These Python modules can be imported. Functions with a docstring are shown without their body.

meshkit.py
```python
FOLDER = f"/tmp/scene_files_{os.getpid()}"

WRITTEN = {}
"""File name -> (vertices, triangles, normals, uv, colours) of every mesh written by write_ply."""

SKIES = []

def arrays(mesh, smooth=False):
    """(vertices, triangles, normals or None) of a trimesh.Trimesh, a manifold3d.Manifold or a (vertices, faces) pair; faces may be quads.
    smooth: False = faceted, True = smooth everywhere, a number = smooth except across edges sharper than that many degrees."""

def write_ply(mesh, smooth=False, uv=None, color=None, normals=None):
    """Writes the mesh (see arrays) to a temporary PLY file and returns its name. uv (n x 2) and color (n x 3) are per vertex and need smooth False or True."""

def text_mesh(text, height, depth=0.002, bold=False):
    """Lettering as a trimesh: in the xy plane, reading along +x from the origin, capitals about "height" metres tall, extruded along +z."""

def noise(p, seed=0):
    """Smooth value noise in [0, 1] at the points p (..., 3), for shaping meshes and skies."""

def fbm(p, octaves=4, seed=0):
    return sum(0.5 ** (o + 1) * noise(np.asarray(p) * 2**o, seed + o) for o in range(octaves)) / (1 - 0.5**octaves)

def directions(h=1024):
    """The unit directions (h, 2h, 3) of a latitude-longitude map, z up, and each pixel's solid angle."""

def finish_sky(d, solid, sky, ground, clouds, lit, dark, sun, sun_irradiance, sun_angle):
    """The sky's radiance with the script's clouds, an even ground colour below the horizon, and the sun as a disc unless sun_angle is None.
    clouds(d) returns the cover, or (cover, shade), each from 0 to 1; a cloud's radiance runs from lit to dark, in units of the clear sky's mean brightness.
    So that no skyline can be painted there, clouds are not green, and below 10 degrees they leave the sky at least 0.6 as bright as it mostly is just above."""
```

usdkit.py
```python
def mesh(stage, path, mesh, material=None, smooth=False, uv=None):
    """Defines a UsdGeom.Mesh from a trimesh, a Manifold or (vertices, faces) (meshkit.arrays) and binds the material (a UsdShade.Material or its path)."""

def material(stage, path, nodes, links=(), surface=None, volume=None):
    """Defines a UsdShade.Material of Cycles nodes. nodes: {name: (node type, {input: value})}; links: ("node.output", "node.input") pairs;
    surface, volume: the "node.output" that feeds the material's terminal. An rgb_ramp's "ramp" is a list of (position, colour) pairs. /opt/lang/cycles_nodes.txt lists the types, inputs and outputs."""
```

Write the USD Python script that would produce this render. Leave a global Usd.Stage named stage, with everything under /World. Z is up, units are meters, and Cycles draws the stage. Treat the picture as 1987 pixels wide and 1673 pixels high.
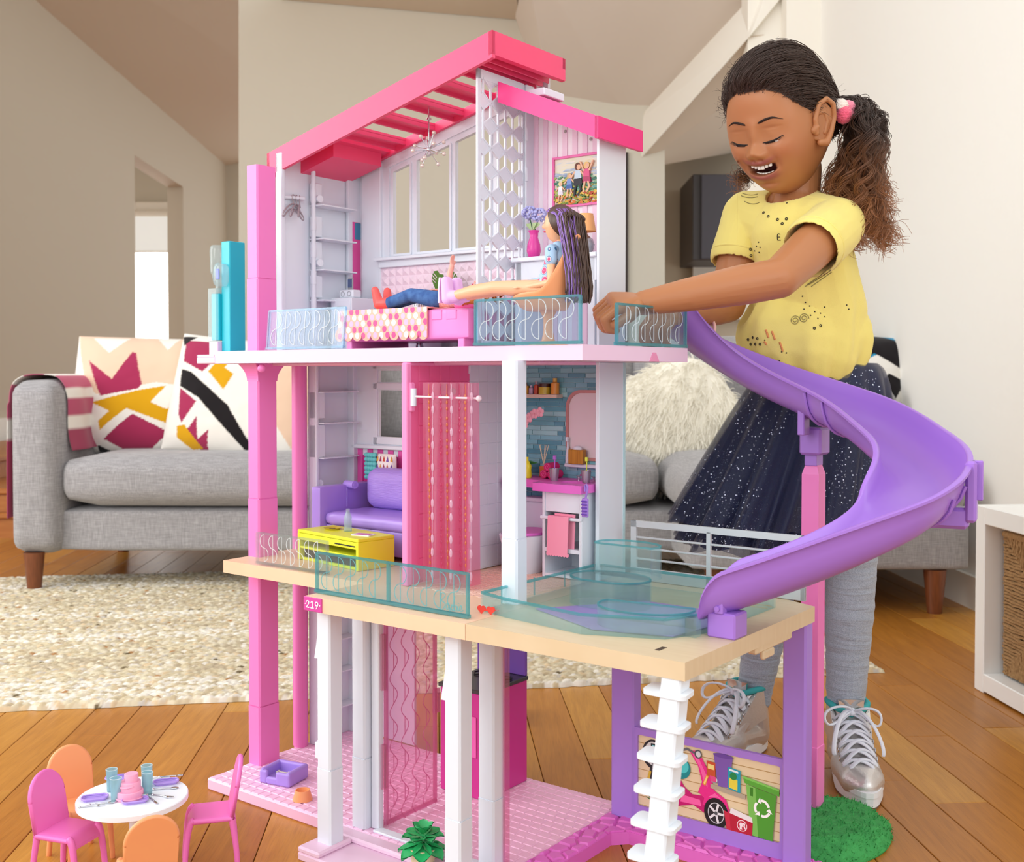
import math, random
import numpy as np, trimesh, manifold3d as m3d
import usdkit, meshkit
from scipy.interpolate import CubicSpline
from scipy.spatial import cKDTree, Voronoi, ConvexHull
from shapely.geometry import Polygon, Point, box as sbox, LineString
from shapely.ops import unary_union
from shapely import affinity
from pxr import Usd, UsdGeom, UsdLux, UsdShade, Gf, Sdf, Vt

stage = Usd.Stage.CreateInMemory()
UsdGeom.SetStageUpAxis(stage, 'Z')
UsdGeom.Xform.Define(stage, '/World')
UsdGeom.Scope.Define(stage, '/World/Looks')
random.seed(5); R = np.random.default_rng(11); PI = math.pi

# ---------------------------------------------------------------- camera, lights, exposure
FPX, CX, CY, EYE, PITCH = 2150.0, 993.5, 774.0, 0.64, math.radians(1.3)
cam = UsdGeom.Camera.Define(stage, '/World/Camera')
cam.CreateHorizontalApertureAttr(36.0); cam.CreateVerticalApertureAttr(36.0 * 1673 / 1987)
cam.CreateFocalLengthAttr(36.0 * FPX / 1987)
cam.CreateVerticalApertureOffsetAttr((CY - 836.5) * 36.0 / 1987)
cam.CreateFStopAttr(10.0); cam.CreateFocusDistanceAttr(1.5)
cam.CreateClippingRangeAttr(Gf.Vec2f(0.05, 200))
cam.AddTranslateOp().Set(Gf.Vec3d(0, 0, EYE)); cam.AddRotateXOp().Set(90 - math.degrees(PITCH))
cam.CreateExposureAttr(0.0)

dome = UsdLux.DomeLight.Define(stage, '/World/daylight_dome')
dome.CreateIntensityAttr(0.40); dome.CreateColorAttr(Gf.Vec3f(0.96, 0.985, 1.0))

def rect_light(name, pos, target, w, h, power, color):
    l = UsdLux.RectLight.Define(stage, '/World/' + name)
    l.CreateWidthAttr(w); l.CreateHeightAttr(h); l.CreateIntensityAttr(power); l.CreateColorAttr(Gf.Vec3f(*color))
    d = np.array(target, float) - np.array(pos, float); d /= np.linalg.norm(d)
    up = np.array([0, 0, 1.0]); x = np.cross(d, up); x /= np.linalg.norm(x); y = np.cross(x, d)
    m = Gf.Matrix4d(*x, 0, *y, 0, *(-d), 0, *pos, 1)
    l.AddTransformOp().Set(m)
# tall windows of the room behind and to the left of the camera
rect_light('window_light_left', (-2.6, -0.9, 1.75), (0.1, 1.7, 0.5), 1.9, 1.7, 4.1, (1.0, 0.985, 0.96))
rect_light('window_light_side', (-3.0, 1.9, 1.5), (1.0, 2.4, .7), 1.8, 1.7, 5.0, (1.0, 0.985, 0.96))
rect_light('window_light_behind', (1.7, -1.9, 2.0), (0.2, 2.0, 0.6), 2.2, 1.6, 2.2, (0.97, 0.985, 1.0))

def ray(px, py):
    x, y = (px - CX) / FPX, -(py - CY) / FPX
    c, s = math.cos(PITCH), math.sin(PITCH)
    return np.array([x, c + y * s, -s + y * c])
def at_z(px, py, z):
    d = ray(px, py); return np.array([0, 0, EYE]) + d * ((z - EYE) / d[2])
def at_y(px, py, Y):
    d = ray(px, py); return np.array([0, 0, EYE]) + d * (Y / d[1])
# the doll's house frame: u along its front to the right, v into its depth, origin at the front right corner of its upper floor
HU, HV, HS = np.array([.797, -.604]), np.array([.604, .797]), np.array([.0852, 1.337])
HROT = math.degrees(math.atan2(-.604, .797))
def hw(u, v, z=0.0):
    q = HS + u * HU + v * HV; return np.array([q[0], q[1], z])
def huv(p):
    q = np.asarray(p, float)[:2] - HS; return float(q @ HU), float(q @ HV)

# ---------------------------------------------------------------- materials
def lin(h):
    if not isinstance(h, str): return tuple(h)
    h = h.lstrip('#'); c = np.array([int(h[i:i + 2], 16) for i in (0, 2, 4)]) / 255.0
    return tuple(np.where(c <= .04045, c / 12.92, ((c + .055) / 1.055) ** 2.4))
MATS = {}
def mat(name, color='#ffffff', rough=.4, metal=0, spec=.5, coat=0, trans=0, ior=1.45, sheen=0, sss=0, sss_r=(1, .35, .2), sss_s=.01, emit=None, emit_s=1,
        bump=0, bscale=400, bstretch=(1, 1, 1), bdist=.002, vcol=False, vary=None, vscale=30, alpha=1, vstretch=(1, 1, 1)):
    if name in MATS: return MATS[name]
    p = {'roughness': rough, 'metallic': metal, 'specular_ior_level': spec}
    if coat: p['coat_weight'] = coat; p['coat_roughness'] = .08
    if trans: p['transmission_weight'] = trans; p['ior'] = ior
    if sheen: p['sheen_weight'] = sheen
    if sss: p['subsurface_weight'] = sss; p['subsurface_radius'] = sss_r; p['subsurface_scale'] = sss_s
    if emit: p['emission_color'] = lin(emit); p['emission_strength'] = emit_s
    if alpha < 1: p['alpha'] = alpha
    p['base_color'] = lin(color)
    n, l = {'p': ('principled_bsdf', p)}, []
    if vcol:
        n['a'] = ('attribute', {'attribute': 'Col'}); l.append(('a.color', 'p.base_color'))
    if vary or bump:
        n['tc'] = ('texture_coordinate', {})
    if vary:
        n['vm'] = ('mapping', {'scale': vstretch}); l.append(('tc.object', 'vm.vector'))
        n['vn'] = ('noise_texture', {'scale': vscale, 'detail': 4}); l.append(('vm.vector', 'vn.vector'))
        n['vr'] = ('rgb_ramp', {'ramp': [(.3, lin(color)), (.7, lin(vary))]}); l += [('vn.fac', 'vr.fac'), ('vr.color', 'p.base_color')]
    if bump:
        n['bm'] = ('mapping', {'scale': bstretch}); l.append(('tc.object', 'bm.vector'))
        n['bn'] = ('noise_texture', {'scale': bscale, 'detail': 3}); l.append(('bm.vector', 'bn.vector'))
        n['b'] = ('bump', {'strength': bump, 'distance': bdist}); l += [('bn.fac', 'b.height'), ('b.normal', 'p.normal')]
    MATS[name] = usdkit.material(stage, '/World/Looks/' + name, n, l, surface='p.BSDF')
    return MATS[name]
def custom(name, nodes, links, surface):
    MATS[name] = usdkit.material(stage, '/World/Looks/' + name, nodes, links, surface=surface); return MATS[name]

def pane(name, color, fac=.25, rough=.12, white=.25):
    """tinted see-through plastic: clear tint + a little body + gloss"""
    return custom(name, {
        't': ('transparent_bsdf', {'color': tuple(np.sqrt(np.array(lin(color))))}), 'd': ('translucent_bsdf', {'color': lin(color)}), 'd2': ('diffuse_bsdf', {'color': lin(color)}),
        'm0': ('mix_closure', {'fac': .6}), 'm1': ('mix_closure', {'fac': white}), 'g': ('glossy_bsdf', {'roughness': rough, 'color': (1, 1, 1)}),
        'm2': ('mix_closure', {'fac': .045})},
        [('d.BSDF', 'm0.closure1'), ('d2.BSDF', 'm0.closure2'), ('t.BSDF', 'm1.closure1'), ('m0.closure', 'm1.closure2'), ('m1.closure', 'm2.closure1'), ('g.BSDF', 'm2.closure2')], 'm2.closure')

# ---------------------------------------------------------------- mesh builder
_cnt = {}
def numbered(parent, name):
    k = (parent, name); n = _cnt.get(k, 0); _cnt[k] = n + 1
    return f'{parent}/{name}' if n == 0 else f'{parent}/{name}_{n:03d}'
def tag(prim, label=None, cat=None, group=None, kind=None):
    for k, v in (('label', label), ('category', cat), ('group', group), ('kind', kind)):
        if v: prim.SetCustomDataByKey(k, v)
    return prim
def path_of(p): return str(p.GetPath()) if hasattr(p, 'GetPath') else (p or '/World')
def thing(name, label, cat, loc=(0, 0, 0), rot=0.0, group=None, kind=None, axis='z'):
    x = UsdGeom.Xform.Define(stage, numbered('/World', name))
    x.AddTranslateOp().Set(Gf.Vec3d(*map(float, loc))); x.AddRotateZOp().Set(float(rot))
    return tag(x.GetPrim(), label, cat, group, kind)
def hthing(name, label, cat, u, v, z, rot=0.0, **k): return thing(name, label, cat, hw(u, v, z), HROT + rot, **k)
def copy_of(src, loc, rot, label, group=None):
    d = src.GetCustomData()
    base = src.GetName().rstrip('0123456789').rstrip('_') if src.GetName()[-3:].isdigit() else src.GetName()
    x = UsdGeom.Xform.Define(stage, numbered('/World', base)); p = x.GetPrim()
    p.GetReferences().AddInternalReference(src.GetPath())
    x = UsdGeom.Xform(p)
    x.ClearXformOpOrder()
    t = [o for o in (p.GetAttribute('xformOp:translate'), p.GetAttribute('xformOp:rotateZ'))]
    t[0].Set(Gf.Vec3d(*map(float, loc))); t[1].Set(float(rot))
    p.GetAttribute('xformOpOrder').Set(Vt.TokenArray(['xformOp:translate', 'xformOp:rotateZ']))
    tag(p, label, d.get('category'), group or d.get('group')); p.SetInstanceable(True)
    return p

def put(parent, name, mesh, m, smooth=30, label=None, kind=None, col=None, cat=None, group=None):
    path = numbered(path_of(parent), name)
    if isinstance(mesh, tuple):                       # drop unreferenced points
        v, f = np.asarray(mesh[0], float), np.asarray(mesh[1], int)
        if f.shape[1] == 4: f = np.vstack([f[:, [0, 1, 2]], f[:, [0, 2, 3]]])
        used = np.unique(f)
        if len(used) < len(v):
            re_ = np.zeros(len(v), int); re_[used] = np.arange(len(used)); v, f = v[used], re_[f]
            if col is not None: col = np.asarray(col)[used]
        mesh = (v, f)
    if col is not None:
        v, f = np.asarray(mesh[0], float), np.asarray(mesh[1], int)
        g = usdkit.mesh(stage, path, (v, f), m, smooth=smooth if smooth in (True, False) else False)
        UsdGeom.PrimvarsAPI(g).CreatePrimvar('Col', Sdf.ValueTypeNames.Color3fArray, 'vertex').Set(Vt.Vec3fArray.FromNumpy(np.asarray(col, np.float32)))
    else:
        g = usdkit.mesh(stage, path, mesh, m, smooth=smooth)
    return tag(g.GetPrim(), label, cat, group, kind)

def basis(d):
    d = np.asarray(d, float); d = d / (np.linalg.norm(d) + 1e-12)
    a = np.array([0, 0, 1.0]) if abs(d[2]) < .9 else np.array([1.0, 0, 0])
    x = np.cross(a, d); x /= np.linalg.norm(x); return x, np.cross(d, x), d

class MB:
    def __init__(s): s.v, s.f, s.c, s.n, s.cur = [], [], [], 0, None
    def add(s, v, f, c=None):
        v = np.asarray(v, float); f = np.asarray(f, int)
        if f.shape[1] == 4: f = np.vstack([f[:, [0, 1, 2]], f[:, [0, 2, 3]]])
        s.v.append(v); s.f.append(f + s.n); s.n += len(v)
        c = c if c is not None else s.cur
        if c is not None: s.c.append(np.tile(lin(c), (len(v), 1)) if np.ndim(c) < 2 else np.asarray(c))
        return s
    def tm(s, m, c=None): return s.add(m.vertices, m.faces, c)
    def hull(s, pts, c=None):
        h = ConvexHull(np.asarray(pts, float)); P = np.asarray(pts, float)[h.vertices]
        idx = -np.ones(len(pts), int); idx[h.vertices] = np.arange(len(h.vertices))
        F = idx[h.simplices]; ctr = P.mean(0)
        n = np.cross(P[F[:, 1]] - P[F[:, 0]], P[F[:, 2]] - P[F[:, 0]])
        flip = (n * (P[F].mean(1) - ctr)).sum(1) < 0; F[flip] = F[flip][:, ::-1]
        return s.add(P, F, c)
    def box(s, a, b, bev=.0008, c=None, T=None):
        a, b = np.minimum(a, b).astype(float), np.maximum(a, b).astype(float)
        bev = min(bev, .45 * float((b - a).min()))
        pts = []
        for i in range(8):
            q = np.array([(a, b)[i >> k & 1][k] for k in range(3)]); sg = np.array([1 if i >> k & 1 else -1 for k in range(3)])
            if bev <= 0: pts.append(q); continue
            for k in range(3):
                o = -sg * bev; o[k] = 0; pts.append(q + o)
        pts = np.array(pts)
        if T is not None: pts = T(pts)
        return s.hull(pts, c)
    def obox(s, ctr, x, y, z, bev=.0008, c=None):
        """box with half-axes x, y, z (vectors)"""
        ctr, A = np.asarray(ctr, float), [np.asarray(k, float) for k in (x, y, z)]
        L = [np.linalg.norm(k) for k in A]; E = [k / l for k, l in zip(A, L)]
        return s.box([-l for l in L], L, bev, c, T=lambda p: ctr + p @ np.array(E))
    def cyl(s, p, q, r, r2=None, n=16, c=None, cap=True):
        p, q = np.asarray(p, float), np.asarray(q, float); r2 = r if r2 is None else r2
        x, y, d = basis(q - p); a = np.arange(n) * 2 * PI / n
        ring = np.cos(a)[:, None] * x + np.sin(a)[:, None] * y
        v = np.vstack([p + ring * r, q + ring * r2, [p], [q]]); i = np.arange(n); j = (i + 1) % n
        f = np.vstack([np.stack([i, j, j + n], 1), np.stack([i, j + n, i + n], 1)])
        if cap: f = np.vstack([f, np.stack([np.full(n, 2 * n), j, i], 1), np.stack([np.full(n, 2 * n + 1), i + n, j + n], 1)])
        return s.add(v, f, c)
    def tube(s, P, r, n=8, closed=False, c=None, flat=None):
        P = np.asarray(P, float); m = len(P); r = np.broadcast_to(r, (m,))
        t = np.roll(P, -1, 0) - np.roll(P, 1, 0)
        if not closed: t[0] = P[1] - P[0]; t[-1] = P[-1] - P[-2]
        t /= np.linalg.norm(t, axis=1)[:, None] + 1e-12
        x, y, _ = basis(t[0]); X = [x]
        for k in range(1, m):
            xx = X[-1] - t[k] * (X[-1] @ t[k]); X.append(xx / (np.linalg.norm(xx) + 1e-12))
        X = np.array(X); Y = np.cross(t, X); a = np.arange(n) * 2 * PI / n
        sx, sy = flat or (1, 1)
        v = P[:, None] + r[:, None, None] * (sx * np.cos(a)[None, :, None] * X[:, None] + sy * np.sin(a)[None, :, None] * Y[:, None])
        v = v.reshape(-1, 3); f = []
        for k in range(m if closed else m - 1):
            i = np.arange(n); j = (i + 1) % n; k2 = (k + 1) % m
            f.append(np.stack([k * n + i, k * n + j, k2 * n + j, k2 * n + i], 1))
        f = np.vstack(f); f = np.vstack([f[:, [0, 1, 2]], f[:, [0, 2, 3]]])
        if not closed:
            v = np.vstack([v, P[:1], P[-1:]]); i = np.arange(n); j = (i + 1) % n
            f = np.vstack([f, np.stack([np.full(n, m * n), j, i], 1), np.stack([np.full(n, m * n + 1), (m - 1) * n + i, (m - 1) * n + j], 1)])
        return s.add(v, f, c)
    def lathe(s, prof, ctr=(0, 0, 0), n=28, c=None, sx=1, sy=1):
        prof = np.asarray(prof, float); m = len(prof); a = np.arange(n) * 2 * PI / n
        v = np.stack([prof[:, :1] * np.cos(a) * sx, prof[:, :1] * np.sin(a) * sy, np.repeat(prof[:, 1:], n, 1)], -1).reshape(-1, 3) + np.asarray(ctr, float)
        f = []
        for k in range(m - 1):
            i = np.arange(n); j = (i + 1) % n
            f += [np.stack([k * n + i, k * n + j, (k + 1) * n + j], 1), np.stack([k * n + i, (k + 1) * n + j, (k + 1) * n + i], 1)]
        return s.add(v, np.vstack(f), c)
    def ball(s, ctr, r, sub=2, c=None, scale=(1, 1, 1)):
        m = trimesh.creation.icosphere(sub, 1.0); return s.add(m.vertices * np.asarray(scale) * r + np.asarray(ctr, float), m.faces, c)
    def prism(s, poly, z0, z1, T=None, c=None):
        """poly: shapely polygon or points; extruded along local z; T maps (x, y, z) rows to space"""
        g = poly if hasattr(poly, 'geom_type') else Polygon(poly)
        for q in getattr(g, 'geoms', [g]):
            if q.is_empty or q.area < 1e-12: continue
            m = trimesh.creation.extrude_polygon(q, z1 - z0, engine='earcut'); v = np.array(m.vertices); v[:, 2] += z0
            f = np.array(m.faces)
            if T is not None:
                v2 = T(v)
                a = np.cross(v2[f[:, 1]] - v2[f[:, 0]], v2[f[:, 2]] - v2[f[:, 0]])
                vol = (v2[f[:, 0]] * np.cross(v2[f[:, 1]], v2[f[:, 2]])).sum()
                if vol - (v2.mean(0) * a).sum() < 0: f = f[:, ::-1]
                v = v2
            s.add(v, f, c)
        return s
    def xf(s, M):
        M = np.asarray(M, float)
        s.v = [v @ M[:3, :3].T + M[:3, 3] for v in s.v]; return s
    def mesh(s): return np.vstack(s.v), np.vstack(s.f)
    def put(s, parent, name, m, smooth=30, **k):
        if s.c:
            v, f = s.mesh(); c = np.vstack(s.c)
            if smooth is not True: v, c, f = v[f].reshape(-1, 3), c[f].reshape(-1, 3), np.arange(f.size).reshape(-1, 3)
            return put(parent, name, (v, f), m, smooth=smooth is True, col=c, **k)
        return put(parent, name, s.mesh(), m, smooth=smooth, **k)

def rounded(x0, y0, x1, y1, r, n=6):
    return sbox(x0 + r, y0 + r, x1 - r, y1 - r).buffer(r, quad_segs=n)
def Tv(u0):   # local (x, y, z) -> panel standing along v at u0: x = v, y = height, z = thickness along u
    return lambda p: np.stack([u0 + p[:, 2], p[:, 0], p[:, 1]], 1)
def Tu(v0):   # panel standing along u at v0: x = u, y = height, z = thickness along v (towards the front = negative)
    return lambda p: np.stack([p[:, 0], v0 - p[:, 2], p[:, 1]], 1)
def bezier(P, n=24):
    P = np.asarray(P, float); cs = CubicSpline(np.linspace(0, 1, len(P)), P); return cs(np.linspace(0, 1, n))
def arc(cx, cy, r, a0, a1, n=14):
    a = np.radians(np.linspace(a0, a1, n)); return np.stack([cx + r * np.cos(a), cy + r * np.sin(a)], 1)
def merge(m):
    t = trimesh.Trimesh(*m, process=True); return t
def union(parts):
    return m3d.Manifold.batch_boolean(parts, m3d.OpType.Add)
def mball(c, r, n=24): return m3d.Manifold.sphere(float(r), n).translate([float(x) for x in c])
def bone(a, ra, b, rb, n=24): return m3d.Manifold.batch_hull([mball(a, ra, n), mball(b, rb, n)])
def chain(P, r): return [bone(P[i], r[i], P[i + 1], r[i + 1]) for i in range(len(P) - 1)]
def soft(parts, edge=.006, it=12):
    m = union(parts).refine_to_length(edge).to_mesh()
    t = trimesh.Trimesh(m.vert_properties[:, :3], m.tri_verts, process=True)
    trimesh.smoothing.filter_taubin(t, lamb=.5, nu=.52, iterations=it); return t
def cushion(a, b, r=.05, puff=.02, n=22, dome=(1, 1, 1)):
    """soft box between corners a and b with rounded edges"""
    a, b = np.asarray(a, float), np.asarray(b, float); c, h = (a + b) / 2, (b - a) / 2
    m = trimesh.creation.box((2, 2, 2)).subdivide().subdivide().subdivide().subdivide()
    v = np.array(m.vertices); q = v * h
    core = np.clip(q, -(h - r), h - r); d = q - core; L = np.linalg.norm(d, axis=1)[:, None]
    on = core + d / np.maximum(L, 1e-9) * r * (L > 1e-9)
    on = np.where(L > 1e-9, on, q)
    u = v
    for k in range(3):
        o = [j for j in range(3) if j != k]
        on[:, k] += np.sign(u[:, k]) * puff * dome[k] * (np.abs(u[:, k]) ** 6) * (1 - u[:, o[0]] ** 2) * (1 - u[:, o[1]] ** 2)
    return on + c, m.faces
def curves(parent, name, pts, cnt, wid, m, kind='stuff', label=None, col=None):
    g = UsdGeom.BasisCurves.Define(stage, numbered(path_of(parent), name))
    g.CreateTypeAttr('linear'); g.CreatePointsAttr(Vt.Vec3fArray.FromNumpy(np.asarray(pts, np.float32))); g.CreateCurveVertexCountsAttr(Vt.IntArray.FromNumpy(np.asarray(cnt, np.int32)))
    g.CreateWidthsAttr(Vt.FloatArray.FromNumpy(np.asarray(wid, np.float32))); g.SetWidthsInterpolation('vertex')
    if col is not None: UsdGeom.PrimvarsAPI(g).CreatePrimvar('Col', Sdf.ValueTypeNames.Color3fArray, 'vertex').Set(Vt.Vec3fArray.FromNumpy(np.asarray(col, np.float32)))
    UsdShade.MaterialBindingAPI.Apply(g.GetPrim()).Bind(m); tag(g.GetPrim(), label, kind=kind); return g
def plastic(name, c, rough=.38, **k): return mat(name, c, rough, spec=.45, **k)
def rbox(mb, a, b, r=.004, c=None):
    v, f = cushion(a, b, min(r, .45 * float(np.min(np.abs(np.subtract(b, a))))), 0); return mb.add(v, f, c)
CHROME = mat('chrome', '#d8d8dc', .18, metal=1)
# ---------------------------------------------------------------- the room
wall_m = mat('wall_cream', '#c4b6a0', .75, bump=.15, bscale=60, bdist=.004)
wall_b = mat('wall_beige', '#cfc8b8', .75, bump=.15, bscale=60, bdist=.004)
ceil_m = mat('ceiling_paint', '#d8c8b4', .8, bump=.12, bscale=40, bdist=.004)
trim_m = mat('trim_white', '#efe9dd', .55)
wood_t = custom('oak_planks', {
    'tc': ('texture_coordinate', {}), 'mp': ('mapping', {'rotation': (0, 0, -.069), 'scale': (26, 2.0, 1)}), 'n': ('noise_texture', {'scale': 3.0, 'detail': 6, 'roughness': .62, 'distortion': .4}),
    'mp2': ('mapping', {'rotation': (0, 0, -.069), 'scale': (150, 7, 1)}), 'n2': ('noise_texture', {'scale': 3.0, 'detail': 3}),
    'oi': ('object_info', {}), 'r': ('rgb_ramp', {'ramp': [(.25, lin('#b27a2e')), (.55, lin('#c48a38')), (.8, lin('#cf9743'))]}),
    'r2': ('rgb_ramp', {'ramp': [(0, lin('#d2b492')), (.5, lin('#e6cba8')), (1, lin('#ffffff'))]}), 'mx': ('mix_color', {'blend_type': 'multiply', 'fac': .75}),
    'r3': ('rgb_ramp', {'ramp': [(.35, (.72, .68, .64)), (.5, (1, 1, 1))]}), 'mx2': ('mix_color', {'blend_type': 'multiply', 'fac': .35}),
    'b': ('bump', {'strength': .12, 'distance': .001}), 'p': ('principled_bsdf', {'roughness': .34, 'specular_ior_level': .42})},
    [('tc.object', 'mp.vector'), ('mp.vector', 'n.vector'), ('tc.object', 'mp2.vector'), ('mp2.vector', 'n2.vector'), ('n.fac', 'r.fac'), ('oi.random', 'r2.fac'), ('r.color', 'mx.a'), ('r2.color', 'mx.b'),
     ('n2.fac', 'r3.fac'), ('mx.result', 'mx2.a'), ('r3.color', 'mx2.b'), ('mx2.result', 'p.base_color'), ('n2.fac', 'b.height'), ('b.normal', 'p.normal')], 'p.BSDF')
gap_m = mat('plank_gap', '#6a4020', .8)

def structure(name, mb, m, parent=None, smooth=False, label=None):
    p = mb.put(parent, name, m, smooth=smooth, label=label)
    if parent is None: p.SetCustomDataByKey('kind', 'structure')
    return p
fl = structure('floor', MB().box((-5.2, -.5, -.04), (2.2, 13.2, -.0035), 0), gap_m, label='orange brown oak plank floor')
pa, pd = np.array([1, .069, 0]) / 1.00238, np.array([-.069, 1, 0]) / 1.00238
W_ = .0817; r0 = np.random.default_rng(3)
for k in range(-33, 25):
    s = 1.12 + r0.uniform(-.9, 0)
    off = (-.4030 + .0)                       # phase taken from the board joints at the left of the picture
    while s < 4.5:
        L = r0.uniform(.75, 1.5); e = min(s + L, 4.6)
        if e > 1.15:
            c = pa * (off + (k + .5) * W_) + pd * ((max(s, 1.0) + e) / 2)
            b = MB().obox(c + [0, 0, -.006], pa * (W_ / 2 - .0006), pd * ((e - max(s, 1.0)) / 2 - .0006), (0, 0, .006), .0009)
            if c[1] > .9 and -2.6 < c[0] and c[0] < 1.6 and c[0] > -.62 * c[1] - .5: b.put(fl, 'plank', wood_t)
        s = e
MB().box((-5.2, 4.6, -.01), (2.2, 13.0, 0), 0).put(fl, 'plank', wood_t)
MB().box((-5.2, -.4, -.01), (-2.6, 4.6, -.001), 0).put(fl, 'plank', wood_t)
MB().box((-2.6, -.4, -.01), (2.2, .95, -.001), 0).put(fl, 'plank', wood_t)

# left wall with its doorway: runs nearly straight away from the camera
def wl(Y, z, d=0.0): return np.array([-2.504 - .041 * Y - d, Y, z])
def slab_poly(mb, polys, a, b):
    """front face polygon through a(p), back through b(p)"""
    for q in polys:
        mb.hull([a(*p) for p in q] + [b(*p) for p in q])
    return mb
DY0, DY1, DZ = 8.4, 9.83, 2.29
m = slab_poly(MB(), [[(3.6, -.05), (DY0, -.05), (DY0, 2.81), (3.6, 2.81)], [(DY0, DZ), (DY1, DZ), (DY1, 2.81), (DY0, 2.81)], [(DY1, -.05), (13.2, -.05), (13.2, 2.81), (DY1, 2.81)]], lambda Y, z: wl(Y, z), lambda Y, z: wl(Y, z, .14))
structure('wall_left', m, wall_m, label='cream left wall with a tall open doorway')
structure('baseboard_left', MB().hull([wl(Y, z, d) for Y in (3.6, DY0) for z in (.28, .40) for d in (-.02, .001)]), trim_m)
# room beyond the doorway with a bright window and a half lowered blind
structure('wall_far', MB().box((-6.4, 11.6, 0), (-2.7, 11.7, 3.0), 0), wall_b, label='wall of the room seen through the doorway')
win = structure('window_1', MB().box((-4.9, 11.52, .3), (-3.0, 11.6, .36), .005).box((-4.9, 11.52, 2.33), (-3.0, 11.6, 2.42), .005).box((-4.9, 11.52, .3), (-4.83, 11.6, 2.42), .005).box((-3.08, 11.52, .3), (-3.0, 11.6, 2.42), .005), trim_m)
MB().box((-4.83, 11.56, .36), (-3.08, 11.58, 2.33), 0).put(win, 'pane', mat('bright_pane', '#ffffff', .5, emit='#ffffff', emit_s=3.2), label='glowing daylight pane')
bl = thing('roller_blind', 'half lowered white roller blind in the window beyond the doorway', 'blind', (-3.95, 11.5, 2.0))
MB().box((-.9, -.008, -.09), (.9, 0, .27), .002).put(bl, 'fabric', mat('blind_fabric', '#cfcfca', .8, emit='#e8e8e4', emit_s=.55))
MB().cyl((-.92, 0, .3), (.92, 0, .3), .035).put(bl, 'roller', trim_m); MB().box((-.9, -.015, -.11), (.9, .005, -.09), .003).put(bl, 'hem_bar', trim_m)
structure('wall_hall', MB().box((-6.4, 8.0, 0), (-6.3, 11.6, 3.0), 0), wall_b)
structure('ceiling_hall', MB().box((-6.4, 8.0, 2.9), (-2.98, 11.7, 3.0), 0), ceil_m)

# steps at the far left, below the baseboard
step_m = mat('stair_wood', '#a8642a', .4, vary='#bb7a3a', vscale=8, vstretch=(1, 8, 8))
for k, (z, x1) in enumerate(((.10, -1.62), (.195, -1.90), (.29, -2.18))):
    st = thing('wooden_step', ['lowest brown wooden step behind the left arm of the grey sofa', 'middle brown wooden step behind the left arm of the grey sofa', 'top brown wooden step below the white baseboard at far left'][k], 'step', (0, 0, 0), group=None)
    MB().box((-2.66, 4.3, 0 if k == 0 else z - .094), (x1, 8.0, z - .022), 0).put(st, 'riser', step_m); MB().box((-2.66, 4.28, z - .022), (x1 + .02, 8.0, z), .004).put(st, 'tread', step_m)

# big beige wall facing the camera, its left edge free
structure('wall_back', MB().hull([at_y(463, y, 5.2) + [0, dy, 0] for y in (0, 1100) for dy in (0, .2)] + [at_y(463, -60, 5.2), at_y(1290, 60, 5.2), at_y(1290, 60, 5.2) + [0, .2, 0], at_y(1290, 1050, 5.2), at_y(1290, 1050, 5.2) + [0, .2, 0]]), wall_b, label='big beige wall behind the sofa')
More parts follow.
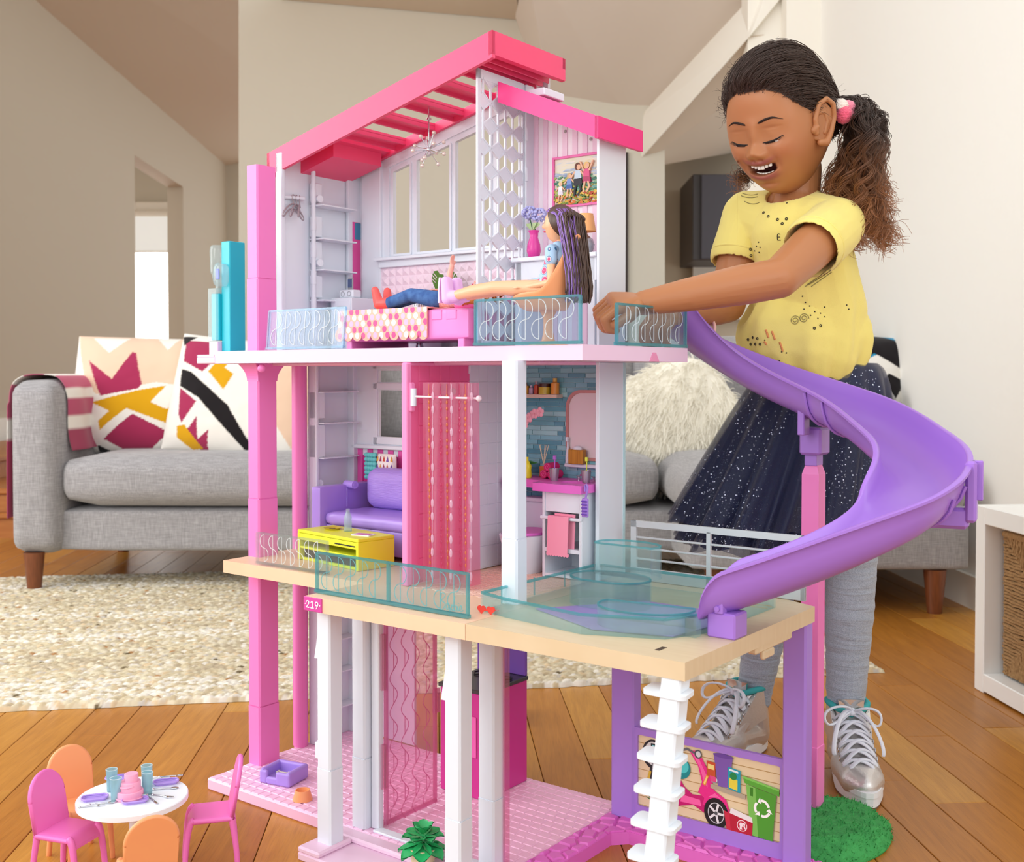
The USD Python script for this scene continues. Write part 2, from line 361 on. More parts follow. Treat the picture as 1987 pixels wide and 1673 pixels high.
# ceilings
cl = lambda px, py, Y: at_y(px, py, Y)
z0 = 2.81
structure('ceiling', MB().hull([wl(3.6, z0), wl(13.2, z0), (-1.3, 13.2, 3.12), (-1.3, 3.6, 3.12), wl(3.6, z0 + .1), wl(13.2, z0 + .1), (-1.3, 13.2, 3.22), (-1.3, 3.6, 3.22)]), ceil_m, label='sloping beige ceiling')
structure('ceiling_ridge', MB().hull([(-1.3, 3.6, 3.12), (-1.3, 13.2, 3.12), (.2, 13.2, 4.1), (.2, 3.6, 4.1), (-1.3, 3.6, 3.2), (-1.3, 13.2, 3.2), (.2, 13.2, 4.2), (.2, 3.6, 4.2)]), ceil_m)
# soffit over the big wall
A, B = at_y(545, -1, 5.19), at_y(1003, 38, 5.19)
structure('ceiling_soffit', MB().hull([A, B, A + [0, 0, .05], B + [0, 0, .05], A + [-.4, -1.6, .04], B + [.0, -1.6, 0], A + [-.4, -1.6, .1], B + [0, -1.6, .1]]), ceil_m)
# sloping attic ceiling at the right
c1, c2, c3, c4 = at_y(1000, 34, 5.15), at_y(1090, 300, 5.6), at_y(1260, 300, 5.5), at_y(1500, -60, 4.5)
structure('ceiling_attic', MB().hull([p + o for p in (c1, c2, c3, c4, at_y(1010, -120, 4.4)) for o in (np.zeros(3), np.array([0, .12, .1]))]), mat('attic_paint', '#dccfc2', .8))
# diagonal beam below it
b1, b2, b3, b4 = at_y(1222, 331, 5.3), at_y(1226, 243, 5.3), at_y(1500, -52, 4.42), at_y(1520, -10, 4.42)
und = [at_y(1312, 264, 6.0), at_y(1560, 20, 5.2)]
structure('trim_1', MB().hull([b1, b2, b3, b4, at_y(1455, 70, 4.42)] + [b1 + [.0, .5, .0], b2 + [0, .5, 0], b3 + [0, .5, 0], b4 + [0, .5, 0]] + und), trim_m, label='diagonal cream beam under the sloping ceiling')
structure('wall_niche', MB().hull([at_y(1150, 180, 6.05) + [0, d, 0] for d in (0, .1)] + [at_y(px, py, 6.05) + [0, d, 0] for px, py in ((1620, 180), (1620, 980), (1150, 980)) for d in (0, .1)]), wall_m, label='back wall of the kitchen niche')
structure('ceiling_niche', MB().hull([at_y(1222, 331, 5.32), at_y(1312, 262, 6.05), at_y(1620, 262, 6.05), at_y(1620, 60, 4.5), at_y(1455, 70, 4.44), at_y(1312, 258, 6.05), at_y(1620, 250, 6.05), at_y(1620, 50, 4.5)]), ceil_m)
dk = mat('charcoal_lacquer', '#423d3d', .5)
cb = thing('wall_cabinet', 'charcoal wall cabinet in the niche behind the girl', 'cabinet', at_y(1336, 505, 5.6))
w_ = at_y(1560, 505, 5.6)[0] - at_y(1336, 505, 5.6)[0]; h_ = at_y(1336, 338, 5.6)[2] - at_y(1336, 505, 5.6)[2]
MB().box((.02, 0, 0), (w_, .42, h_), .004).put(cb, 'body', dk)
MB().box((.06, -.02, .004), (w_ * .62, .0, h_ - .004), .003).box((w_ * .62 + .006, -.02, .004), (w_, 0, h_ - .004), .003).put(cb, 'door', mat('charcoal_door', '#47434a', .45))
bs = thing('backsplash', 'white tiled backsplash under the charcoal wall cabinet', 'tiles', at_y(1336, 620, 5.98))
for i in range(3):
    for j in range(2): MB().box((.02 + i * .16, -.01, j * .145), (.175 + i * .16, .0, .14 + j * .145), .003).put(bs, 'tile', trim_m)
dj = thing('door_frame', 'dark brown door edge behind the right end of the pink roof', 'door frame', at_y(1209, 700, 5.18))
MB().box((.0, 0, -.35), (.022, .03, .97), .002).put(dj, 'frame', mat('dark_brown', '#2c1a14', .5))
structure('wall_pier', MB().hull([at_y(px, py, 4.45) + [0, d, 0] for px in (1451, 1600) for py in (-60, 1060) for d in (0, .12)]), trim_m, label='pier between the niche and the right wall')
structure('trim_2', MB().hull([at_y(px, py, 4.36) + [0, d, 0] for px in (1526, 1600) for py in (-60, 1060) for d in (0, .09)]), trim_m)
def wr(Y, z, d=0.0): return np.array([1.385 - .041 * Y + d, Y, z])
structure('wall_right', slab_poly(MB(), [[(.3, 0), (4.5, 0), (4.5, 3.0), (.3, 3.0)]], lambda Y, z: wr(Y, z), lambda Y, z: wr(Y, z, .12)), mat('wall_white', '#f2efe8', .7, bump=.15, bscale=60, bdist=.004), label='bright cream right wall')
structure('baseboard_right', MB().hull([wr(Y, z, d) for Y in (.3, 4.4) for z in (0, .09) for d in (-.015, .001)]), trim_m)

# ---------------------------------------------------------------- rug
e_, n_ = np.array([.988, .155]), np.array([-.155, .988]); RC = np.array([.80, 2.355])
LX, LY, ST = 2.55, 1.42, .0042
nx, ny = int(LX / ST), int(LY / ST)
gx, gy = np.meshgrid(np.linspace(-LX, 0, nx), np.linspace(0, LY, ny), indexing='ij')
rr = np.random.default_rng(4)
sx, sy = np.meshgrid(np.arange(-LX - .02, .02, .0135), np.arange(-.02, LY + .02, .0105), indexing='ij')
seed = np.stack([sx + .5 * .0135 * ((np.arange(sx.shape[1]) % 2)[None]), sy], -1).reshape(-1, 2) + rr.normal(0, .0021, (sx.size, 2))
Pq = np.stack([gx.ravel(), gy.ravel()], 1)
sc = np.array([.82, 1.0])
dd, ii = cKDTree(seed * sc).query(Pq * sc, k=2)
hgt = np.clip(1 - (dd[:, 0] / .0068) ** 2, 0, 1) ** .7
tone = rr.random(len(seed)); big = meshkit.fbm(np.stack([seed[:, 0] * 1.2, seed[:, 1] * 9, seed[:, 0] * 0], 1), 3, 2)
pal = np.array([lin(c) for c in ('#d2c6aa', '#c9ba9b', '#dacfb8', '#c0ae8e', '#e2dbce', '#b8a88e', '#d2bb98', '#c5bcb0', '#a87c52', '#6e6048')])
pick = rr.choice(10, len(seed), p=[.25, .2, .15, .12, .06, .08, .07, .05, .012, .008])
pick = np.where((big > .6) & (rr.random(len(seed)) < .45), 4, pick); pick = np.where((big < .36) & (rr.random(len(seed)) < .3), 5, pick)
col = pal[pick] * (.9 + .2 * tone[:, None])
edge = np.minimum(np.minimum(-gx, gx + LX), np.minimum(gy, LY - gy)).ravel()
wob = .006 * (meshkit.noise(np.stack([gx.ravel() * 6, gy.ravel() * 6, gx.ravel() * 0], 1)) - .5)
zz = np.clip(np.minimum(1, edge / .008) ** .5, 0, 1) * (.006 + .0065 * hgt + wob * .6) + .0006
jag = .007 * (meshkit.noise(np.stack([gx.ravel() * 60, gy.ravel() * 60, gx.ravel() * 0], 1), 3) - .5)
jx = np.where(np.minimum(-gx, gx + LX).ravel() < .01, jag, 0); jy = np.where(np.minimum(gy, LY - gy).ravel() < .01, jag, 0)
xy = RC + np.outer(Pq[:, 0] + jx, e_) + np.outer(Pq[:, 1] + jy, n_)
idx = np.arange(nx * ny).reshape(nx, ny)
fq = np.stack([idx[:-1, :-1], idx[1:, :-1], idx[1:, 1:], idx[:-1, 1:]], -1).reshape(-1, 4)
fq = np.vstack([fq[:, [0, 1, 2]], fq[:, [0, 2, 3]]])
rug = thing('rug', 'chunky woven oatmeal jute rug on the oak floor under the sofa front', 'rug')
put(rug, 'weave', (np.column_stack([xy, zz]), fq), mat('jute', vcol=True, rough=.95, spec=.1), smooth=True, col=col[ii[:, 0]], kind='stuff')
def rpt(a, b, z): return np.array([*(RC + a * e_ + b * n_), z])
MB().obox(rpt(-LX / 2, LY / 2, .002), np.append(e_, 0) * (LX / 2 - .01), np.append(n_, 0) * (LY / 2 - .01), (0, 0, .002), .0005).put(rug, 'backing', mat('jute_back', '#b9a684', .95))

# ---------------------------------------------------------------- sofa
def fabric(name, a, b, d):
    return custom(name, {'tc': ('texture_coordinate', {}), 'm1': ('mapping', {'scale': (14, 14, 260)}), 'n1': ('noise_texture', {'scale': 2.2, 'detail': 3}), 'm2': ('mapping', {'scale': (230, 230, 16)}), 'n2': ('noise_texture', {'scale': 2.0, 'detail': 3}),
        'r1': ('rgb_ramp', {'ramp': [(.3, lin(a)), (.52, lin(b)), (.72, lin(d))]}), 'r2': ('rgb_ramp', {'ramp': [(.3, lin(a)), (.5, lin(b)), (.72, lin(d))]}), 'mx': ('mix_color', {'fac': .5}),
        'b': ('bump', {'strength': .35, 'distance': .002}), 'p': ('principled_bsdf', {'roughness': .95, 'specular_ior_level': .15, 'sheen_weight': .25})},
        [('tc.object', 'm1.vector'), ('m1.vector', 'n1.vector'), ('tc.object', 'm2.vector'), ('m2.vector', 'n2.vector'), ('n1.fac', 'r1.fac'), ('n2.fac', 'r2.fac'), ('r1.color', 'mx.a'), ('r2.color', 'mx.b'), ('mx.result', 'p.base_color'), ('n1.fac', 'b.height'), ('b.normal', 'p.normal')], 'p.BSDF')
grey = fabric('grey_linen', '#7c797a', '#989596', '#b2afb0')
so = thing('sofa', 'grey linen sectional sofa with chaise along the back of the room', 'sofa', (0, 0, 0))
put(so, 'base', cushion((-1.33, 3.24, .115), (1.2, 4.05, .245), .02, .004), grey, True)
put(so, 'arm', cushion((-1.463, 3.2, .115), (-1.315, 4.05, .618), .045, .012), grey, True)
put(so, 'arm', cushion((1.06, 3.42, .115), (1.2, 4.05, .60), .05, .01), grey, True)
put(so, 'back', cushion((-1.33, 3.92, .115), (1.2, 4.1, .585), .05, .01), grey, True)
put(so, 'seat_cushion', cushion((-1.318, 3.2, .252), (.43, 3.95, .405), .06, .008), grey, True)
put(so, 'chaise_base', cushion((.47, 2.92, .115), (1.215, 3.95, .245), .02, .004), grey, True)
put(so, 'chaise_cushion', cushion((.455, 2.88, .243), (1.205, 3.95, .40), .07, .01), grey, True)
put(so, 'back_cushion', cushion((-.62, 3.72, .39), (.40, 3.95, .73), .07, .03), grey, True)
put(so, 'back_cushion', cushion((.42, 3.72, .38), (1.10, 3.95, .74), .07, .03), grey, True)
legm = mat('walnut_leg', '#6a3a20', .35, vary='#7d4526', vscale=30, vstretch=(6, 6, 1))
for x, y in ((-1.40, 3.235), (1.13, 2.95), (.55, 2.99), (-1.40, 3.98)): MB().lathe([(0, 0), (.019, 0), (.03, .118), (0, .118)], (x, y, 0), 20).put(so, 'leg', legm)

# pillows: a rounded square bag with a woven pattern of real colour areas given as polygons on its face
def pillow(name, label, ctr, w, h, yaw, tilt, roll, t=.075, paint=None, ground='#efe9e0', n=170, fluff=0, cat='pillow', group=None, matl=None):
    th = thing(name, label, cat, (0, 0, 0), group=group)
    g = np.linspace(-1, 1, n); S, T = np.meshgrid(g, g, indexing='ij')
    prof = ((1 - S ** 4) * (1 - T ** 4)) ** .62
    pin = 1 - .05 * (1 - np.abs(T)) * np.abs(S) ** 6; pin2 = 1 - .05 * (1 - np.abs(S)) * np.abs(T) ** 6
    V, F, C = [], [], []
    c, s = math.cos, math.sin
    Ry = np.array([[c(roll), 0, s(roll)], [0, 1, 0], [-s(roll), 0, c(roll)]])
    Rx = np.array([[1, 0, 0], [0, c(tilt), -s(tilt)], [0, s(tilt), c(tilt)]]); Rz = np.array([[c(yaw), -s(yaw), 0], [s(yaw), c(yaw), 0], [0, 0, 1]])
    M = Rz @ Rx @ Ry; idx = np.arange(n * n).reshape(n, n)
    f = np.stack([idx[:-1, :-1], idx[1:, :-1], idx[1:, 1:], idx[:-1, 1:]], -1).reshape(-1, 4); f = np.vstack([f[:, :3], f[:, [0, 2, 3]]])
    base = np.tile(lin(ground), (n * n, 1))
    if paint:
        import shapely
        jit = .0028 * np.sin(T.ravel() * 230) + 0 * S.ravel()
        for poly, colr in paint:
            inside = shapely.contains_xy(Polygon(poly), (S.ravel() + 1) / 2 + jit, (T.ravel() + 1) / 2)
            base[inside] = lin(colr)
    wr_ = .006 * (meshkit.fbm(np.stack([S * 2.2, T * 2.2, S * 0], -1).reshape(-1, 3), 3, len(name) + int(w * 100)) - .5)
    for sgn in (-1, 1):
        p = np.stack([S * w / 2 * pin2, sgn * t * prof, T * h / 2 * pin], -1).reshape(-1, 3); p[:, 1] += wr_ * 1.6
        V.append(p @ M.T + ctr); F.append((f if sgn < 0 else f[:, ::-1]) + (0 if sgn < 0 else n * n)); C.append(base)
    put(th, 'cover', (np.vstack(V), np.vstack(F)), matl or mat('kilim', vcol=True, rough=.95, spec=.1, sheen=.2, bump=.4, bscale=900, bdist=.0015), smooth=True, col=np.vstack(C))
    return th, M
RED, MUS, BLK, PEA, CRM = '#9f2f53', '#d09a14', '#1d191b', '#e0c0a6', '#e6e1d8'
def face(pts, x0, x1, y0, y1): return [((x - x0) / (x1 - x0), 1 - (y - y0) / (y1 - y0)) for x, y in pts]
# pattern corners read off the cushions in the 0..620 x 600..1120 close-up
p1 = [(f, c) for f, c in [
    (face([(480, 180), (1400, 180), (1400, 560), (900, 480), (620, 560), (560, 500)], 480, 1260, 185, 890), PEA),
    (face([(560, 205), (740, 205), (660, 310)], 480, 1260, 185, 890), CRM), (face([(870, 190), (990, 190), (940, 280)], 480, 1260, 185, 890), CRM), (face([(1080, 185), (1150, 185), (1115, 270)], 480, 1260, 185, 890), MUS),
    (face([(565, 355), (690, 470), (770, 300), (790, 305), (832, 490), (820, 520), (640, 570), (620, 520)], 480, 1260, 185, 890), RED),
    (face([(600, 610), (820, 530), (950, 500), (880, 600), (960, 640), (1020, 590), (1090, 630), (1005, 740), (770, 640), (650, 770), (640, 720), (690, 660)], 480, 1260, 185, 890), MUS),
    (face([(800, 672), (980, 775), (870, 890), (780, 890), (665, 820)], 480, 1260, 185, 890), RED),
    (face([(1260, 590), (1260, 700), (1040, 890), (940, 890), (1080, 720), (1215, 600)], 480, 1260, 185, 890), BLK),
    (face([(1105, 475), (1190, 420), (1260, 420), (1260, 545), (1120, 545), (1180, 485)], 480, 1260, 185, 890), BLK),
    (face([(1060, 890), (1140, 820), (1200, 850), (1260, 850), (1260, 890)], 480, 1260, 185, 890), RED), (face([(630, 850), (700, 890), (630, 890)], 480, 1260, 185, 890), BLK)]]
pc = at_y(300, 768, 3.52)
pillow('throw_pillow', 'peach and white patterned pillow with crimson spikes leaning in the left corner of the sofa', pc, .505, .375, .06, -.22, .03, .07, p1, CRM)
Q = lambda pts: face(pts, 1130, 2030, 250, 900)
p2 = [(Q([(1170, 300), (1430, 300), (1440, 340), (1330, 475), (1190, 420)]), RED), (Q([(1440, 345), (1500, 370), (1460, 440), (1520, 470), (1480, 560), (1365, 470)]), MUS),
      (Q([(1190, 465), (1260, 480), (1520, 640), (1740, 890), (1690, 890), (1480, 730), (1340, 620), (1200, 560)]), BLK), (Q([(1205, 570), (1330, 640), (1260, 760), (1230, 720)]), RED),
      (Q([(1285, 820), (1350, 715), (1370, 840), (1430, 780), (1430, 890), (1390, 890)]), RED), (Q([(1230, 780), (1280, 770), (1400, 880), (1330, 890), (1240, 840)]), MUS), (Q([(1130, 270), (1230, 270), (1160, 330)]), BLK),
      (Q([(1560, 380), (1760, 340), (1830, 395), (1700, 420)]), RED), (Q([(1600, 430), (1990, 330), (1990, 900), (1750, 640)]), PEA)]
pillow('throw_pillow', 'white pillow with a black arc and mustard step, partly behind the tall pink column', at_y(478, 775, 3.42), .47, .37, -.05, -.25, .12, .07, p2, CRM)
p3 = [([(0, 0), (.32, 0), (.3, .38), (.48, .12), (.7, .2), (1, .25), (1, 0)], BLK), ([(.3, .38), (.48, .12), (.62, .3), (.36, .55)], CRM), ([(0, .8), (.3, .72), (0, .88)], RED)]
pillow('throw_pillow', 'peach pillow with a black band along its foot, seen between the two pink columns', at_y(600, 775, 3.58), .42, .36, .02, -.22, 0, .07, p3, PEA)
bw = [([(0, .55), (.3, .8), (.55, .6), (1, .95), (1, 1), (0, 1)], '#2f8fb5'), ([(.45, .45), (.7, .75), (1, .6), (1, .9), (.7, 1), (.4, .8)], BLK), ([(.6, 0), (.85, 0), (1, .5), (.85, .55)], BLK)]
pillow('throw_pillow', 'white pillow with black and blue bands on the chaise behind the girl', at_y(1650, 735, 3.62), .34, .30, -.35, -.3, .1, .06, bw, CRM)

# white long-haired pillow
ctr = at_y(1318, 815, 3.52); fz = thing('fur_pillow', 'fluffy white long-haired pillow on the sofa behind the girl', 'pillow', (0, 0, 0))
bx, bz = np.array([.86, .1, .5]), np.array([-.42, .28, .86]); bx /= np.linalg.norm(bx); bz -= bx * (bx @ bz); bz /= np.linalg.norm(bz); by = np.cross(bz, bx)
mm = trimesh.creation.icosphere(4, 1.0); sv = np.sign(mm.vertices) * np.abs(mm.vertices) ** [[.72, 1, .72]]
pv = ctr + sv[:, :1] * .19 * bx + sv[:, 1:2] * .07 * by + sv[:, 2:] * .19 * bz
furm = mat('white_fur', '#f3eee0', .9, spec=.1); put(fz, 'cushion', (pv, mm.faces), furm, True)
tm_ = trimesh.Trimesh(pv, mm.faces); fp, fi = trimesh.sample.sample_surface(tm_, 5200, seed=3)
fn = tm_.face_normals[fi]; rf = np.random.default_rng(8)
crv, cnt, wid = [], [], []
for p, n in zip(fp, fn):
    d = n * .6 + rf.normal(0, .35, 3) + np.array([-.3, -.1, -.55]); d /= np.linalg.norm(d); L = rf.uniform(.03, .058); b2 = np.array([-.2, 0, -.9]) * L * .5
    for t in (0, .33, .66, 1): crv.append(p - n * .003 + d * L * t + b2 * t * t)
    cnt.append(4); wid += [.0024, .0022, .0016, .0006]
curves(fz, 'fur', crv, cnt, wid, furm)

# striped throw over the left arm
tw = thing('throw_blanket', 'crimson and white striped throw draped over the left sofa arm', 'blanket', (0, 0, 0))
path = [(-1.29, .41), (-1.303, .50), (-1.305, .57), (-1.33, .62), (-1.365, .632), (-1.41, .633), (-1.45, .622), (-1.474, .585), (-1.478, .5), (-1.48, .4), (-1.482, .3), (-1.484, .21)]
pp = bezier(path, 90); ys = np.linspace(3.26, 3.88, 26)
ln = np.concatenate([[0], np.cumsum(np.linalg.norm(np.diff(pp, axis=0), axis=1))])
bands = [(0, .06, '#9c3c58'), (.06, .108, CRM), (.108, .16, '#b24e6c'), (.16, .19, CRM), (.19, .235, '#c45a7a'), (.235, .27, CRM), (.27, .33, '#b24e6c'), (.33, .37, CRM), (.37, .47, '#b24e6c'), (.47, .53, CRM), (.53, 1, '#a83358')]
vv, cc = [], []
for i, (x, z) in enumerate(pp):
    for j, y in enumerate(ys):
        o = .006 * math.sin(y * 38 + i * .05) * (1 if i < 20 or i > 60 else .2); vv.append((x + (o if i < 30 else -abs(o)) + (.0), y, z + .003)); cc.append(lin(next(c for a, b, c in bands if a <= ln[i] < b)))
idx = np.arange(90 * 26).reshape(90, 26); f = np.stack([idx[:-1, :-1], idx[1:, :-1], idx[1:, 1:], idx[:-1, 1:]], -1).reshape(-1, 4)
vv = np.array(vv); f = np.vstack([f[:, :3], f[:, [0, 2, 3]]]); tn_ = trimesh.Trimesh(vv, f, process=False).vertex_normals; sg = 1 if (tn_[40 * 26 + 5] @ [0, 0, 1]) > 0 else -1
f = f if sg > 0 else f[:, ::-1]; ou_ = vv + tn_ * sg * .0035; bnd = np.concatenate([idx[:, 0], idx[-1, 1:], idx[::-1, -1][1:], idx[0, ::-1][1:]]); bq = np.stack([bnd[:-1], bnd[1:], bnd[1:] + len(vv), bnd[:-1] + len(vv)], 1)
tt_ = trimesh.Trimesh(np.vstack([vv, ou_]), np.vstack([f[:, ::-1], f + len(vv), bq[:, :3], bq[:, [0, 2, 3]]]), process=False); tt_.fix_normals()
put(tw, 'cloth', (tt_.vertices, tt_.faces), mat('throw_cloth', vcol=True, rough=.9, spec=.1, sheen=.2), True, col=cc + cc)
tas = mat('tassel_yarn', '#9c1f52', .9)
for k in range(7):
    y = 3.36 + k * .082; b = MB().ball((-1.487, y, .195), .012, 2)
    for a in range(9):
        an = a * 2 * PI / 9; b.tube([(-1.487, y, .19), (-1.487 + .012 * math.cos(an), y + .012 * math.sin(an), .165), (-1.487 + .016 * math.cos(an), y + .016 * math.sin(an), .125)], .0035, 5)
    b.put(tw, 'tassel', tas)

# ---------------------------------------------------------------- white cube shelf with its woven basket
cs = thing('cube_shelf', 'white cube shelf unit against the right wall, holding a basket', 'shelf', (.94, 2.24, 0), -86)
wp = mat('white_laminate', '#f4f3ef', .35)
# local x runs towards the camera along the front, y into the depth (towards the wall)
T_ = .036
MB().box((0, 0, 0), (T_, .37, .375), .002).put(cs, 'side_panel', wp); MB().box((.40, 0, 0), (.40 + T_, .37, .375), .002).put(cs, 'side_panel', wp)
MB().box((T_, 0, .375 - T_), (.40, .37, .375), .002).put(cs, 'top_panel', wp); MB().box((T_, 0, .004), (.40, .37, T_ + .004), .002).put(cs, 'bottom_panel', wp); MB().box((T_, .355, T_), (.40, .365, .34), 0).put(cs, 'back_panel', wp)
hb = hrot = -86
bk = thing('woven_basket', 'brown seagrass basket with a dark handle hole inside the white cube shelf', 'basket', (.94, 2.24, 0), -86)
rope = mat('seagrass', '#b08a5c', .85, vary='#8d6a42', vscale=160)
x0, x1, zb, zt, yf = .052, .385, .045, .322, .035
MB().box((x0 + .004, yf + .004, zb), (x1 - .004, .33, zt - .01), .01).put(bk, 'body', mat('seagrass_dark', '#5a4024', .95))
b = MB(); cxm, czm = (x0 + x1) / 2, (zb + zt) / 2; N = 44; rw = np.random.default_rng(2)
for i in range(N):           # left and right triangles: lying ropes
    z = zb + (i + .5) * (zt - zb) / N; k = abs(z - czm) / ((zt - zb) / 2)
    for sgn in (-1, 1):
        xa = x0 if sgn < 0 else x1; xb = cxm + sgn * (cxm - x0) * k * .96
        if abs(z - czm) < .035 and abs(xb - cxm) < .06: xb = cxm + sgn * .06
        P = np.array([(xa + (xb - xa) * t, yf + rw.normal(0, .0012), z + rw.normal(0, .0007)) for t in np.linspace(0, 1, 7)]); b.tube(P, .0034 + rw.uniform(-.0004, .0004), 5)
for i in range(54):          # top and bottom triangles: upright ropes
    x = x0 + (i + .5) * (x1 - x0) / 54; k = abs(x - cxm) / ((x1 - x0) / 2)
    for sgn in (-1, 1):
        za = zb if sgn < 0 else zt; zc = czm + sgn * (czm - zb) * max(k, .27) * .96
        P = np.array([(x + rw.normal(0, .0007), yf + rw.normal(0, .0012), za + (zc - za) * t) for t in np.linspace(0, 1, 6)]); b.tube(P, .0034 + rw.uniform(-.0004, .0004), 5)
for i in range(40):
    z = zb + (i + .5) * (zt - zb) / 40; b.tube([(x0 - .001 + rw.normal(0, .0006), yf + t, z) for t in np.linspace(0, .28, 6)], .0036, 5)
b.put(bk, 'weave', rope, smooth=60, kind='stuff')
MB().tube([(x0, yf, zt), (x1, yf, zt), (x1, .32, zt), (x0, .32, zt)], .007, 8, closed=True).put(bk, 'rim', rope)
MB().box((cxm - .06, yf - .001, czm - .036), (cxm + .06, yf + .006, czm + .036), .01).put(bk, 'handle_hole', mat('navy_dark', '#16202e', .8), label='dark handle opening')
# ---------------------------------------------------------------- the doll's house (everything in its own u, v, z frame)
WHITE = plastic('white_plastic', '#dfe5ee'); PINK = plastic('pink_plastic', '#ee7fc4'); PALE = plastic('pale_pink_plastic', '#e9c8de'); TILE = plastic('pink_tile_plastic', '#f4c3e0', .42)
HOT = plastic('hot_pink_plastic', '#ef4877'); PURP = plastic('purple_plastic', '#a67fd8'); SLIDE = plastic('slide_purple', '#a374d0', .33); MAG = plastic('magenta_plastic', '#e06cc8'); PEACH = plastic('peach_plastic', '#f2caa8', vary='#eec4a2', vscale=12)
SAND = plastic('sand_plastic', '#d9c3a0', .45, bump=.15, bscale=30, bstretch=(3, 40, 3), bdist=.0005, vary='#d4bc97', vscale=8, vstretch=(2, 18, 2))
SILV = mat('silver_paint', '#c9ced2', .35, metal=.35); GREEN = mat('grass_green', '#2f8f45', .8, vary='#3fa653', vscale=60, bump=.5, bscale=260, bdist=.004)
PRINT = mat('printed_card', vcol=True, rough=.35, spec=.4)
CLEAR = pane('clear_teal', '#d3eef0', white=.07); CLEARB = pane('clear_blue', '#c3dcec', white=.03); CLEARG = pane('clear_smoke', '#e9f1f2', white=.05); TEALP = pane('teal_edge', '#8fd3d8', white=.25); POOLC = pane('pool_clear', '#e0f2f3', white=.09); EMB = pane('embossed_line', '#f4fbfc', white=.5); EMBT = pane('embossed_teal', '#a5dfe3', white=.4)
PINKC = pane('pink_clear', '#f6c6dc', white=.14); PEMB = pane('pink_embossed', '#e9a3c6', white=.35)

dh = hthing('dollhouse', "three-storey pink and white doll's house with a purple slide, seen from its open front", "doll's house", 0, 0, 0)
def hput(mb, name, m, parent=dh, **k): return mb.put(parent, name, m, **k)
D = lambda u, v: math.hypot(*(hw(u, v)[:2]))

# base plate with its paving tiles
bp = hput(MB().box((-.657, -.052, 0), (-.09, .247, .0175), .002), 'base_plate', TILE)
tiles = []
for j in range(18):
    for i in range(40):
        u = -.655 + (i + .5 * (j % 2)) * .0165; v = -.050 + j * .0165
        a, b = max(u, -.655), min(u + .0155, -.092)
        if b - a > .005 and v + .0155 < .247: tiles.append((D((a + b) / 2, v), a, b, v))
tiles.sort(); rest = MB()
for q, (_, a, b, v) in enumerate(tiles):
    t = MB() if q < 290 else rest
    e = .0015; t.hull([(x, y, .017) for x in (a, b) for y in (v, v + .0155)] + [(x, y, .0185) for x in (a + e, b - e) for y in (v + e, v + .0155 - e)])
    if q < 290: hput(t, 'tile', TILE, bp)
hput(rest, 'paving', TILE, bp, kind='stuff')
po = hput(MB().box((-.358, -.137, 0), (-.07, -.0525, .011), .002), 'porch', PALE)
for a, b in (((-.358, -.137), (-.318, -.075)), ((-.358, -.075), (-.09, -.0525)), ((-.13, -.137), (-.07, -.0525))): hput(MB().box((*a, .0105), (*b, .019), .0025), 'rim', PALE, po)
hput(MB().box((-.31, -.045, .018), (-.12, -.03, .0215), .001), 'door_sill', WHITE)
# magenta stone path round the garage opening
L = unary_union([sbox(-.0925, -.075, -.052, .236), sbox(-.0925, .168, .215, .236), Polygon([(-.053, .168), (-.053, .15), (-.035, .168)])])
sp = hput(MB().prism(L.buffer(-.0005), 0, .017), 'stone_path', MAG)
rs = np.random.default_rng(6); seeds = []
for _ in range(4000):
    p = rs.uniform((-.10, -.08), (.22, .24))
    if L.buffer(.004).contains(Point(p)) and all(np.hypot(*(p - q)) > .0185 for q in seeds): seeds.append(p)
seeds = np.array(seeds); vor = Voronoi(np.vstack([seeds, [(-9, -9), (9, 9), (-9, 9), (9, -9)]]))
for k in range(len(seeds)):
    reg = vor.regions[vor.point_region[k]]
    if -1 in reg: continue
    g = Polygon(vor.vertices[reg]).intersection(L.buffer(-.001)).buffer(-.0009)
    for q in getattr(g, 'geoms', [g]):
        if q.area < 2e-5: continue
        q = q.simplify(.0008); top = q.buffer(-.0022); 
        if top.is_empty or top.geom_type != 'Polygon': continue
        hput(MB().hull([(x, y, .0165) for x, y in q.exterior.coords[:-1]] + [(x, y, .0195 + rs.uniform(0, .0012)) for x, y in top.exterior.coords[:-1]]) if q.convex_hull.area < q.area * 1.08 else MB().prism(q, .0165, .0195), 'stone', MAG, sp)

# columns and posts
def post(name, u, v, a, b, z0, z1, m, parent=dh, seams=(), n='post', cap=False, label=None):
    e = .004
    def ring(k): return [(u + sx, v + sy) for sx, sy in ((-a + k, -b), (a - k, -b), (a, -b + k), (a, b - k), (a - k, b), (-a + k, b), (-a, b - k), (-a, -b + k))]
    zs = [z0, *seams, z1]; mb = MB()
    for i in range(len(zs) - 1):
        g = .0009 if i else 0; s = 1 + .04 * ((len(zs) - 2 - i) if not cap else 0)
        mb.hull([(u + (x - u) * s, v + (y - v) * s, z) for x, y in ring(.0025) for z in (zs[i] + g, zs[i + 1] - (.0009 if i < len(zs) - 2 else 0))])
        if i: mb.box((u - a + .001, v - b + .001, zs[i] - .002), (u + a - .001, v + b - .001, zs[i] + .002), 0)
    return hput(mb, name, m, parent, label=label)
post('pink_column', -.6435, .0495, .0135, .0195, .017, .632, PINK, seams=(.112, .442))
post('pink_column', -.6435, .0495, .0135, .0195, .6755, .968, PINK, seams=(.79,))
hput(MB().box((-.662, .035, .93), (-.655, .064, .966), .002), 'clip', PINK)
cp = MB()
for k in range(7):
    t0, t1 = k / 7, (k + 1) / 7; f = lambda t: 1 + .62 * (t ** 2.2)
    z = lambda t: .628 + .028 * t
    cp.hull([(-.6435 + sx * .0135 * f(t), .0495 + sy * .0195 * f(t), z(t)) for t in (t0, t1) for sx in (-1, 1) for sy in (-1, 1)])
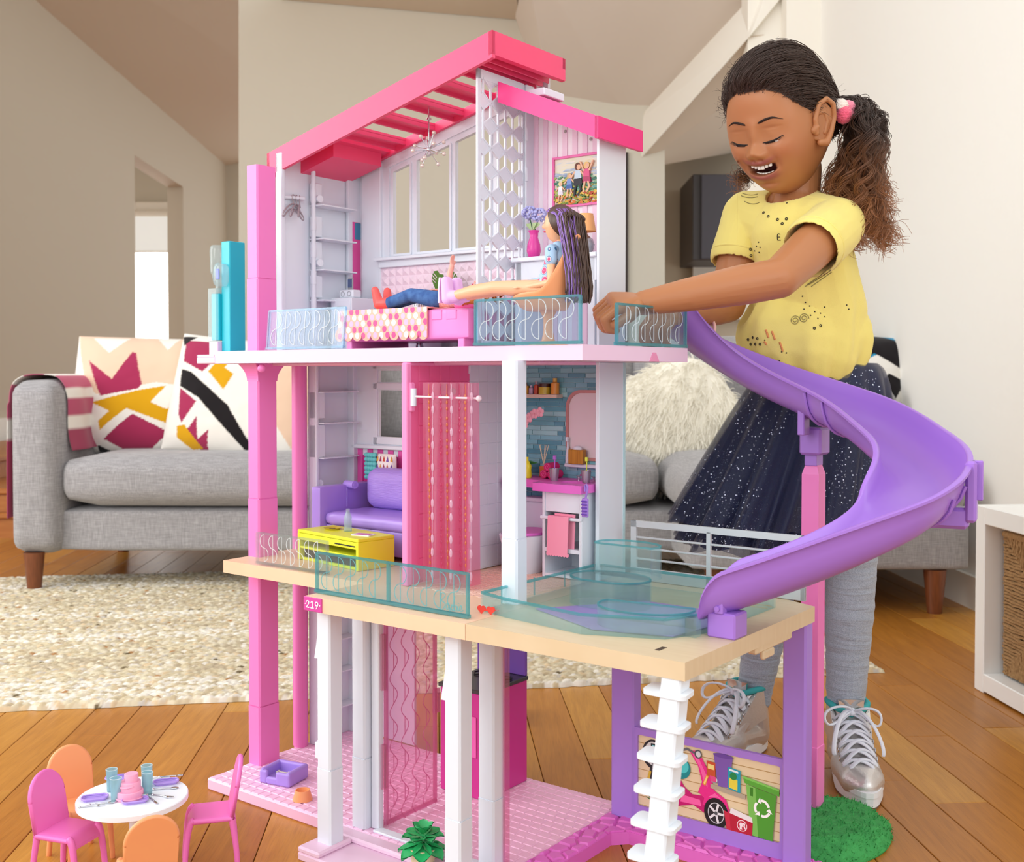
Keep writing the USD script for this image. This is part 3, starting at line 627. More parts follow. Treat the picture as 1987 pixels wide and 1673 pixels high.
hput(cp, 'column_bracket', PINK)
hput(MB().cyl((-.628, .03, .648), (-.6, .012, .648), .0045, n=14).ball((-.6, .012, .648), .0065, 2), 'hinge_pin', PINK)
hput(MB().cyl((-.652, .135, .0175), (-.652, .135, .656), .0115, n=22).box((-.664, .128, .0175), (-.649, .15, .656), .001), 'pink_column', PINK, label='slim rear pink column')
PB = (.0125, .0125)
for (u, v), z0, z1, sm in (((-.335, -.099), .0185, .331, (.118,)), ((-.113, -.099), .0105, .331, (.105,)), ((-.113, -.034), .0185, .331, (.11,)), ((-.336, -.034), .0185, .331, (.115,))):
    post('white_post', u, v, *PB, z0, z1, WHITE, seams=sm)
post('white_post', -.102, -.002, .0125, .0115, .35, .656, WHITE, seams=(.432,))
hput(MB().box((-.321, -.036, .0185), (-.307, -.026, .331), .001), 'door_frame', WHITE)
# lamps, letter slot and pocket on the two front posts
for u, v, z in ((-.349, -.1, .262), (-.127, -.1, .246)):
    lp = hput(MB().hull([(u + x, v + y, z + k) for x in (-.006, .004) for y in (-.008, .008) for k in (0,)] + [(u + x, v + y, z + .036) for x in (-.001, .004) for y in (-.006, .006)]), 'wall_lamp', WHITE)
    hput(MB().box((u - .0058, v - .004, z + .006), (u - .002, v + .004, z + .03), .001), 'lamp_glass', mat('lamp_yellow', '#f0e6a0', .3), lp)
hput(MB().box((-.352, -.106, .193), (-.347, -.094, .208), .001), 'switch_plate', WHITE); hput(MB().box((-.354, -.109, .128), (-.346, -.089, .150), .001).box((-.3541, -.104, .1495), (-.3461, -.093, .1512), 0), 'mailbox', WHITE)

# pink see-through front door, opened inwards, with wave lines
dr = hput(MB().box((-.305, -.028, .024), (-.302, .078, .33), .0008), 'front_door', PINKC)
fr = MB()
for a, b in (((-.028, .024), (-.023, .33)), ((.073, .024), (.078, .33)), ((-.028, .024), (.078, .029)), ((-.028, .325), (.078, .33))): fr.box((-.3055, *a), (-.3005, *b), .0005)
hput(fr, 'door_rim', PEMB, dr)
for q in range(4):
    v0 = -.012 + q * .0225; pts = []; wl_ = MB()
    for k in range(12):
        z = .305 - k * .0235; s = -1 if k % 2 else 1
        wl_.tube([(-.3012, v0 + s * .0075 * math.sin(t), z - .0235 * (t / PI)) for t in np.linspace(0, PI, 9)], .0007, 5)
        if k % 2 == 0: wl_.tube([(-.3012, v0, z), (-.3012, v0, z - .0235)], .0006, 5)
    hput(wl_, 'wave_line', PEMB, dr)
for z0, z1 in ((.21, .286), (.075, .135)): hput(MB().box((-.3075, -.0295, z0), (-.3005, -.0245, z1), .001).cyl((-.304, -.03, z0), (-.304, -.03, z1), .0035), 'hinge', PINKC, dr)
hput(MB().box((-.3, .066, .155), (-.2955, .079, .19), .001), 'handle', PEMB, dr)
hput(MB().box((-.0985, -.03, .019), (-.0965, -.018, .33), .0005), 'side_window', PINKC)

# deck: peach living floor, sand coloured pool terrace
pe = Polygon([(-.655, -.021), (-.347, -.021), (-.347, -.132), (-.075, -.132), (-.075, .252), (-.655, .252)]).buffer(.002).buffer(-.0025)
hput(MB().prism(pe, .331, .35), 'deck', PEACH)
te = Polygon([(-.0752, -.132), (.211, -.132), (.211, .206), (.16, .228), (-.0752, .228)]).buffer(.003).buffer(-.0035)
tr = hput(MB().prism(te, .331, .35), 'pool_terrace', SAND)
hput(MB().box((.197, .04, .322), (.209, .14, .333), .002).box((.203, .06, .312), (.209, .09, .323), .002), 'rib', SAND, tr)
hput(MB().box((.16, -.105, .3498), (.166, -.088, .3502), 0), 'slot', mat('slot_dark', '#4a3a2a', .9), tr)
for k in range(4): hput(MB().tube([(.16 + .012 * math.cos(a) * (1 + .2 * k), .165 + .008 * math.sin(a), .3503) for a in np.linspace(.4 + k, 2.2 + k, 8)], .0007, 4), 'emblem_line', mat('gold_line', '#d99a3a', .5), tr)
# bathroom floor: pinkish honeycomb
hx = MB(); r_ = .0062
for i in range(30):
    for j in range(22):
        u = -.268 + i * r_ * 1.5; v = .0 + (j + .5 * (i % 2)) * r_ * 1.732
        if u < -.11 and v < .24: hx.hull([(u + r_ * .94 * k * math.cos(a), v + r_ * .94 * k * math.sin(a), z) for a in np.arange(6) * PI / 3 for k, z in ((1, .3498), (.88, .3506))])
hput(hx, 'honeycomb_floor', plastic('bath_floor', '#eec3ae'), kind='stuff')
# house number on the front edge
pl = hput(MB().box((-.3475, -.1335, .3315), (-.314, -.131, .3495), .0006), 'number_plate', plastic('plate_magenta', '#d0489e'))
def text_on(mb_parent, txt, height, M, m, name='lettering', bold=False, depth=.0006):
    t = meshkit.text_mesh(txt, height, depth, bold); v = np.array(t.vertices); v[:, :2] -= (v[:, :2].min(0) + v[:, :2].max(0)) / 2
    return put(mb_parent, name, (M(v), t.faces), m, smooth=False)
text_on(pl, '219', .0095, lambda p: np.stack([-.3305 + p[:, 0], -.1336 - p[:, 2], .3405 + p[:, 1]], 1), mat('white_print', '#ffffff', .5))
hput(MB().ball((-.3435, -.1336, .3405), .0009, 1).ball((-.3165, -.1336, .3405), .0009, 1), 'dots', mat('white_print', '#ffffff'), pl)

# upper floor
sl = Polygon([(-.70, 0), (0, 0), (0, .266), (-.05, .29), (-.70, .29)]).buffer(.002).buffer(-.0025)
sb = hput(MB().prism(sl, .6562, .6755), 'upper_floor', PALE)
hput(MB().box((-.745, .0, .6562), (-.698, .12, .6665), .001).box((-.745, .0, .666), (-.741, .12, .6705), .0005).box((-.745, .0, .666), (-.70, .003, .6705), .0005), 'side_tray', PALE, sb)
hput(MB().hull([(.0004, v, .6562) for v in (.16, .185)] + [(.0004, .1725 + s, .668) for s in (-.004, .004)] + [(-.004, v, .6562) for v in (.16, .185)] + [(-.004, .1725 + s, .668) for s in (-.004, .004)]), 'notch', plastic('pink_notch', '#e58fb4'), sb)
hput(MB().box((-.62, .05, .652), (-.1, .2, .6565), .001), 'underside_rib', plastic('pink_underside', '#f0b7d6'), sb)

# see-through railings with looping motif: built flat (x along, y up) and mapped
def railing(x0, x1, z0, z1, n, T, m, em, parent=dh, split=None, flip=1, name='balcony_railing', label=None):
    r = hput(MB().prism(rounded(x0, z0, x1, z1, .003), 0, .0026, T), name, m, parent, label=label)
    fr = MB(); o = rounded(x0, z0, x1, z1, .003); fr.prism(o.difference(o.buffer(-.0028)), -.0008, .0036, T)
    if split: fr.prism(sbox(split - .002, z0, split + .002, z1), -.0004, .0032, T)
    fr.prism(sbox(x0 - .001, z0 - .001, x1 + .001, z0 + .003), -.0015, .0045, T)
    hput(fr, 'rim', em[0], r)
    xs = np.linspace(x0, x1, n + 2)[1:-1]; h = z1 - z0; q = h * .21
    if split: xs = np.concatenate([np.linspace(x0, split, n // 2 + 2)[1:-1], np.linspace(split, x1, n // 2 + 2)[1:-1]])
    for x in xs:
        b = MB(); zc = (z0 + z1) / 2 + h * .02
        P = [(x + flip * q * .9 * math.sin(t), zc + q + q * math.cos(t)) for t in np.linspace(0, PI, 9)] + [(x - flip * q * .9 * math.sin(t), zc - q + q * math.cos(t)) for t in np.linspace(0, PI, 9)][1:]
        pts = lambda P: T(np.array([(a, c, .0032) for a, c in P]))
        b.tube(pts(P), .0006, 5); b.tube(pts([(x, zc + 2 * q), (x, zc)]), .0005, 5); b.tube(pts([(x, zc), (x, zc - 2 * q)]), .0006, 5)
        hput(b, 'loop_motif', em[1], r)
    return r
railing(-.584, -.428, .352, .400, 7, Tu(-.012), CLEARG, (CLEARG, EMB), flip=-1, label='clear balcony railing of the living floor')
r2 = railing(-.349, -.088, .352, .405, 10, Tu(-.108), CLEAR, (TEALP, EMBT), split=-.218, label='long teal balcony railing above the entrance')
lean = lambda T0, k: (lambda p: T0(p) + np.outer(np.clip(p[:, 1] - .678, 0, 1) * k, [0, 1, 0]))
railing(-.577, -.411, .677, .736, 7, lambda p: Tu(.0 + .004)(p) + np.outer((p[:, 1] - .677) * .22, [.45, 0, 0]), CLEARB, (CLEARB, EMB), label='pale blue railing in front of the polka dot blanket')
railing(-.1686, -.003, .677, .736, 7, Tu(.003), CLEARB, (TEALP, EMB), label='pale blue railing in front of the seated doll')
railing(.080, .264, .677, .730, 7, lambda p: Tv(-.004)(p), CLEARB, (TEALP, EMB), label='pale blue railing beside the slide')
# raised script on the long railing
def script_b(o, s):
    def st(P): return [(o[0] + x * s, o[1] + y * s) for x, y in P]
    B1 = st([(0, 0), (.05, .5), (.1, 1)]); B2 = st([(.0, .85), (.25, 1.05), (.42, .85), (.12, .55), (.4, .4), (.3, .05), (.02, .05)])
    a = st([(.75, .35), (.6, .4), (.52, .15), (.65, .02), (.78, .35), (.78, .05), (.9, .1)]); r = st([(.95, .05), (1.0, .38), (1.05, .3), (1.15, .36)])
    b = st([(1.25, .95), (1.2, .05), (1.38, .08), (1.4, .32), (1.22, .25)]); i = st([(1.52, .35), (1.5, .05), (1.6, .1)]); e = st([(1.66, .2), (1.82, .26), (1.72, .4), (1.64, .15), (1.78, .03), (1.92, .15)])
    d = st([(1.55, .5), (1.56, .54)])
    return [B1, B2, a, r, b, i, e, d]
b = MB()
for P in script_b((-.131, .3575), .0185): b.tube([(x, -.1115, z) for x, z in bezier(P, 4 * len(P))], .0006, 5)
hput(b, 'script_lettering', EMBT, r2)

# walls of the living floor and ground floor at the left
def shelf_wall(z0, z1, shelves, u0=-.648, v0=.15, v1=.252):
    w = hput(MB().box((u0, v0, z0), (u0 + .004, v1, z1), .0006), 'side_wall', WHITE)
    hput(MB().box((u0, v0, z0), (u0 + .02, v0 + .006, z1), .001), 'upright', WHITE, w); hput(MB().box((u0, v1 - .014, z0), (u0 + .018, v1, z1), .001), 'upright', WHITE, w)
    for z in shelves: hput(MB().hull([(u0 + .002, v, z + k) for v in (v0 + .004, v1 - .01) for k in (0, -.0018)] + [(u0 + .03, v, z + k) for v in (v0 + .008, v1 - .012) for k in (0, -.0018)]), 'shelf', WHITE, w)
    for z in shelves[::2]: hput(MB().cyl((u0 + .004, v0 + .016, z + .012), (u0 + .016, v0 + .012, z + .012), .006, n=14).cyl((u0 + .0155, v0 + .0122, z + .012), (u0 + .0165, v0 + .0118, z + .012), .0028, n=10), 'peg', WHITE, w)
    return w
w1 = shelf_wall(.0185, .331, (.075, .135, .19, .245, .3)); w2 = shelf_wall(.35, .656, (.445, .50, .558, .61))
hput(MB().box((-.645, .15, .50), (-.63, .172, .555), .001).box((-.645, .15, .565), (-.63, .172, .61), .001), 'box', WHITE, w2)
hput(MB().box((-.645, .249, .0185), (-.5, .254, .331), 0), 'back_wall', WHITE)

# living room window wall
ww = unary_union([sbox(-.648, .50, -.27, .656)]).difference(unary_union([sbox(-.578, .6255, -.43, .645), sbox(-.578, .533, -.43, .612)]))
lw = hput(MB().prism(ww, 0, .005, Tu(.252)), 'window_wall', WHITE)
fr = MB()
for a, b_, c, d in ((-.590, .520, -.42, .533), (-.590, .6475, -.42, .656), (-.590, .520, -.580, .656), (-.590, .613, -.42, .6245)): fr.box((a, .2445, b_), (c, .2475, d), .001)
fr.box((-.636, .238, .512), (-.42, .248, .5185), .001); hput(fr, 'window_frame', WHITE, lw)
hput(MB().box((-.648, .248, .35), (-.27, .254, .5), 0), 'back_wall', plastic('wall_magenta', '#d43a97'))
for k in range(9): hput(MB().box((-.628 + k * .024, .2455, .42), (-.616 + k * .024, .2485, .511), 0), 'stripe', plastic('stripe_pink', '#e457a9'), lw)

# partition: pink shower panel, then white tiled wall
sp_ = hput(MB().box((-.287, -.006, .351), (-.283, .1265, .6545), .001), 'shower_panel', plastic('shower_pink', '#f0689f'))
hput(MB().box((-.2895, -.008, .351), (-.2795, .002, .6545), .001).box((-.289, -.006, .651), (-.281, .1265, .6553), .0005), 'frame', plastic('shower_frame', '#f48cc0'), sp_)
for v in np.arange(.02, .12, .022):
    for z in np.arange(.355, .64, .0305): hput(MB().box((-.2832, v, z), (-.2822, v + .0212, z + .0297), .0006), 'tile', plastic('shower_pink', '#f0689f'), sp_)
tw_ = hput(MB().box((-.287, .1275, .351), (-.283, .252, .655), .0006), 'tiled_wall', WHITE)
for v in np.arange(.13, .248, .0215):
    for z in np.arange(.354, .64, .0305): hput(MB().box((-.2832, v, z), (-.2823, v + .0208, z + .0298), .0006), 'tile', WHITE, tw_)
for z in (.37, .41, .45, .5, .55, .60, .64): hput(MB().cyl((-.281, .128, z), (-.281, .128, z + .014), .002, n=10), 'hinge', WHITE, tw_)
hput(MB().box((-.282, -.004, .588), (-.276, .006, .628), .002), 'rod_clip', plastic('shower_frame', '#f48cc0'), sp_)
hput(MB().cyl((-.276, .001, .596), (-.276, .001, .62), .0045, n=14), 'rod_mount', WHITE, sp_)
hput(MB().tube([(-.283, .068, .619), (-.272, .066, .622), (-.262, .062, .619)], .0045, 10).cyl((-.264, .063, .6205), (-.256, .059, .6145), .004, .0062), 'shower_head', CHROME, sp_)
rod = hput(MB().cyl((-.276, .0, .609), (-.185, .03, .607), .0016).ball((-.185, .03, .607), .0042, 2), 'curtain_rod', mat('rod_pink', '#f2dfe8', .3), sp_)
# blue mosaic bathroom wall
bw_ = hput(MB().box((-.285, .2505, .35), (-.095, .2555, .656), 0), 'mosaic_wall', plastic('grout', '#bfe0e4'))
rm = np.random.default_rng(12); cols = [plastic(f'mosaic_{k}', c, .25) for k, c in enumerate(('#79b9c4', '#93cdd3', '#68a9b8', '#a6d8dc', '#86c2cf', '#5f9fb0'))]
MBs = [MB() for _ in cols]; npart = 0
for j in range(42):
    z = .3515 + j * .00725; u = -.283 + rm.uniform(-.03, 0)
    while u < -.097:
        Lq = rm.uniform(.018, .05); a, b_ = max(u, -.283) + .0004, min(u + Lq, -.097) - .0004; u += Lq
        if b_ - a < .003: continue
        k = rm.integers(6)
        if z > .495 and npart < 290: hput(MB().box((a, .2487, z), (b_, .251, z + .0064), .0003), 'mosaic_tile', cols[k], bw_); npart += 1
        else: MBs[k].box((a, .2487, z), (b_, .251, z + .0064), .0003)
for k in range(6):
    if MBs[k].v: hput(MBs[k], 'mosaic', cols[k], bw_, kind='stuff')
mi = hput(MB().prism(rounded(-.192, .512, -.112, .616, .026, 10).difference(rounded(-.1875, .5165, -.1165, .6115, .022, 10)), 0, .004, Tu(.2487)), 'mirror_frame', mat('rose_gold', '#c79a92', .3, metal=.4), bw_)
hput(MB().prism(rounded(-.1885, .5155, -.1155, .6125, .022, 10), 0, .0015, Tu(.2487)), 'mirror_glass', mat('mirror_print', '#e8dcdf', .15), mi)
sh = hput(MB().box((-.2725, .232, .6035), (-.2, .249, .609), .0006), 'wall_shelf', plastic('shelf_beige', '#e6cdb8'), bw_)
hput(MB().box((-.19, .238, .502), (-.105, .249, .507), .0006), 'ledge', WHITE, bw_)
# right side wall of both storeys
hput(MB().box((-.1, .186, .35), (-.096, .252, .656), .0008).box((-.101, .185, .35), (-.095, .188, .656), .0005), 'end_wall', WHITE)

# upper storey walls
zr = lambda u: 1.002 + .244 * (u + .689)          # top of the main roof
w3 = hput(MB().hull([(-.667, v, z) for v in (.1, .285) for z in (.6755, 1.0)] + [(-.663, v, z) for v in (.1, .285) for z in (.6755, 1.0)]), 'end_wall', WHITE)
hput(MB().box((-.664, .099, .6755), (-.652, .106, 1.0), .001), 'upright', WHITE, w3)
hput(MB().cyl((-.65, .166, .677), (-.65, .166, .985), .004, n=14), 'hinge_rail', WHITE, w3)
for z in (.70, .745, .79, .835, .88, .925): hput(MB().cyl((-.65, .166, z), (-.65, .166, z + .022), .0048, n=12), 'hinge', WHITE, w3)
for z in (.923, .867, .815, .764): hput(MB().hull([(-.662, v, z + k) for v in (.168, .258) for k in (0, -.002)] + [(-.632, v, z + k) for v in (.172, .25) for k in (0, -.002)]), 'shelf', WHITE, w3)
for z0, z1 in ((.93, .96), (.87, .905), (.825, .862), (.768, .805)): hput(MB().box((-.662, .168, z0), (-.65, .186, z1), .001), 'bracket', WHITE, w3)
for z in (.925, .818): hput(MB().cyl((-.66, .178, z + .008), (-.642, .174, z + .008), .006, n=14).cyl((-.643, .1742, z + .008), (-.6415, .1738, z + .008), .0025, n=10), 'peg', WHITE, w3)
hput(MB().cyl((-.662, .1, .929), (-.655, .15, .932), .0032), 'clothes_rail', WHITE, w3)
cs_ = hput(MB().box((-.662, .252, .68), (-.655, .283, .985), .001), 'corner_post', WHITE, w3)
hput(MB().box((-.655, .262, .78), (-.6535, .282, .905), 0), 'poster', mat('poster_pink', '#e0559f', .4), w3); hput(MB().box((-.6536, .266, .875), (-.653, .282, .904), 0), 'poster', mat('poster_blue', '#4a86a8', .4), w3)
# window wall of the bedroom, following the roof
wn = Polygon([(-.658, .6755), (-.25, .6755), (-.25, zr(-.25) - .006), (-.658, zr(-.658) - .006)])
ops = [Polygon([(a, .845), (b, .845), (b, zr(b) - .045), (a, zr(a) - .045)]) for a, b in ((-.573, -.535), (-.519, -.447), (-.434, -.362), (-.349, -.30), (-.29, -.262))]
bwall = hput(MB().prism(wn.difference(unary_union(ops)), 0, .006, Tu(.286)), 'window_wall', WHITE)
o = Polygon([(-.586, .83), (-.252, .83), (-.252, zr(-.252) - .030), (-.586, zr(-.586) - .030)]); hput(MB().prism(o.difference(unary_union(ops)).difference(o.buffer(-.004).difference(unary_union([q.buffer(.004) for q in ops]))), .0055, .008, Tu(.286)), 'window_frame', WHITE, bwall)
hput(MB().box((-.605, .262, .8335), (-.25, .281, .8385), .0008).box((-.60, .27, .822), (-.25, .281, .834), .0008), 'sill', WHITE, bwall)
hput(MB().box((-.645, .274, .6755), (-.60, .2815, 1.005), .001), 'margin', WHITE, bwall)
pd_ = hput(MB().box((-.6, .277, .74), (-.25, .281, .824), 0), 'padded_panel', plastic('pad_pink', '#efd9e6'), bwall)
for i in range(22):
    for j in range(5):
        u, z = -.5985 + i * .0158, .7435 + j * .0158; q = .0155
        hput(MB().add([(u, .277, z), (u + q, .277, z), (u + q, .277, z + q), (u, .277, z + q), (u + q * .5, .2725, z + q * .5)], [[0, 1, 4], [1, 2, 4], [2, 3, 4], [3, 0, 4], [0, 2, 1], [0, 3, 2]]), 'pad', plastic('pad_pink', '#efd9e6'), pd_, smooth=False)
# lattice screen
la = MB(); V0, V1, Z0, Z1 = .12, .231, .684, 1.076
fr = MB(); T = Tv(-.2625)
for a in ((V0, Z0, V0 + .008, Z1), (V1 - .003, Z0, V1, Z1 - .02), (V0, Z0, V1, Z0 + .004), (V0, Z1 - .014, V1, Z1)): fr.prism(sbox(*a), 0, .0035, T)
lt = hput(fr, 'lattice_screen', WHITE)
cw, rh = .0175, .0655; hw_, hh = .0172, .0118
area = sbox(V0 + .006, Z0, V1 - .001, Z1 - .01)
for i in range(7):
    v = V0 + .0135 + i * cw
    for j in range(-1, 7):
        z = Z0 + .02 + j * rh + (rh / 2 if i % 2 else 0)
        d = Polygon([(v - hw_, z), (v, z - hh), (v + hw_, z), (v, z + hh)]).intersection(area)
        if not d.is_empty and d.area > 1e-5: hput(MB().prism(d, .0006, .003, T), 'diamond', WHITE, lt)
        bar = sbox(v - .0013, z + hh - .001, v + .0013, z + rh - hh + .001).intersection(area)
        b = MB()
        if not bar.is_empty and bar.area > 1e-6: b.prism(bar, 0.0005, .0035, T)
        e = LineString([(v - hw_, z), (v, z - hh), (v + hw_, z), (v, z + hh), (v - hw_, z)]).buffer(.0011).intersection(area)
        if not e.is_empty: b.prism(e, 0, .0038, T)
        if b.v: hput(b, 'lattice_bar', WHITE, lt)
hput(MB().box((-.265, .232, .6755), (-.255, .252, 1.075), .0008).cyl((-.257, .2325, .69), (-.257, .2325, 1.04), .0022, n=10), 'lattice_post', WHITE)
for z in (.72, .79, .86, .93, .99): hput(MB().cyl((-.256, .2325, z), (-.256, .2325, z + .02), .003, n=10), 'hinge', WHITE, lt)
# striped wall of the upper right room
z2 = lambda u: .9892 + .43 * (-.0794 - u)         # top line of the small roof
sw = hput(MB().prism(Polygon([(-.262, .6755), (-.097, .6755), (-.097, z2(-.097) - .004), (-.262, z2(-.262) - .004)]), 0, .004, Tu(.256)), 'striped_wall', plastic('stripe_white', '#f6eaf2'))
for k in range(9):
    u = -.256 + k * .0178; hput(MB().prism(Polygon([(u, .676), (u + .0085, .676), (u + .0085, z2(u + .0085) - .006), (u, z2(u) - .006)]), .0035, .0055, Tu(.256)), 'stripe', plastic('stripe_rose', '#f0cfe2'), sw)
for u, z in ((-.197, 1.0), (-.152, .983)): hput(MB().ball((u, .25, z), .0025, 2, scale=(1, .5, 1)), 'screw', mat('grey_screw', '#a79a9a', .4), sw)
hput(MB().hull([(u, v, z) for u in (-.1, -.096) for v in (.186, .256) for z in (.6755, .975)]), 'end_wall', WHITE)
# main roof
def slope_box(mb, u0, u1, v0, v1, dz0, dz1, zf=zr): return mb.hull([(u, v, zf(u) + d) for u in (u0, u1) for v in (v0, v1) for d in (dz0, dz1)])
rf = hput(slope_box(MB(), -.689, -.2175, .1, .107, -.038, 0), 'main_roof', HOT)
slope_box(q := MB(), -.2235, -.2175, .1, .28, -.033, 0); hput(q, 'fascia', HOT, rf)
slope_box(q := MB(), -.689, -.683, .1, .28, -.036, 0); hput(q, 'fascia', HOT, rf)
slope_box(q := MB(), -.689, -.2175, .273, .28, -.016, 0); hput(q, 'fascia', HOT, rf)
slope_box(q := MB(), -.687, -.575, .104, .276, -.012, -.006); slope_box(q, -.67, -.585, .15, .262, -.034, -.01); hput(q, 'roof_plate', HOT, rf)
slope_box(q := MB(), -.275, -.2185, .104, .276, -.010, -.004); hput(q, 'roof_plate', HOT, rf)
for u in (-.268, -.256, -.244, -.232): hput(slope_box(MB(), u, u + .002, .108, .272, -.028, -.009), 'coffer_rib', HOT, rf)
for u in (-.565, -.500, -.437, -.374, -.316):
    s = hput(slope_box(MB(), u, u + .026, .106, .274, -.006, -.001), 'roof_slat', HOT, rf)
    hput(slope_box(MB(), u, u + .003, .106, .274, -.012, -.005), 'slat_edge', HOT, s); hput(slope_box(MB(), u + .023, u + .026, .106, .274, -.012, -.005), 'slat_edge', HOT, s)
# small right roof
r2f = hput(MB().hull([(u, v, z2(u) + d) for u in (-.2503, -.0794) for v in (.155, .1605) for d in (-.030, 0)]), 'small_roof', plastic('deep_pink_plastic', '#ee3f88'))
hput(MB().box((-.084, .155, .9595), (-.0785, .275, .99), .0006), 'fascia', plastic('deep_pink_plastic', ''), r2f)
hput(MB().hull([(u, v, z2(u) + d) for u in (-.2503, -.08) for v in (.157, .275) for d in (-.005, -.001)]), 'roof_plate', plastic('deep_pink_plastic', ''), r2f)
hput(MB().hull([(u, v, z2(u) + d) for u in (-.2503, -.08) for v in (.163, .253) for d in (-.0075, -.005)]), 'soffit', plastic('stripe_rose', ''), r2f)
hput(MB().box((-.258, .2, 1.045), (-.2, .252, 1.056), .001), 'ridge_wall', WHITE)

# garage: purple frame with a printed panel, white ladder
post('garage_post', -.0675, .2135, .0185, .011, .0185, .331, PURP); post('garage_post', .1875, .208, .0155, .0115, .0185, .331, PURP)
gp = hput(MB().prism(sbox(-.05, .0195, .174, .149).difference(rounded(-.044, .0405, .166, .1395, .003)), 0, .006, Tu(.211)), 'garage_panel', PURP)
hput(MB().box((-.047, .2085, .02), (.17, .2115, .1455), 0), 'panel_back', PURP, gp)
lad = MB(); A, B = np.array([.193, -.118, .331]), np.array([.193, -.182, .0]); ax = (B - A) / np.linalg.norm(B - A); ly = np.cross(ax, [1, 0, 0]); ly /= np.linalg.norm(ly)
ld = hput(MB().obox((A + B) / 2, np.array([.0115, 0, 0]), ly * .011, ax * np.linalg.norm(B - A) / 2, .002), 'ladder', plastic('ladder_white', '#e4eaf0'))
for k in range(10):
    c = A + ax * (.016 + k * .0325)
    pl_ = rounded(-.0265, -.012, .0235, .0125, .006)
    hput(MB().prism(pl_, -.0022, .0022, lambda p, c=c: c + np.stack([p[:, 0] - .004, p[:, 1] - .003, p[:, 2] + p[:, 1] * .12], 1)), 'rung', plastic('ladder_white', ''), ld)

# printed garage picture: flat shapes on the panel, s to the right and t up in centimetres (21 x 9.9)
pr_ = MB(); lay = [0]
def shape(pts, c, parent_mb=None):
    lay[0] += 1; mb = parent_mb or pr_
    g = pts if hasattr(pts, 'geom_type') else Polygon(pts).buffer(0)
    mb.prism(g, .00015 + lay[0] * .00004, .00035 + lay[0] * .00004, lambda p: np.stack([-.044 + p[:, 0] * .01, .2086 - p[:, 2], .0405 + p[:, 1] * .01], 1), c=lin(c))
shape(sbox(0, 0, 21, 9.9), '#e6d2ac')
for k in range(8): shape(sbox(0, k * 1.24 + .02, 21, k * 1.24 + .12), '#b8965f')
el = lambda x, y, a, b=None: affinity.scale(Point(x, y).buffer(1, quad_segs=10), a, b or a)
pol = lambda *p: list(p)
# charging station
shape(pol((1.6, 3.2), (3.6, 3.2), (3.4, 6), (1.9, 6)), '#3a3a3e'); shape(el(2.4, 7.5, 1.75, 2.05), '#2b2b2e'); shape(el(2.4, 7.6, 1.4, 1.65), '#d6dad8'); shape(sbox(2.0, 8.1, 2.9, 9.0), '#22343a'); shape(sbox(2.25, 8.3, 2.6, 8.8), '#7fd0d6'); shape(sbox(1.7, 7.1, 3.2, 7.5), '#1fa8a0'); shape(el(2.1, 7.5, .45), '#1fa8a0'); shape(el(2.8, 7.5, .4), '#1fa8a0'); shape(el(1.35, 7.9, .18), '#2a8a3a'); shape(el(3.4, 7.9, .18), '#c83a2a'); shape(sbox(2.2, 5.3, 2.7, 6.6), '#8c9094')
shape(LineString([(1.9, 5), (1.4, 3), (2.0, 1.9), (3.2, 2.1), (3.6, 4.4)]).buffer(.18), '#d8b43a')
for a in range(9): shape(affinity.translate(affinity.rotate(Polygon([(-.16, 0), (.16, 0), (0, 1.7)]), 70 - a * 17.5, origin=(0, 0)), 2.7, .9), '#2f6a3a' if a % 2 else '#447f4a')
# scooter
S0 = '#e8308c'; S1 = '#f767ac'; S2 = '#c71f72'
shape(pol((4.3, 2.2), (6.2, 1.3), (8.6, 2.0), (10.2, 1.3), (10.6, 3.6), (8.4, 3.4), (7.2, 4.2), (6.2, 5.6), (5.2, 5.2), (3.9, 5.0)), S2)
shape(pol((3.6, 3.0), (4.6, 2.5), (6.3, 2.2), (6.8, 3.8), (6.2, 5.8), (5.0, 6.0), (3.9, 5.2)), S0); shape(pol((6.6, 2.0), (9.8, 2.1), (9.6, 2.9), (7.0, 3.0)), S1)
shape(pol((8.0, 9.2), (9.3, 9.5), (11.2, 6.4), (11.8, 4.4), (10.4, 3.2), (9.3, 3.9), (9.9, 5.4), (9.3, 7.4)), S0); shape(pol((8.4, 9.0), (9.0, 9.2), (10.6, 6.3), (10.7, 4.8), (10.2, 5.4), (9.6, 7.2)), S1)
shape(pol((10.0, 2.4), (10.4, 4.0), (11.8, 4.6), (13.4, 3.8), (14.0, 2.2), (12.6, 2.6), (11.2, 2.3)), S0); shape(pol((10.8, 3.6), (11.8, 4.3), (13.0, 3.6), (12.2, 3.8)), S1)
shape(el(6.6, 6.6, 1.55, 1.5), '#168f93'); shape(el(6.9, 6.9, 1.0, .95), '#4fd0cf'); shape(pol((5.4, 7.6), (6.2, 9.0), (7.2, 8.6), (7.0, 7.6)), '#0f6f78'); shape(LineString([(5.6, 6.6), (6.2, 7.2), (6.4, 8.6), (7.2, 8.6)]).buffer(.12), '#e8e8e8')
shape(LineString([(6.6, 8.9), (7.6, 9.4), (8.6, 9.1)]).buffer(.15), '#6a6a70'); shape(el(9.3, 9.0, .55, .6), '#55585c'); shape(el(9.35, 9.0, .35, .4), '#d5dadd'); shape(el(11.7, 6.1, .55, .45), '#9aa0a6'); shape(el(11.8, 6.1, .38, .3), '#eceff1'); shape(pol((10.0, 5.2), (10.6, 6.6), (10.9, 6.4), (10.4, 5.0)), '#f0a23c'); shape(pol((10.15, 5.35), (10.6, 6.35), (10.75, 6.25), (10.35, 5.2)), '#f4d98a')
shape(el(12.0, 1.7, 1.75, 2.0), '#1d1d20'); shape(el(12.0, 1.7, 1.2, 1.4), '#c4c8cc'); shape(el(12.0, 1.7, 1.08, 1.28), '#2a2a2e')
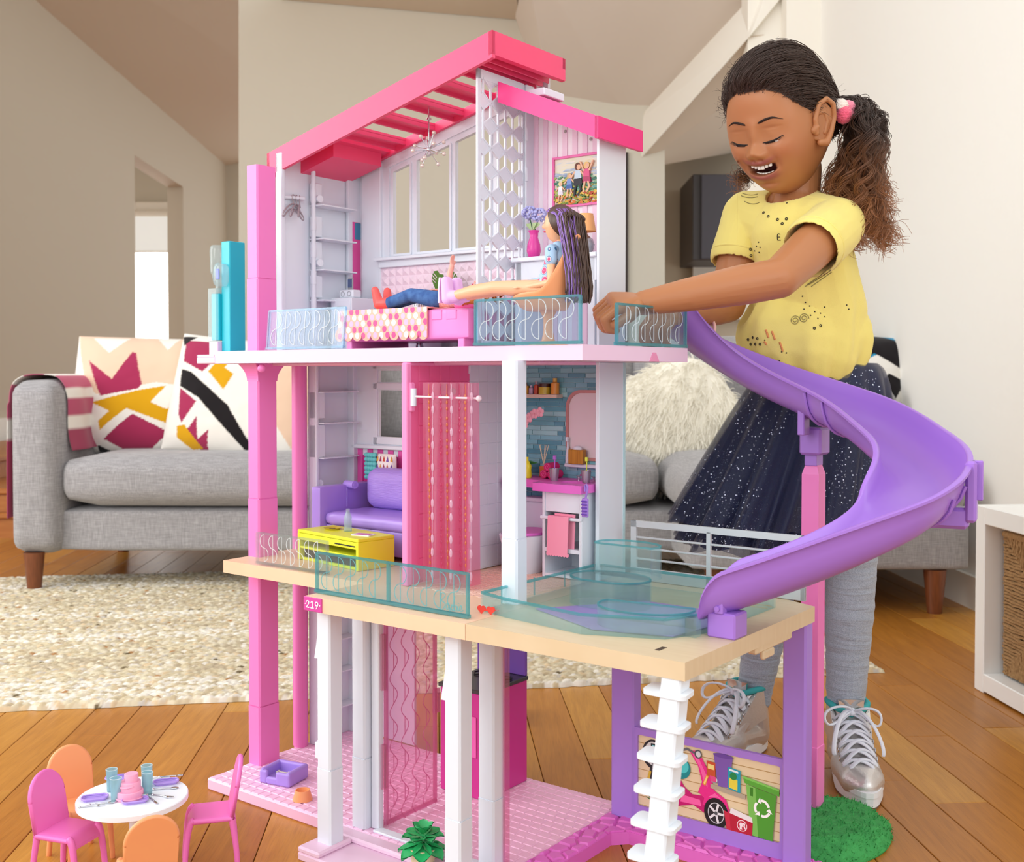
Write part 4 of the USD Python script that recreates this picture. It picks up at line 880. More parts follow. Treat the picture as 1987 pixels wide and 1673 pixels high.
for a in range(5): shape(LineString([(12.0, 1.7), (12.0 + 1.0 * math.cos(a * 1.2566), 1.7 + 1.2 * math.sin(a * 1.2566))]).buffer(.16), '#e4e6e8')
shape(el(12.0, 1.7, .25), '#55585c')
# shelf with bucket and boxes
shape(pol((11.2, 5.5), (16.2, 5.1), (16.2, 4.5), (11.2, 4.9)), '#b3a792'); shape(pol((11.6, 9.7), (14.4, 9.6), (13.8, 5.5), (12.3, 5.4)), '#7d5bb0'); shape(el(13.0, 9.55, 1.45, .3), '#6a489e'); shape(pol((10.6, 8.5), (11.9, 8.4), (11.9, 6.4), (10.7, 6.5)), '#c8552f'); shape(pol((10.8, 8.1), (11.7, 8.05), (11.7, 7.4), (10.8, 7.45)), '#f0dc8a'); shape(pol((11.1, 6.6), (12.0, 6.5), (12.0, 5.8), (11.2, 5.9)), '#e0508a')
shape(pol((13.7, 8.3), (15.5, 8.1), (15.5, 5.2), (13.8, 5.4)), '#22a0b8'); shape(pol((13.9, 6.9), (15.1, 6.8), (15.1, 5.4), (13.9, 5.6)), '#e8d84a'); shape(el(14.5, 7.2, .5), '#1f8a4a'); shape(pol((13.9, 8.1), (15.2, 7.95), (15.2, 7.7), (13.9, 7.85)), '#e8f4f6')
# green bin with recycling arrows, red cooler with emblem
shape(pol((16.3, 6.6), (20.5, 6.0), (20.0, -.0), (17.0, .1)), '#4f9e34'); shape(pol((16.3, 6.6), (17.6, 6.4), (18.0, .05), (17.0, .1)), '#7cc25a'); shape(pol((15.8, 7.6), (20.9, 6.9), (20.9, 6.0), (16.1, 6.7)), '#5aab3c'); shape(pol((15.8, 7.6), (20.9, 6.9), (20.9, 6.65), (15.8, 7.3)), '#7fcc5c'); shape(sbox(16.9, 5.2, 17.3, 6.3), '#3d8526')
for a in range(3):
    t = np.radians(np.linspace(20, 100, 10)); ar = [(1.1 * math.cos(x), 1.2 * math.sin(x)) for x in t] + [(.78 * math.cos(x), .86 * math.sin(x)) for x in t[::-1]]
    hd = [(.55 * math.cos(math.radians(104)), .6 * math.sin(math.radians(104))), (1.36 * math.cos(math.radians(104)), 1.45 * math.sin(math.radians(104))), (.95 * math.cos(math.radians(136)), 1.05 * math.sin(math.radians(136)))]
    for g in (Polygon(ar).buffer(0), Polygon(hd)): shape(affinity.translate(affinity.rotate(g, 120 * a, origin=(0, 0)), 18.6, 3.9), '#ffffff')
shape(pol((14.2, 3.0), (17.2, 2.4), (17.3, 1.6), (14.0, 2.2)), '#ece8ea'); shape(pol((13.8, 2.3), (17.3, 1.7), (17.2, -.0), (14.0, -.0)), '#b8203a'); shape(pol((13.2, 2.4), (14.0, 2.3), (14.2, -.0), (13.6, -.0)), '#c9304a')
cx_, cy_ = 15.8, 1.0
shape(el(cx_, cy_, .72, .74), '#f6e6ea'); shape(el(cx_, cy_, .62, .64), '#c02a44')
shape(el(cx_ - .12, cy_ + .12, .26, .28), '#f6e6ea'); shape(pol((cx_ - .3, cy_ - .1), (cx_ - .05, cy_ - .1), (cx_ + .05, cy_ - .5), (cx_ - .35, cy_ - .5)), '#f6e6ea'); shape(LineString([(cx_ + .05, cy_ + .3), (cx_ + .35, cy_ + .3), (cx_ + .3, cy_ - .05), (cx_ + .45, cy_ - .3)]).buffer(.1), '#f6e6ea')
hput(pr_, 'printed_picture', PRINT, gp, smooth=False)

# pool on the terrace
pg = Polygon([(-.104, -.062), (-.06, -.075), (.06, -.092), (.145, -.058), (.17, .0), (.172, .168), (.15, .19), (-.10, .19)]).buffer(.006).buffer(-.003)
pool = hput(MB().prism(pg.difference(pg.buffer(-.0022)), .3505, .372), 'pool', POOLC)
hput(MB().prism(pg.difference(pg.buffer(-.0034)), .3705, .3735), 'pool_rim', TEALP, pool)
hput(MB().prism(pg.buffer(-.002), .3502, .3514), 'pool_floor', POOLC, pool)
hput(MB().prism(Polygon([(-.055, -.02), (.06, -.07), (.15, -.045), (.16, .02), (.155, .10), (.03, .10)]), .3508, .352), 'pool_bottom', plastic('pool_purple', '#8d78b4'), pool)
for v in (-.02, .05, .12): hput(MB().box((-.1095, v, .3505), (-.1075, v + .001, .3735), 0), 'joint', TEALP, pool)
# clear seat with backrest and a half-moon step standing in the pool
def shell(poly, z0, z1, m, name, parent, t=.0018, top=True, taper=0.0):
    q = hput(MB().prism(poly.difference(poly.buffer(-t)), z0, z1), name, m, parent)
    if top: hput(MB().prism(poly, z1 - t, z1), 'top', m, q)
    hput(MB().prism(poly.difference(poly.buffer(-.002)), z1 - .0012, z1 + .001), 'edge', TEALP, q); return q
s1 = affinity.scale(Point(.005, .055).buffer(1, quad_segs=16), .055, .038).intersection(sbox(-.05, .02, .06, .10)); shell(s1, .352, .386, POOLC, 'pool_seat', pool)
s2 = affinity.scale(Point(.012, .085).buffer(1, quad_segs=16), .046, .03).intersection(sbox(-.04, .072, .06, .12)); shell(s2, .384, .424, POOLC, 'pool_backrest', pool, top=False)
s3 = affinity.rotate(affinity.scale(Point(.1, -.02).buffer(1, quad_segs=16), .058, .042).intersection(sbox(.02, -.07, .17, -.005)), 8, origin=(.1, -.02)); shell(s3, .352, .374, POOLC, 'pool_step', pool)
hput(MB().box((.158, -.035, .3505), (.172, -.022, .372), .001).box((.158, -.035, .36), (.172, -.022, .372), .001), 'pool_spout', POOLC, pool)
# grey terrace fence
fc = MB(); F0, F1 = -.067, .19
for a in ((F0, .425, F1, .434), (F0, .3505, F0 + .009, .434), (F1 - .006, .3505, F1, .434), (F0 + .118, .3505, F0 + .124, .427)): fc.prism(rounded(*a, .0012), 0, .004, Tu(.228))
fn_ = hput(fc, 'terrace_fence', SILV)
for z in (.409, .394, .379): hput(MB().box((F0 + .006, .2245, z), (F1 - .003, .2275, z + .003), .0008), 'fence_bar', SILV, fn_)
hput(MB().box((F0, .224, .3505), (F1, .228, .368), .0006), 'fence_foot', SILV, fn_)

# slide: a half-turn trough swept along its centre line
ku = CubicSpline(np.linspace(0, 1, 8), [-.033, 0.085, 0.208, 0.296, 0.35, 0.343, 0.240, 0.135]); kv = CubicSpline(np.linspace(0, 1, 8), [.352, .386, .343, .258, .173, .075, .028, .0]); kz = CubicSpline(np.linspace(0, 1, 8), [.718, .648, .608, .575, .548, .505, .446, .408])
ts = np.linspace(-.05, .955, 130); C = np.stack([ku(ts), kv(ts), kz(ts)], 1); dt = np.stack([ku(ts, 1), kv(ts, 1)], 1); dt /= np.linalg.norm(dt, axis=1)[:, None]
nr = np.stack([dt[:, 1], -dt[:, 0], 0 * ts], 1); w_ = .0495
outer_ = [(w_ + .004, -.003), (w_ + .004, .0), (w_, .0015)]; prof = outer_ + [(w_ - .0035, 0)] + [((w_ - .004) * math.sin(a) ** .8 if a > 0 else 0, -.048 * math.cos(a) ** .9 if math.cos(a) > 0 else 0) for a in np.radians([75, 58, 42, 28, 14, 0])]
prof = prof + [(-x, y) for x, y in prof[::-1][1:]]
back = [(-(w_ + .004), -.004), (-(w_ - .0005), -.004)] + [(x * 1.06, y - .0035) for x, y in [((w_ - .004) * math.sin(a) ** .8 if a > 0 else 0, -.048 * math.cos(a) ** .9) for a in np.radians([75, 58, 42, 28, 14, 0])]][:0]
inn = [((w_ - .004) * math.sin(a) ** .8 if a > 0 else 0., -.048 * math.cos(a) ** .9) for a in np.radians([75, 58, 42, 28, 14, 0])]
under = [(-x * 1.05, y - .0032) for x, y in inn] + [(x * 1.05, y - .0032) for x, y in inn[::-1][1:]] + [(w_ - .0005, -.004)]
ring = np.array(prof + [(-(w_ - .0005), -.004)] + under); m_ = len(ring)
flat = np.clip((ts - .86) / .1, 0, 1)
drop_ = .046 * (1 - np.sqrt(1 - np.clip((ts - .912) / .0435, 0, 1) ** 2))
V_ = np.stack([C[i] + np.outer(ring[:, 0], nr[i]) + np.outer(ring[:, 1] - drop_[i] * np.clip(1 + ring[:, 1] / .048, 0, 1), [0, 0, 1]) for i in range(len(ts))])
nn = len(ts); F_ = []
for i in range(nn - 1):
    a = np.arange(m_); b_ = (a + 1) % m_; F_.append(np.stack([i * m_ + a, i * m_ + b_, (i + 1) * m_ + b_, (i + 1) * m_ + a], 1))
F_ = np.vstack(F_); F_ = np.vstack([F_[:, [0, 1, 2]], F_[:, [0, 2, 3]]]); VV = V_.reshape(-1, 3)
for i0, flip in ((0, 0), (nn - 1, 1)):     # close the ends between inner and under skins
    k = len(prof); 
    pairs = [(j, m_ - 1 - (j)) for j in range(0)]
tmsl = trimesh.Trimesh(VV, F_, process=False); tmsl.fix_normals()
sld = put(dh, 'slide', (tmsl.vertices, tmsl.faces), SLIDE, smooth=50)
i0 = int(.33 * nn)
def rib(i, grow=1.0):
    R2 = ring.copy(); sel = ring[len(prof) + 1:]; P = C[i] + np.outer(sel[:, 0] * 1.04, nr[i]) + np.outer(sel[:, 1] - .0015, [0, 0, 1]); return P
for t in (.245, .285, .62, .665): hput(MB().tube(rib(int((t + .05) / 1.005 * (nn - 1))), .0022, 6), 'rib', SLIDE, sld)
# supports
q = C[int(.265 / .955 * (nn - 1))]; PU, PV = .133, .392
zt_ = kz(.27) - .052
hput(MB().box((PU - .014, PV - .02, zt_ - .034), (PU + .018, PV + .016, zt_ + .004), .003).box((PU - .009, PV - .012, zt_ - .05), (PU + .009, PV + .012, zt_ - .03), .001).box((PU - .004, PV - .05, zt_ - .005), (PU + .006, PV - .03, zt_ + .05), .001), 'slide_clip', SLIDE, sld)
pil = MB().hull([(PU + x, PV + y, z) for x, y, z in [(s * .0125, t * .0125, k) for s in (-1, 1) for t in (-1, 1) for k in (.025, zt_ - .062)]]).hull([(PU + s * a, PV + t * a, k) for s in (-1, 1) for t in (-1, 1) for a, k in ((.0125, zt_ - .062), (.0075, zt_ - .05), (.0075, zt_ - .044))]).box((PU - .0135, PV - .0135, .025), (PU + .0135, PV + .0135, .112), .001)
hput(pil, 'slide_pillar', PINK)
i1 = int(.65 / 1.005 * (nn - 1)); p = C[i1]; tn = np.append(dt[i1], 0); no = -nr[i1]
hput(MB().obox(p + no * .052 + [0, 0, -.032], tn * .015, no * .006, (0, 0, .034), .003).obox(p + no * .02 + [0, 0, -.062], tn * .013, no * .03, (0, 0, .012), .004).obox(p + no * .058 + [0, 0, -.02], tn * .004, no * .006, (0, 0, .022), .001), 'slide_clip', SLIDE, sld)
hput(MB().box((.176, -.018, .3495), (.210, .014, .378), .002).box((.186, -.020, .377), (.196, -.008, .392), .001).cyl((.190, -.022, .383), (.190, -.016, .383), .003), 'slide_foot', SLIDE, sld)
# green lawn foot under the pillar
gm = trimesh.creation.icosphere(5, 1.0); gv = np.array(gm.vertices); gv = gv[:, :3] * [.085, .115, .034]; gv[:, 2] = np.maximum(gv[:, 2], -.001)
gv[:, 2] = np.minimum(gv[:, 2], .026) ; gv += (meshkit.fbm(gv * 90, 3, 4)[:, None] - .5) * np.array([.008, .008, .005]) * (gv[:, 2:] > 0); gv[:, 2] = np.maximum(gv[:, 2], 0); gv += [.165, .36, 0]
lawn = put(dh, 'lawn_base', (gv, gm.faces), GREEN, True)
rg = np.random.default_rng(9); sel = np.nonzero((gm.vertex_normals[:, 2] > .0))[0]; tri = trimesh.Trimesh(gv, gm.faces, process=False); gp_, gi = trimesh.sample.sample_surface(tri, 1800, seed=5); bl_ = MB()
vs, fs = [], []
for p, n in zip(gp_, tri.face_normals[gi]):
    if n[2] < .1: continue
    d = n + rg.normal(0, .5, 3); d /= np.linalg.norm(d); s = np.cross(d, rg.normal(0, 1, 3)); s /= np.linalg.norm(s); k = len(vs); vs += [p - s * .0008, p + s * .0008, p + d * .006]; fs.append((k, k + 1, k + 2))
put(lawn, 'grass_blades', (np.array(vs), np.array(fs)), GREEN, False, kind='stuff')
fl_ = MB(); zf = .0265
for a in range(10):
    t = a * 2 * PI / 10; fl_.cur = lin('#d8d0d6' if a % 2 else '#b8a4b4'); fl_.hull([(.118 + .03 * math.cos(t + d) * k, .315 + .03 * math.sin(t + d) * k, z) for d in (-.25, .25) for k in (.4, 1) for z in (zf, zf + .0012)])
fl_.cur = lin('#b02a2a'); fl_.cyl((.118, .315, zf), (.118, .315, zf + .002), .013, n=16); hput(fl_, 'flower_print', PRINT, lawn, smooth=False)
# ---------------------------------------------------------------- furniture and small things of the doll's house
LILAC = plastic('lilac_plastic', '#a98be0', .3); LIME = plastic('lime_plastic', '#dfe22c', .4); ORANGE = plastic('orange_plastic', '#f2a26c', .36); SKIN = plastic('doll_skin', '#eeb58c', .4)
BLACK = mat('black_plastic', '#1b1a1c', .4); GREYP = mat('grey_plastic', '#8d9096', .35); CLEARP = pane('clear_plain', '#e3eff0', white=.2)

# living room sofa
t = hthing('doll_sofa', 'lilac doll sofa with a fat bolster, under the window of the living floor', 'sofa', -.45, .18, .3505)
rbox(q := MB(), (-.156, -.062, 0), (-.135, .062, .106), .003); q.put(t, 'arm', LILAC, 40); rbox(q := MB(), (.135, -.062, 0), (.156, .062, .106), .003); q.put(t, 'arm', LILAC, 40)
rbox(q := MB(), (-.135, -.05, .006), (.135, .06, .046), .003); q.put(t, 'base', LILAC, 40); rbox(q := MB(), (-.134, -.056, .044), (.134, .04, .067), .011); q.put(t, 'seat_cushion', LILAC, True)
rbox(q := MB(), (-.115, .014, .066), (.134, .058, .134), .02); q.put(t, 'bolster', mat('lilac_ribbed', '#a98be0', .35, bump=.5, bscale=60, bstretch=(1, 4, 14), bdist=.002), True)
MB().cyl((-.143, .004, .106), (-.118, .0, .106), .0065).cyl((-.1185, 0, .106), (-.1175, 0, .106), .003).put(t, 'peg', LILAC); MB().tube([(-.1345, -.002, .1), (-.1345, -.002, .07)], .0012, 6).put(t, 'seam', LILAC)
t = hthing('doll_cushion', 'turquoise chunky knitted doll cushion on the back of the lilac sofa', 'cushion', -.583, .232, .461); kn = MB(); KN = plastic('knit_turquoise', '#6fd0cf', .6)
for i in range(4):
    for j in range(6): kn.ball(((i - 1.5) * .0062, 0, .004 + j * .0075), .0048, 2, scale=(1, .9, .85))
kn.put(t, 'knit', KN, True, kind='stuff')
t = hthing('doll_cushion', 'cream doll cushion with rows of coloured tassel triangles beside the turquoise one', 'cushion', -.545, .232, .4605)
g = np.linspace(-1, 1, 17); S_, T_2 = np.meshgrid(g, g, indexing='ij'); ph = ((1 - S_ ** 4) * (1 - T_2 ** 4)) ** .6 * .008; ix = np.arange(289).reshape(17, 17)
f = np.stack([ix[:-1, :-1], ix[1:, :-1], ix[1:, 1:], ix[:-1, 1:]], -1).reshape(-1, 4); f = np.vstack([f[:, :3], f[:, [0, 2, 3]]])
pvv = np.vstack([np.stack([S_ * .021, -ph, T_2 * .0225 + .0225], -1).reshape(-1, 3), np.stack([S_ * .021, ph, T_2 * .0225 + .0225], -1).reshape(-1, 3)]); put(t, 'cover', (pvv, np.vstack([f, f[:, ::-1] + 289])), plastic('cushion_cream', '#f2ece4', .7), True)
for r, zc in enumerate((.007, .02, .033)):
    for k in range(5):
        x = -.0155 + k * .0078; d = .0078 * ((1 - (x / .021) ** 4) * (1 - ((zc - .02) / .0225) ** 4)) ** .6
        MB().hull([(x + a, -d - y, z) for a, z in ((-.0027, zc), (.0027, zc), (0, zc + .0085)) for y in (.0, .0009)]).put(t, 'tassel', plastic('tassel_%d' % ((r + k) % 4), ('#c8452f', '#7a57b0', '#e0a23a', '#a02a5c')[(r + k) % 4], .6))
t = hthing('coffee_table', 'lime yellow doll coffee table with a dark slot, before the lilac sofa', 'table', -.487, .078, .3505, -8)
MB().box((-.078, -.034, .042), (.078, .034, .047), .001).put(t, 'tabletop', LIME); MB().box((-.078, -.034, 0), (-.072, .034, .042), .0006).put(t, 'side', LIME); MB().box((.072, -.034, 0), (.078, .034, .042), .0006).put(t, 'side', LIME)
MB().box((-.072, .028, 0), (.072, .033, .042), 0).box((-.072, -.03, .0), (.072, .03, .004), 0).put(t, 'back', LIME); MB().box((-.072, -.0335, .031), (.072, -.028, .0415), .0006).box((-.072, -.033, .018), (.072, .03, .0215), .0006).put(t, 'shelf', LIME)
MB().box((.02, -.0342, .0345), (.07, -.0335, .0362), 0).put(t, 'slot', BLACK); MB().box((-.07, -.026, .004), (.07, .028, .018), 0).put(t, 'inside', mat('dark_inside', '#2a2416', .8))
t = hthing('doll_bottle', 'small clear water bottle on the lime coffee table', 'bottle', -.489, .086, .3975); MB().lathe([(0, 0), (.006, 0), (.0062, .004), (.0055, .008), (.0062, .013), (.0055, .017), (.006, .022), (.0035, .028), (.0028, .031), (0, .031)], n=18).put(t, 'body', pane('bottle_clear', '#cfe3e6', white=.35), True); MB().cyl((0, 0, .0308), (0, 0, .0345), .0031, n=14).put(t, 'cap', CLEARP)
t = hthing('doll_tablet', 'flat white doll tablet with a pink screen lying on the lime coffee table', 'tablet', -.44, .07, .3975, 12); MB().prism(rounded(-.016, -.01, .016, .01, .002), 0, .0016).put(t, 'body', WHITE); MB().prism(rounded(-.0125, -.0075, .0125, .0075, .001), .0014, .0019).put(t, 'screen', plastic('screen_pink', '#c8608a', .2))
t = hthing('doll_tray', 'little golden sunflower dish on the left end of the lime coffee table', 'dish', -.522, .085, .3975); MB().lathe([(0, .0006), (.010, .0006), (.0135, .003), (.014, .003), (.0105, 0), (0, 0)], n=24).put(t, 'plate', mat('gold_dish', '#c9b23c', .4, metal=.3)); MB().cyl((0, 0, .0006), (0, 0, .002), .005, n=14).put(t, 'centre', BLACK)

# shower curtain on its rod
t = hthing('shower_curtain', 'see-through pink shower curtain with strings of orange and white beads', 'curtain', 0, 0, 0)
A, B = np.array([-.262, .0045]), np.array([-.186, .030]); n1, n2 = 60, 20; dirc = (B - A); nrm = np.array([-dirc[1], dirc[0]]) / np.linalg.norm(dirc)
def cpt(s, z, o=0.0):
    w = (.004 + .004 * (1 - (z - .357) / .25)) * math.sin(s * 20); p = A + dirc * s + nrm * (w - o); return (p[0], p[1], z)
vs = [cpt(s, z) for s in np.linspace(0, 1, n1) for z in np.linspace(.357, .628, n2)] + [cpt(s, z, -.0008) for s in np.linspace(0, 1, n1) for z in np.linspace(.357, .628, n2)]
ix = np.arange(n1 * n2).reshape(n1, n2); f = np.stack([ix[:-1, :-1], ix[1:, :-1], ix[1:, 1:], ix[:-1, 1:]], -1).reshape(-1, 4); f = np.vstack([f[:, :3], f[:, [0, 2, 3]]])
put(t, 'sheet', (np.array(vs), np.vstack([f, f[:, ::-1] + n1 * n2])), pane('curtain_pink', '#f9b4cf', white=.22), True)
cb = {'o': pane('bead_orange', '#f7b07a', white=.5), 'w': pane('bead_white', '#f6dcec', white=.5), 'p': pane('bead_pink', '#f07aac', white=.4)}
for s, k in ((.10, 'o'), (.21, 'w'), (.33, 'p'), (.43, 'o'), (.55, 'w'), (.66, 'p'), (.77, 'o'), (.90, 'w')):
    b = MB(); b.tube([cpt(s, z, .0012) for z in np.linspace(.36, .626, 30)], .0005, 4)
    z = .37; j = 0
    while z < .618:
        r = (.0036, .0062) if k == 'w' else (.0024, .0028); c = np.array(cpt(s, z, .0012)); b.ball(c, 1, 1, scale=(r[0] * .7, .0012, r[1])); z += (.018 if j % 2 else .03) if k == 'w' else (.0085 if j % 3 else .013); j += 1
    b.put(t, 'bead_string', cb[k], True)

# bathroom
t = hthing('toilet', 'white doll toilet with a pink lid behind the middle post', 'toilet', -.222, .185, .3506)
MB().lathe([(0, 0), (.024, 0), (.027, .01), (.030, .03), (.036, .05), (.037, .055), (.034, .056), (.03, .05), (0, .045)], (0, 0, 0), 32, sy=1.15).put(t, 'bowl', WHITE, 40); MB().lathe([(0, .0562), (.033, .0562), (.033, .06), (0, .061)], (0, 0, 0), 32, sy=1.12).put(t, 'seat', MAG)
rbox(q := MB(), (-.034, .04, .0), (.034, .062, .098), .005); q.put(t, 'tank', WHITE, 40); rbox(q := MB(), (-.036, .036, .097), (.036, .064, .104), .003); q.put(t, 'tank_lid', WHITE, 40)
t = hthing('vanity', 'white doll vanity with a magenta basin top in the bathroom', 'vanity', -.144, .165, .3506)
for x in (-.034, .029): MB().box((x, 0, 0), (x + .005, .075, .126), .0006).put(t, 'side_panel', WHITE)
MB().box((-.029, .001, .094), (.029, .01, .124), .0006).put(t, 'drawer_front', WHITE); MB().box((-.029, .0, .037), (.029, .07, .043), .0006).put(t, 'shelf', WHITE); MB().box((-.029, .0, .002), (.029, .07, .006), 0).put(t, 'bottom', WHITE); MB().box((-.029, .068, .002), (.029, .072, .12), 0).put(t, 'back', WHITE)
MB().box((-.037, -.002, .083), (.034, .003, .0875), .001).put(t, 'towel_rail', WHITE)
sk = Polygon([(-.043, -.011), (.04, -.011), (.04, .08), (-.128, .08), (-.128, .03), (-.047, .02), (-.047, -.006)]).buffer(.002).buffer(-.002).difference(affinity.scale(Point(.005, .028).buffer(1), .024, .016))
MB().prism(sk, .123, .1345).put(t, 'counter', MAG); MB().lathe([(0, .124), (.018, .126), (.0245, .1335)], (.005, .028, 0), 28, sy=.68).put(t, 'basin', MAG, True)
MB().tube([(.005, .056, .134), (.005, .056, .142), (.005, .05, .146), (.005, .04, .144)], .0016, 8).put(t, 'tap', CHROME); 
for x in (-.008, .018): MB().cyl((x, .056, .134), (x, .056, .14), .0022, n=10).box((x - .001, .05, .14), (x + .001, .058, .1415), .0003).put(t, 'tap_handle', CHROME)
t = hthing('doll_towel', 'pink towel hanging on the rail of the doll vanity', 'towel', -.147, .165, .4375)
q = MB(); tp = Polygon([(-.019, -.052), (.016, -.052), (.018, .001), (-.017, .001)]); sc_ = unary_union([tp] + [Point(-.017 + k * .0047, -.052).buffer(.0026) for k in range(8)])
q.prism(sc_, 0, .0016, Tu(-.0045)); q.prism(affinity.translate(sc_, .005, .004), 0, .0014, Tu(.0055)); q.box((-.017, -.006, .0005), (.018, .005, .002), .0004); q.put(t, 'cloth', plastic('towel_pink', '#f39ab4', .8))
t = hthing('hairbrush', 'small purple hairbrush hanging beside the magenta basin', 'hairbrush', -.100, .158, .442); MB().tube([(0, 0, .036), (0, -.001, .043), (.002, -.001, .046), (.004, 0, .042), (.003, 0, .036), (.0, 0, .024)], .0016, 8).put(t, 'handle', PURP); rbox(q := MB(), (-.005, -.002, 0), (.005, .002, .026), .0015); q.put(t, 'head', PURP, 40)
for k in range(5): MB().box((-.0046, -.0035, .003 + k * .0045), (.0046, -.002, .005 + k * .0045), .0003).put(t, 'bristle_row', plastic('bristle_purple', '#6d48b8'))
CZ = .4852
t = hthing('orchid', 'pink orchid in a magenta pot on the left end of the bathroom counter', 'plant', -.255, .222, .4852); MB().lathe([(0, 0), (.011, 0), (.0145, .017), (.0135, .017), (.0125, .014), (0, .014)], n=24).put(t, 'pot', plastic('pot_magenta', '#d02a8c', .25), 40)
for a in (-.5, .6, 2.4, 3.6): MB().hull([(math.cos(a) * r - s * math.sin(a) * w, math.sin(a) * r + s * math.cos(a) * w, z + d) for r, w, z in ((.001, .001, .016), (.011, .004, .023), (.022, .0005, .02)) for s in (-1, 1) for d in (0, .0008)]).put(t, 'leaf', plastic('leaf_green', '#3f8f45', .4))
st = bezier([(.003, 0, .016), (.002, 0, .05), (.004, 0, .075), (.02, -.002, .092), (.04, -.003, .098)], 24); MB().tube(st, .0009, 6).put(t, 'stem', plastic('stem_green', '#3a6a40'))
for k, i in enumerate((13, 16, 19, 22)):
    b = MB(); c = st[i] + [0, -.003, 0]
    for a in range(5): b.ball(c + [.0042 * math.cos(a * 1.2566 + .3), -.001, .0042 * math.sin(a * 1.2566 + .3)], 1, 1, scale=(.0038, .0012, .0038))
    b.ball(c + [0, -.002, 0], .0016, 1); b.put(t, 'blossom', plastic('orchid_pink', '#f1b3bf', .5), True)
t = hthing('soap_bottle', 'yellow pump soap bottle beside the orchid on the bathroom counter', 'bottle', -.236, .208, .4852); MB().lathe([(0, 0), (.0062, 0), (.0068, .004), (.006, .012), (.0066, .018), (.004, .022), (.003, .025), (0, .025)], n=20).put(t, 'body', plastic('soap_yellow', '#e3dc2c', .3), 40); MB().cyl((0, 0, .025), (0, 0, .029), .0018, n=10).box((-.0065, -.0015, .0285), (.002, .0015, .031), .0006).put(t, 'pump', plastic('soap_yellow', ''))
t = hthing('reed_diffuser', 'glass reed diffuser with pale sticks on the bathroom counter', 'diffuser', -.226, .236, .4852); MB().box((-.005, -.005, 0), (.005, .005, .016), .001).put(t, 'flask', plastic('amber', '#d8823c', .2)); MB().cyl((0, 0, .016), (0, 0, .02), .003, n=12).put(t, 'neck', CLEARP)
for a in range(5): MB().cyl((0, 0, .018), (.009 * math.cos(a * 1.3), .003 * math.sin(a * 1.3), .048), .0006, n=5).put(t, 'reed', plastic('reed', '#e4d8b8', .7))
tr_ = plastic('towel_roll', '#c8286c', .8)
for k, (du, dz, lb) in enumerate(((-.0065, 0, 'left of the two lower'), (.0065, 0, 'right of the two lower'), (0, .0108, 'upper'))):
    t = hthing('rolled_towel', f'{lb} rolled crimson doll towel' + ('s' if 'two' in lb else '') + ' on the bathroom counter', 'towel', -.203 + du, .222, .4852 + dz); MB().cyl((0, -.01, .0064), (0, .014, .0064), .0062, n=20).put(t, 'roll', tr_); MB().tube([((.0012 + .00042 * a) * math.cos(a * .9), -.0102, .0064 + (.0012 + .00042 * a) * math.sin(a * .9)) for a in range(11)], .0006, 5).put(t, 'spiral', plastic('towel_roll_edge', '#e0609a'))
for k, (u, v, c, lb) in enumerate(((-.176, .192, '#b06ac8', 'silver doll tumbler with a violet toothbrush, left of the tap'), (-.121, .192, '#cfd84a', 'silver doll tumbler with a lime toothbrush, right of the tap'))):
    t = hthing('tumbler', lb, 'tumbler', u, v, .4852, group=None); MB().lathe([(0, 0), (.005, 0), (.0062, .006), (.0072, .018), (.0064, .018), (.005, .004), (0, .003)], n=22).put(t, 'cup', mat('pewter', '#a9a2ac', .3, metal=.7), 40); b = MB().cyl((0, 0, .004), (.002, -.001, .034), .0009, n=6).box((-.0005, -.003, .031), (.0035, .001, .037), .0005); b.put(t, 'toothbrush', plastic('brush_%d' % k, c))
t = hthing('tissue_box', 'square golden bamboo tissue box on the ledge under the mirror', 'box', -.167, .240, .5072); MB().box((-.013, -.007, 0), (.013, .004, .021), .0008).put(t, 'box', mat('bamboo', '#c8902e', .4, vary='#a8721e', vscale=20, vstretch=(20, 1, 1))); MB().ball((0, -.001, .0215), 1, 2, scale=(.008, .004, .005)).put(t, 'tissue', WHITE, True)
t = hthing('electric_toothbrush', 'white electric doll toothbrush standing at the left end of the ledge', 'toothbrush', -.187, .243, .5072); MB().lathe([(0, 0), (.004, 0), (.0035, .012), (.0018, .022), (.001, .034), (0, .034)], n=14).put(t, 'body', WHITE, 40); MB().box((-.0015, -.004, .032), (.0015, .001, .039), .0006).put(t, 'head', WHITE)
SZ = .6092
for k, (u, h, r, c, cap, lb) in enumerate(((-.264, .017, .0066, '#e0a63a', '#8a6a4a', 'round amber perfume flask at the left end of the bathroom wall shelf'), (-.2525, .013, .004, '#b9a0b8', '#d8c8d8', 'tiny mauve nail varnish bottle, second from the left on the wall shelf'), (-.243, .019, .0038, '#c8503a', '#b8a0a8', 'slim red bottle in the middle of the bathroom wall shelf'), (-.2275, .016, .0092, '#c9b43a', '#4a2418', 'wide golden cream jar with brown lid on the wall shelf'), (-.2085, .024, .0066, '#e39a3c', '#d8b050', 'tall orange bottle with gold stopper at the right end of the wall shelf'))):
    t = hthing('shelf_bottle', lb, 'bottle', u, .2405, SZ); MB().lathe([(0, 0), (r, 0), (r, h * .68), (r * .45, h * .78), (r * .42, h * .8), (0, h * .8)], n=18).put(t, 'body', plastic(f'sb{k}', c, .15)); MB().cyl((0, 0, h * .68 if k == 3 else h * .78), (0, 0, h), r * (1.05 if k == 3 else .5), n=14).put(t, 'cap', plastic(f'sc{k}', cap, .3))

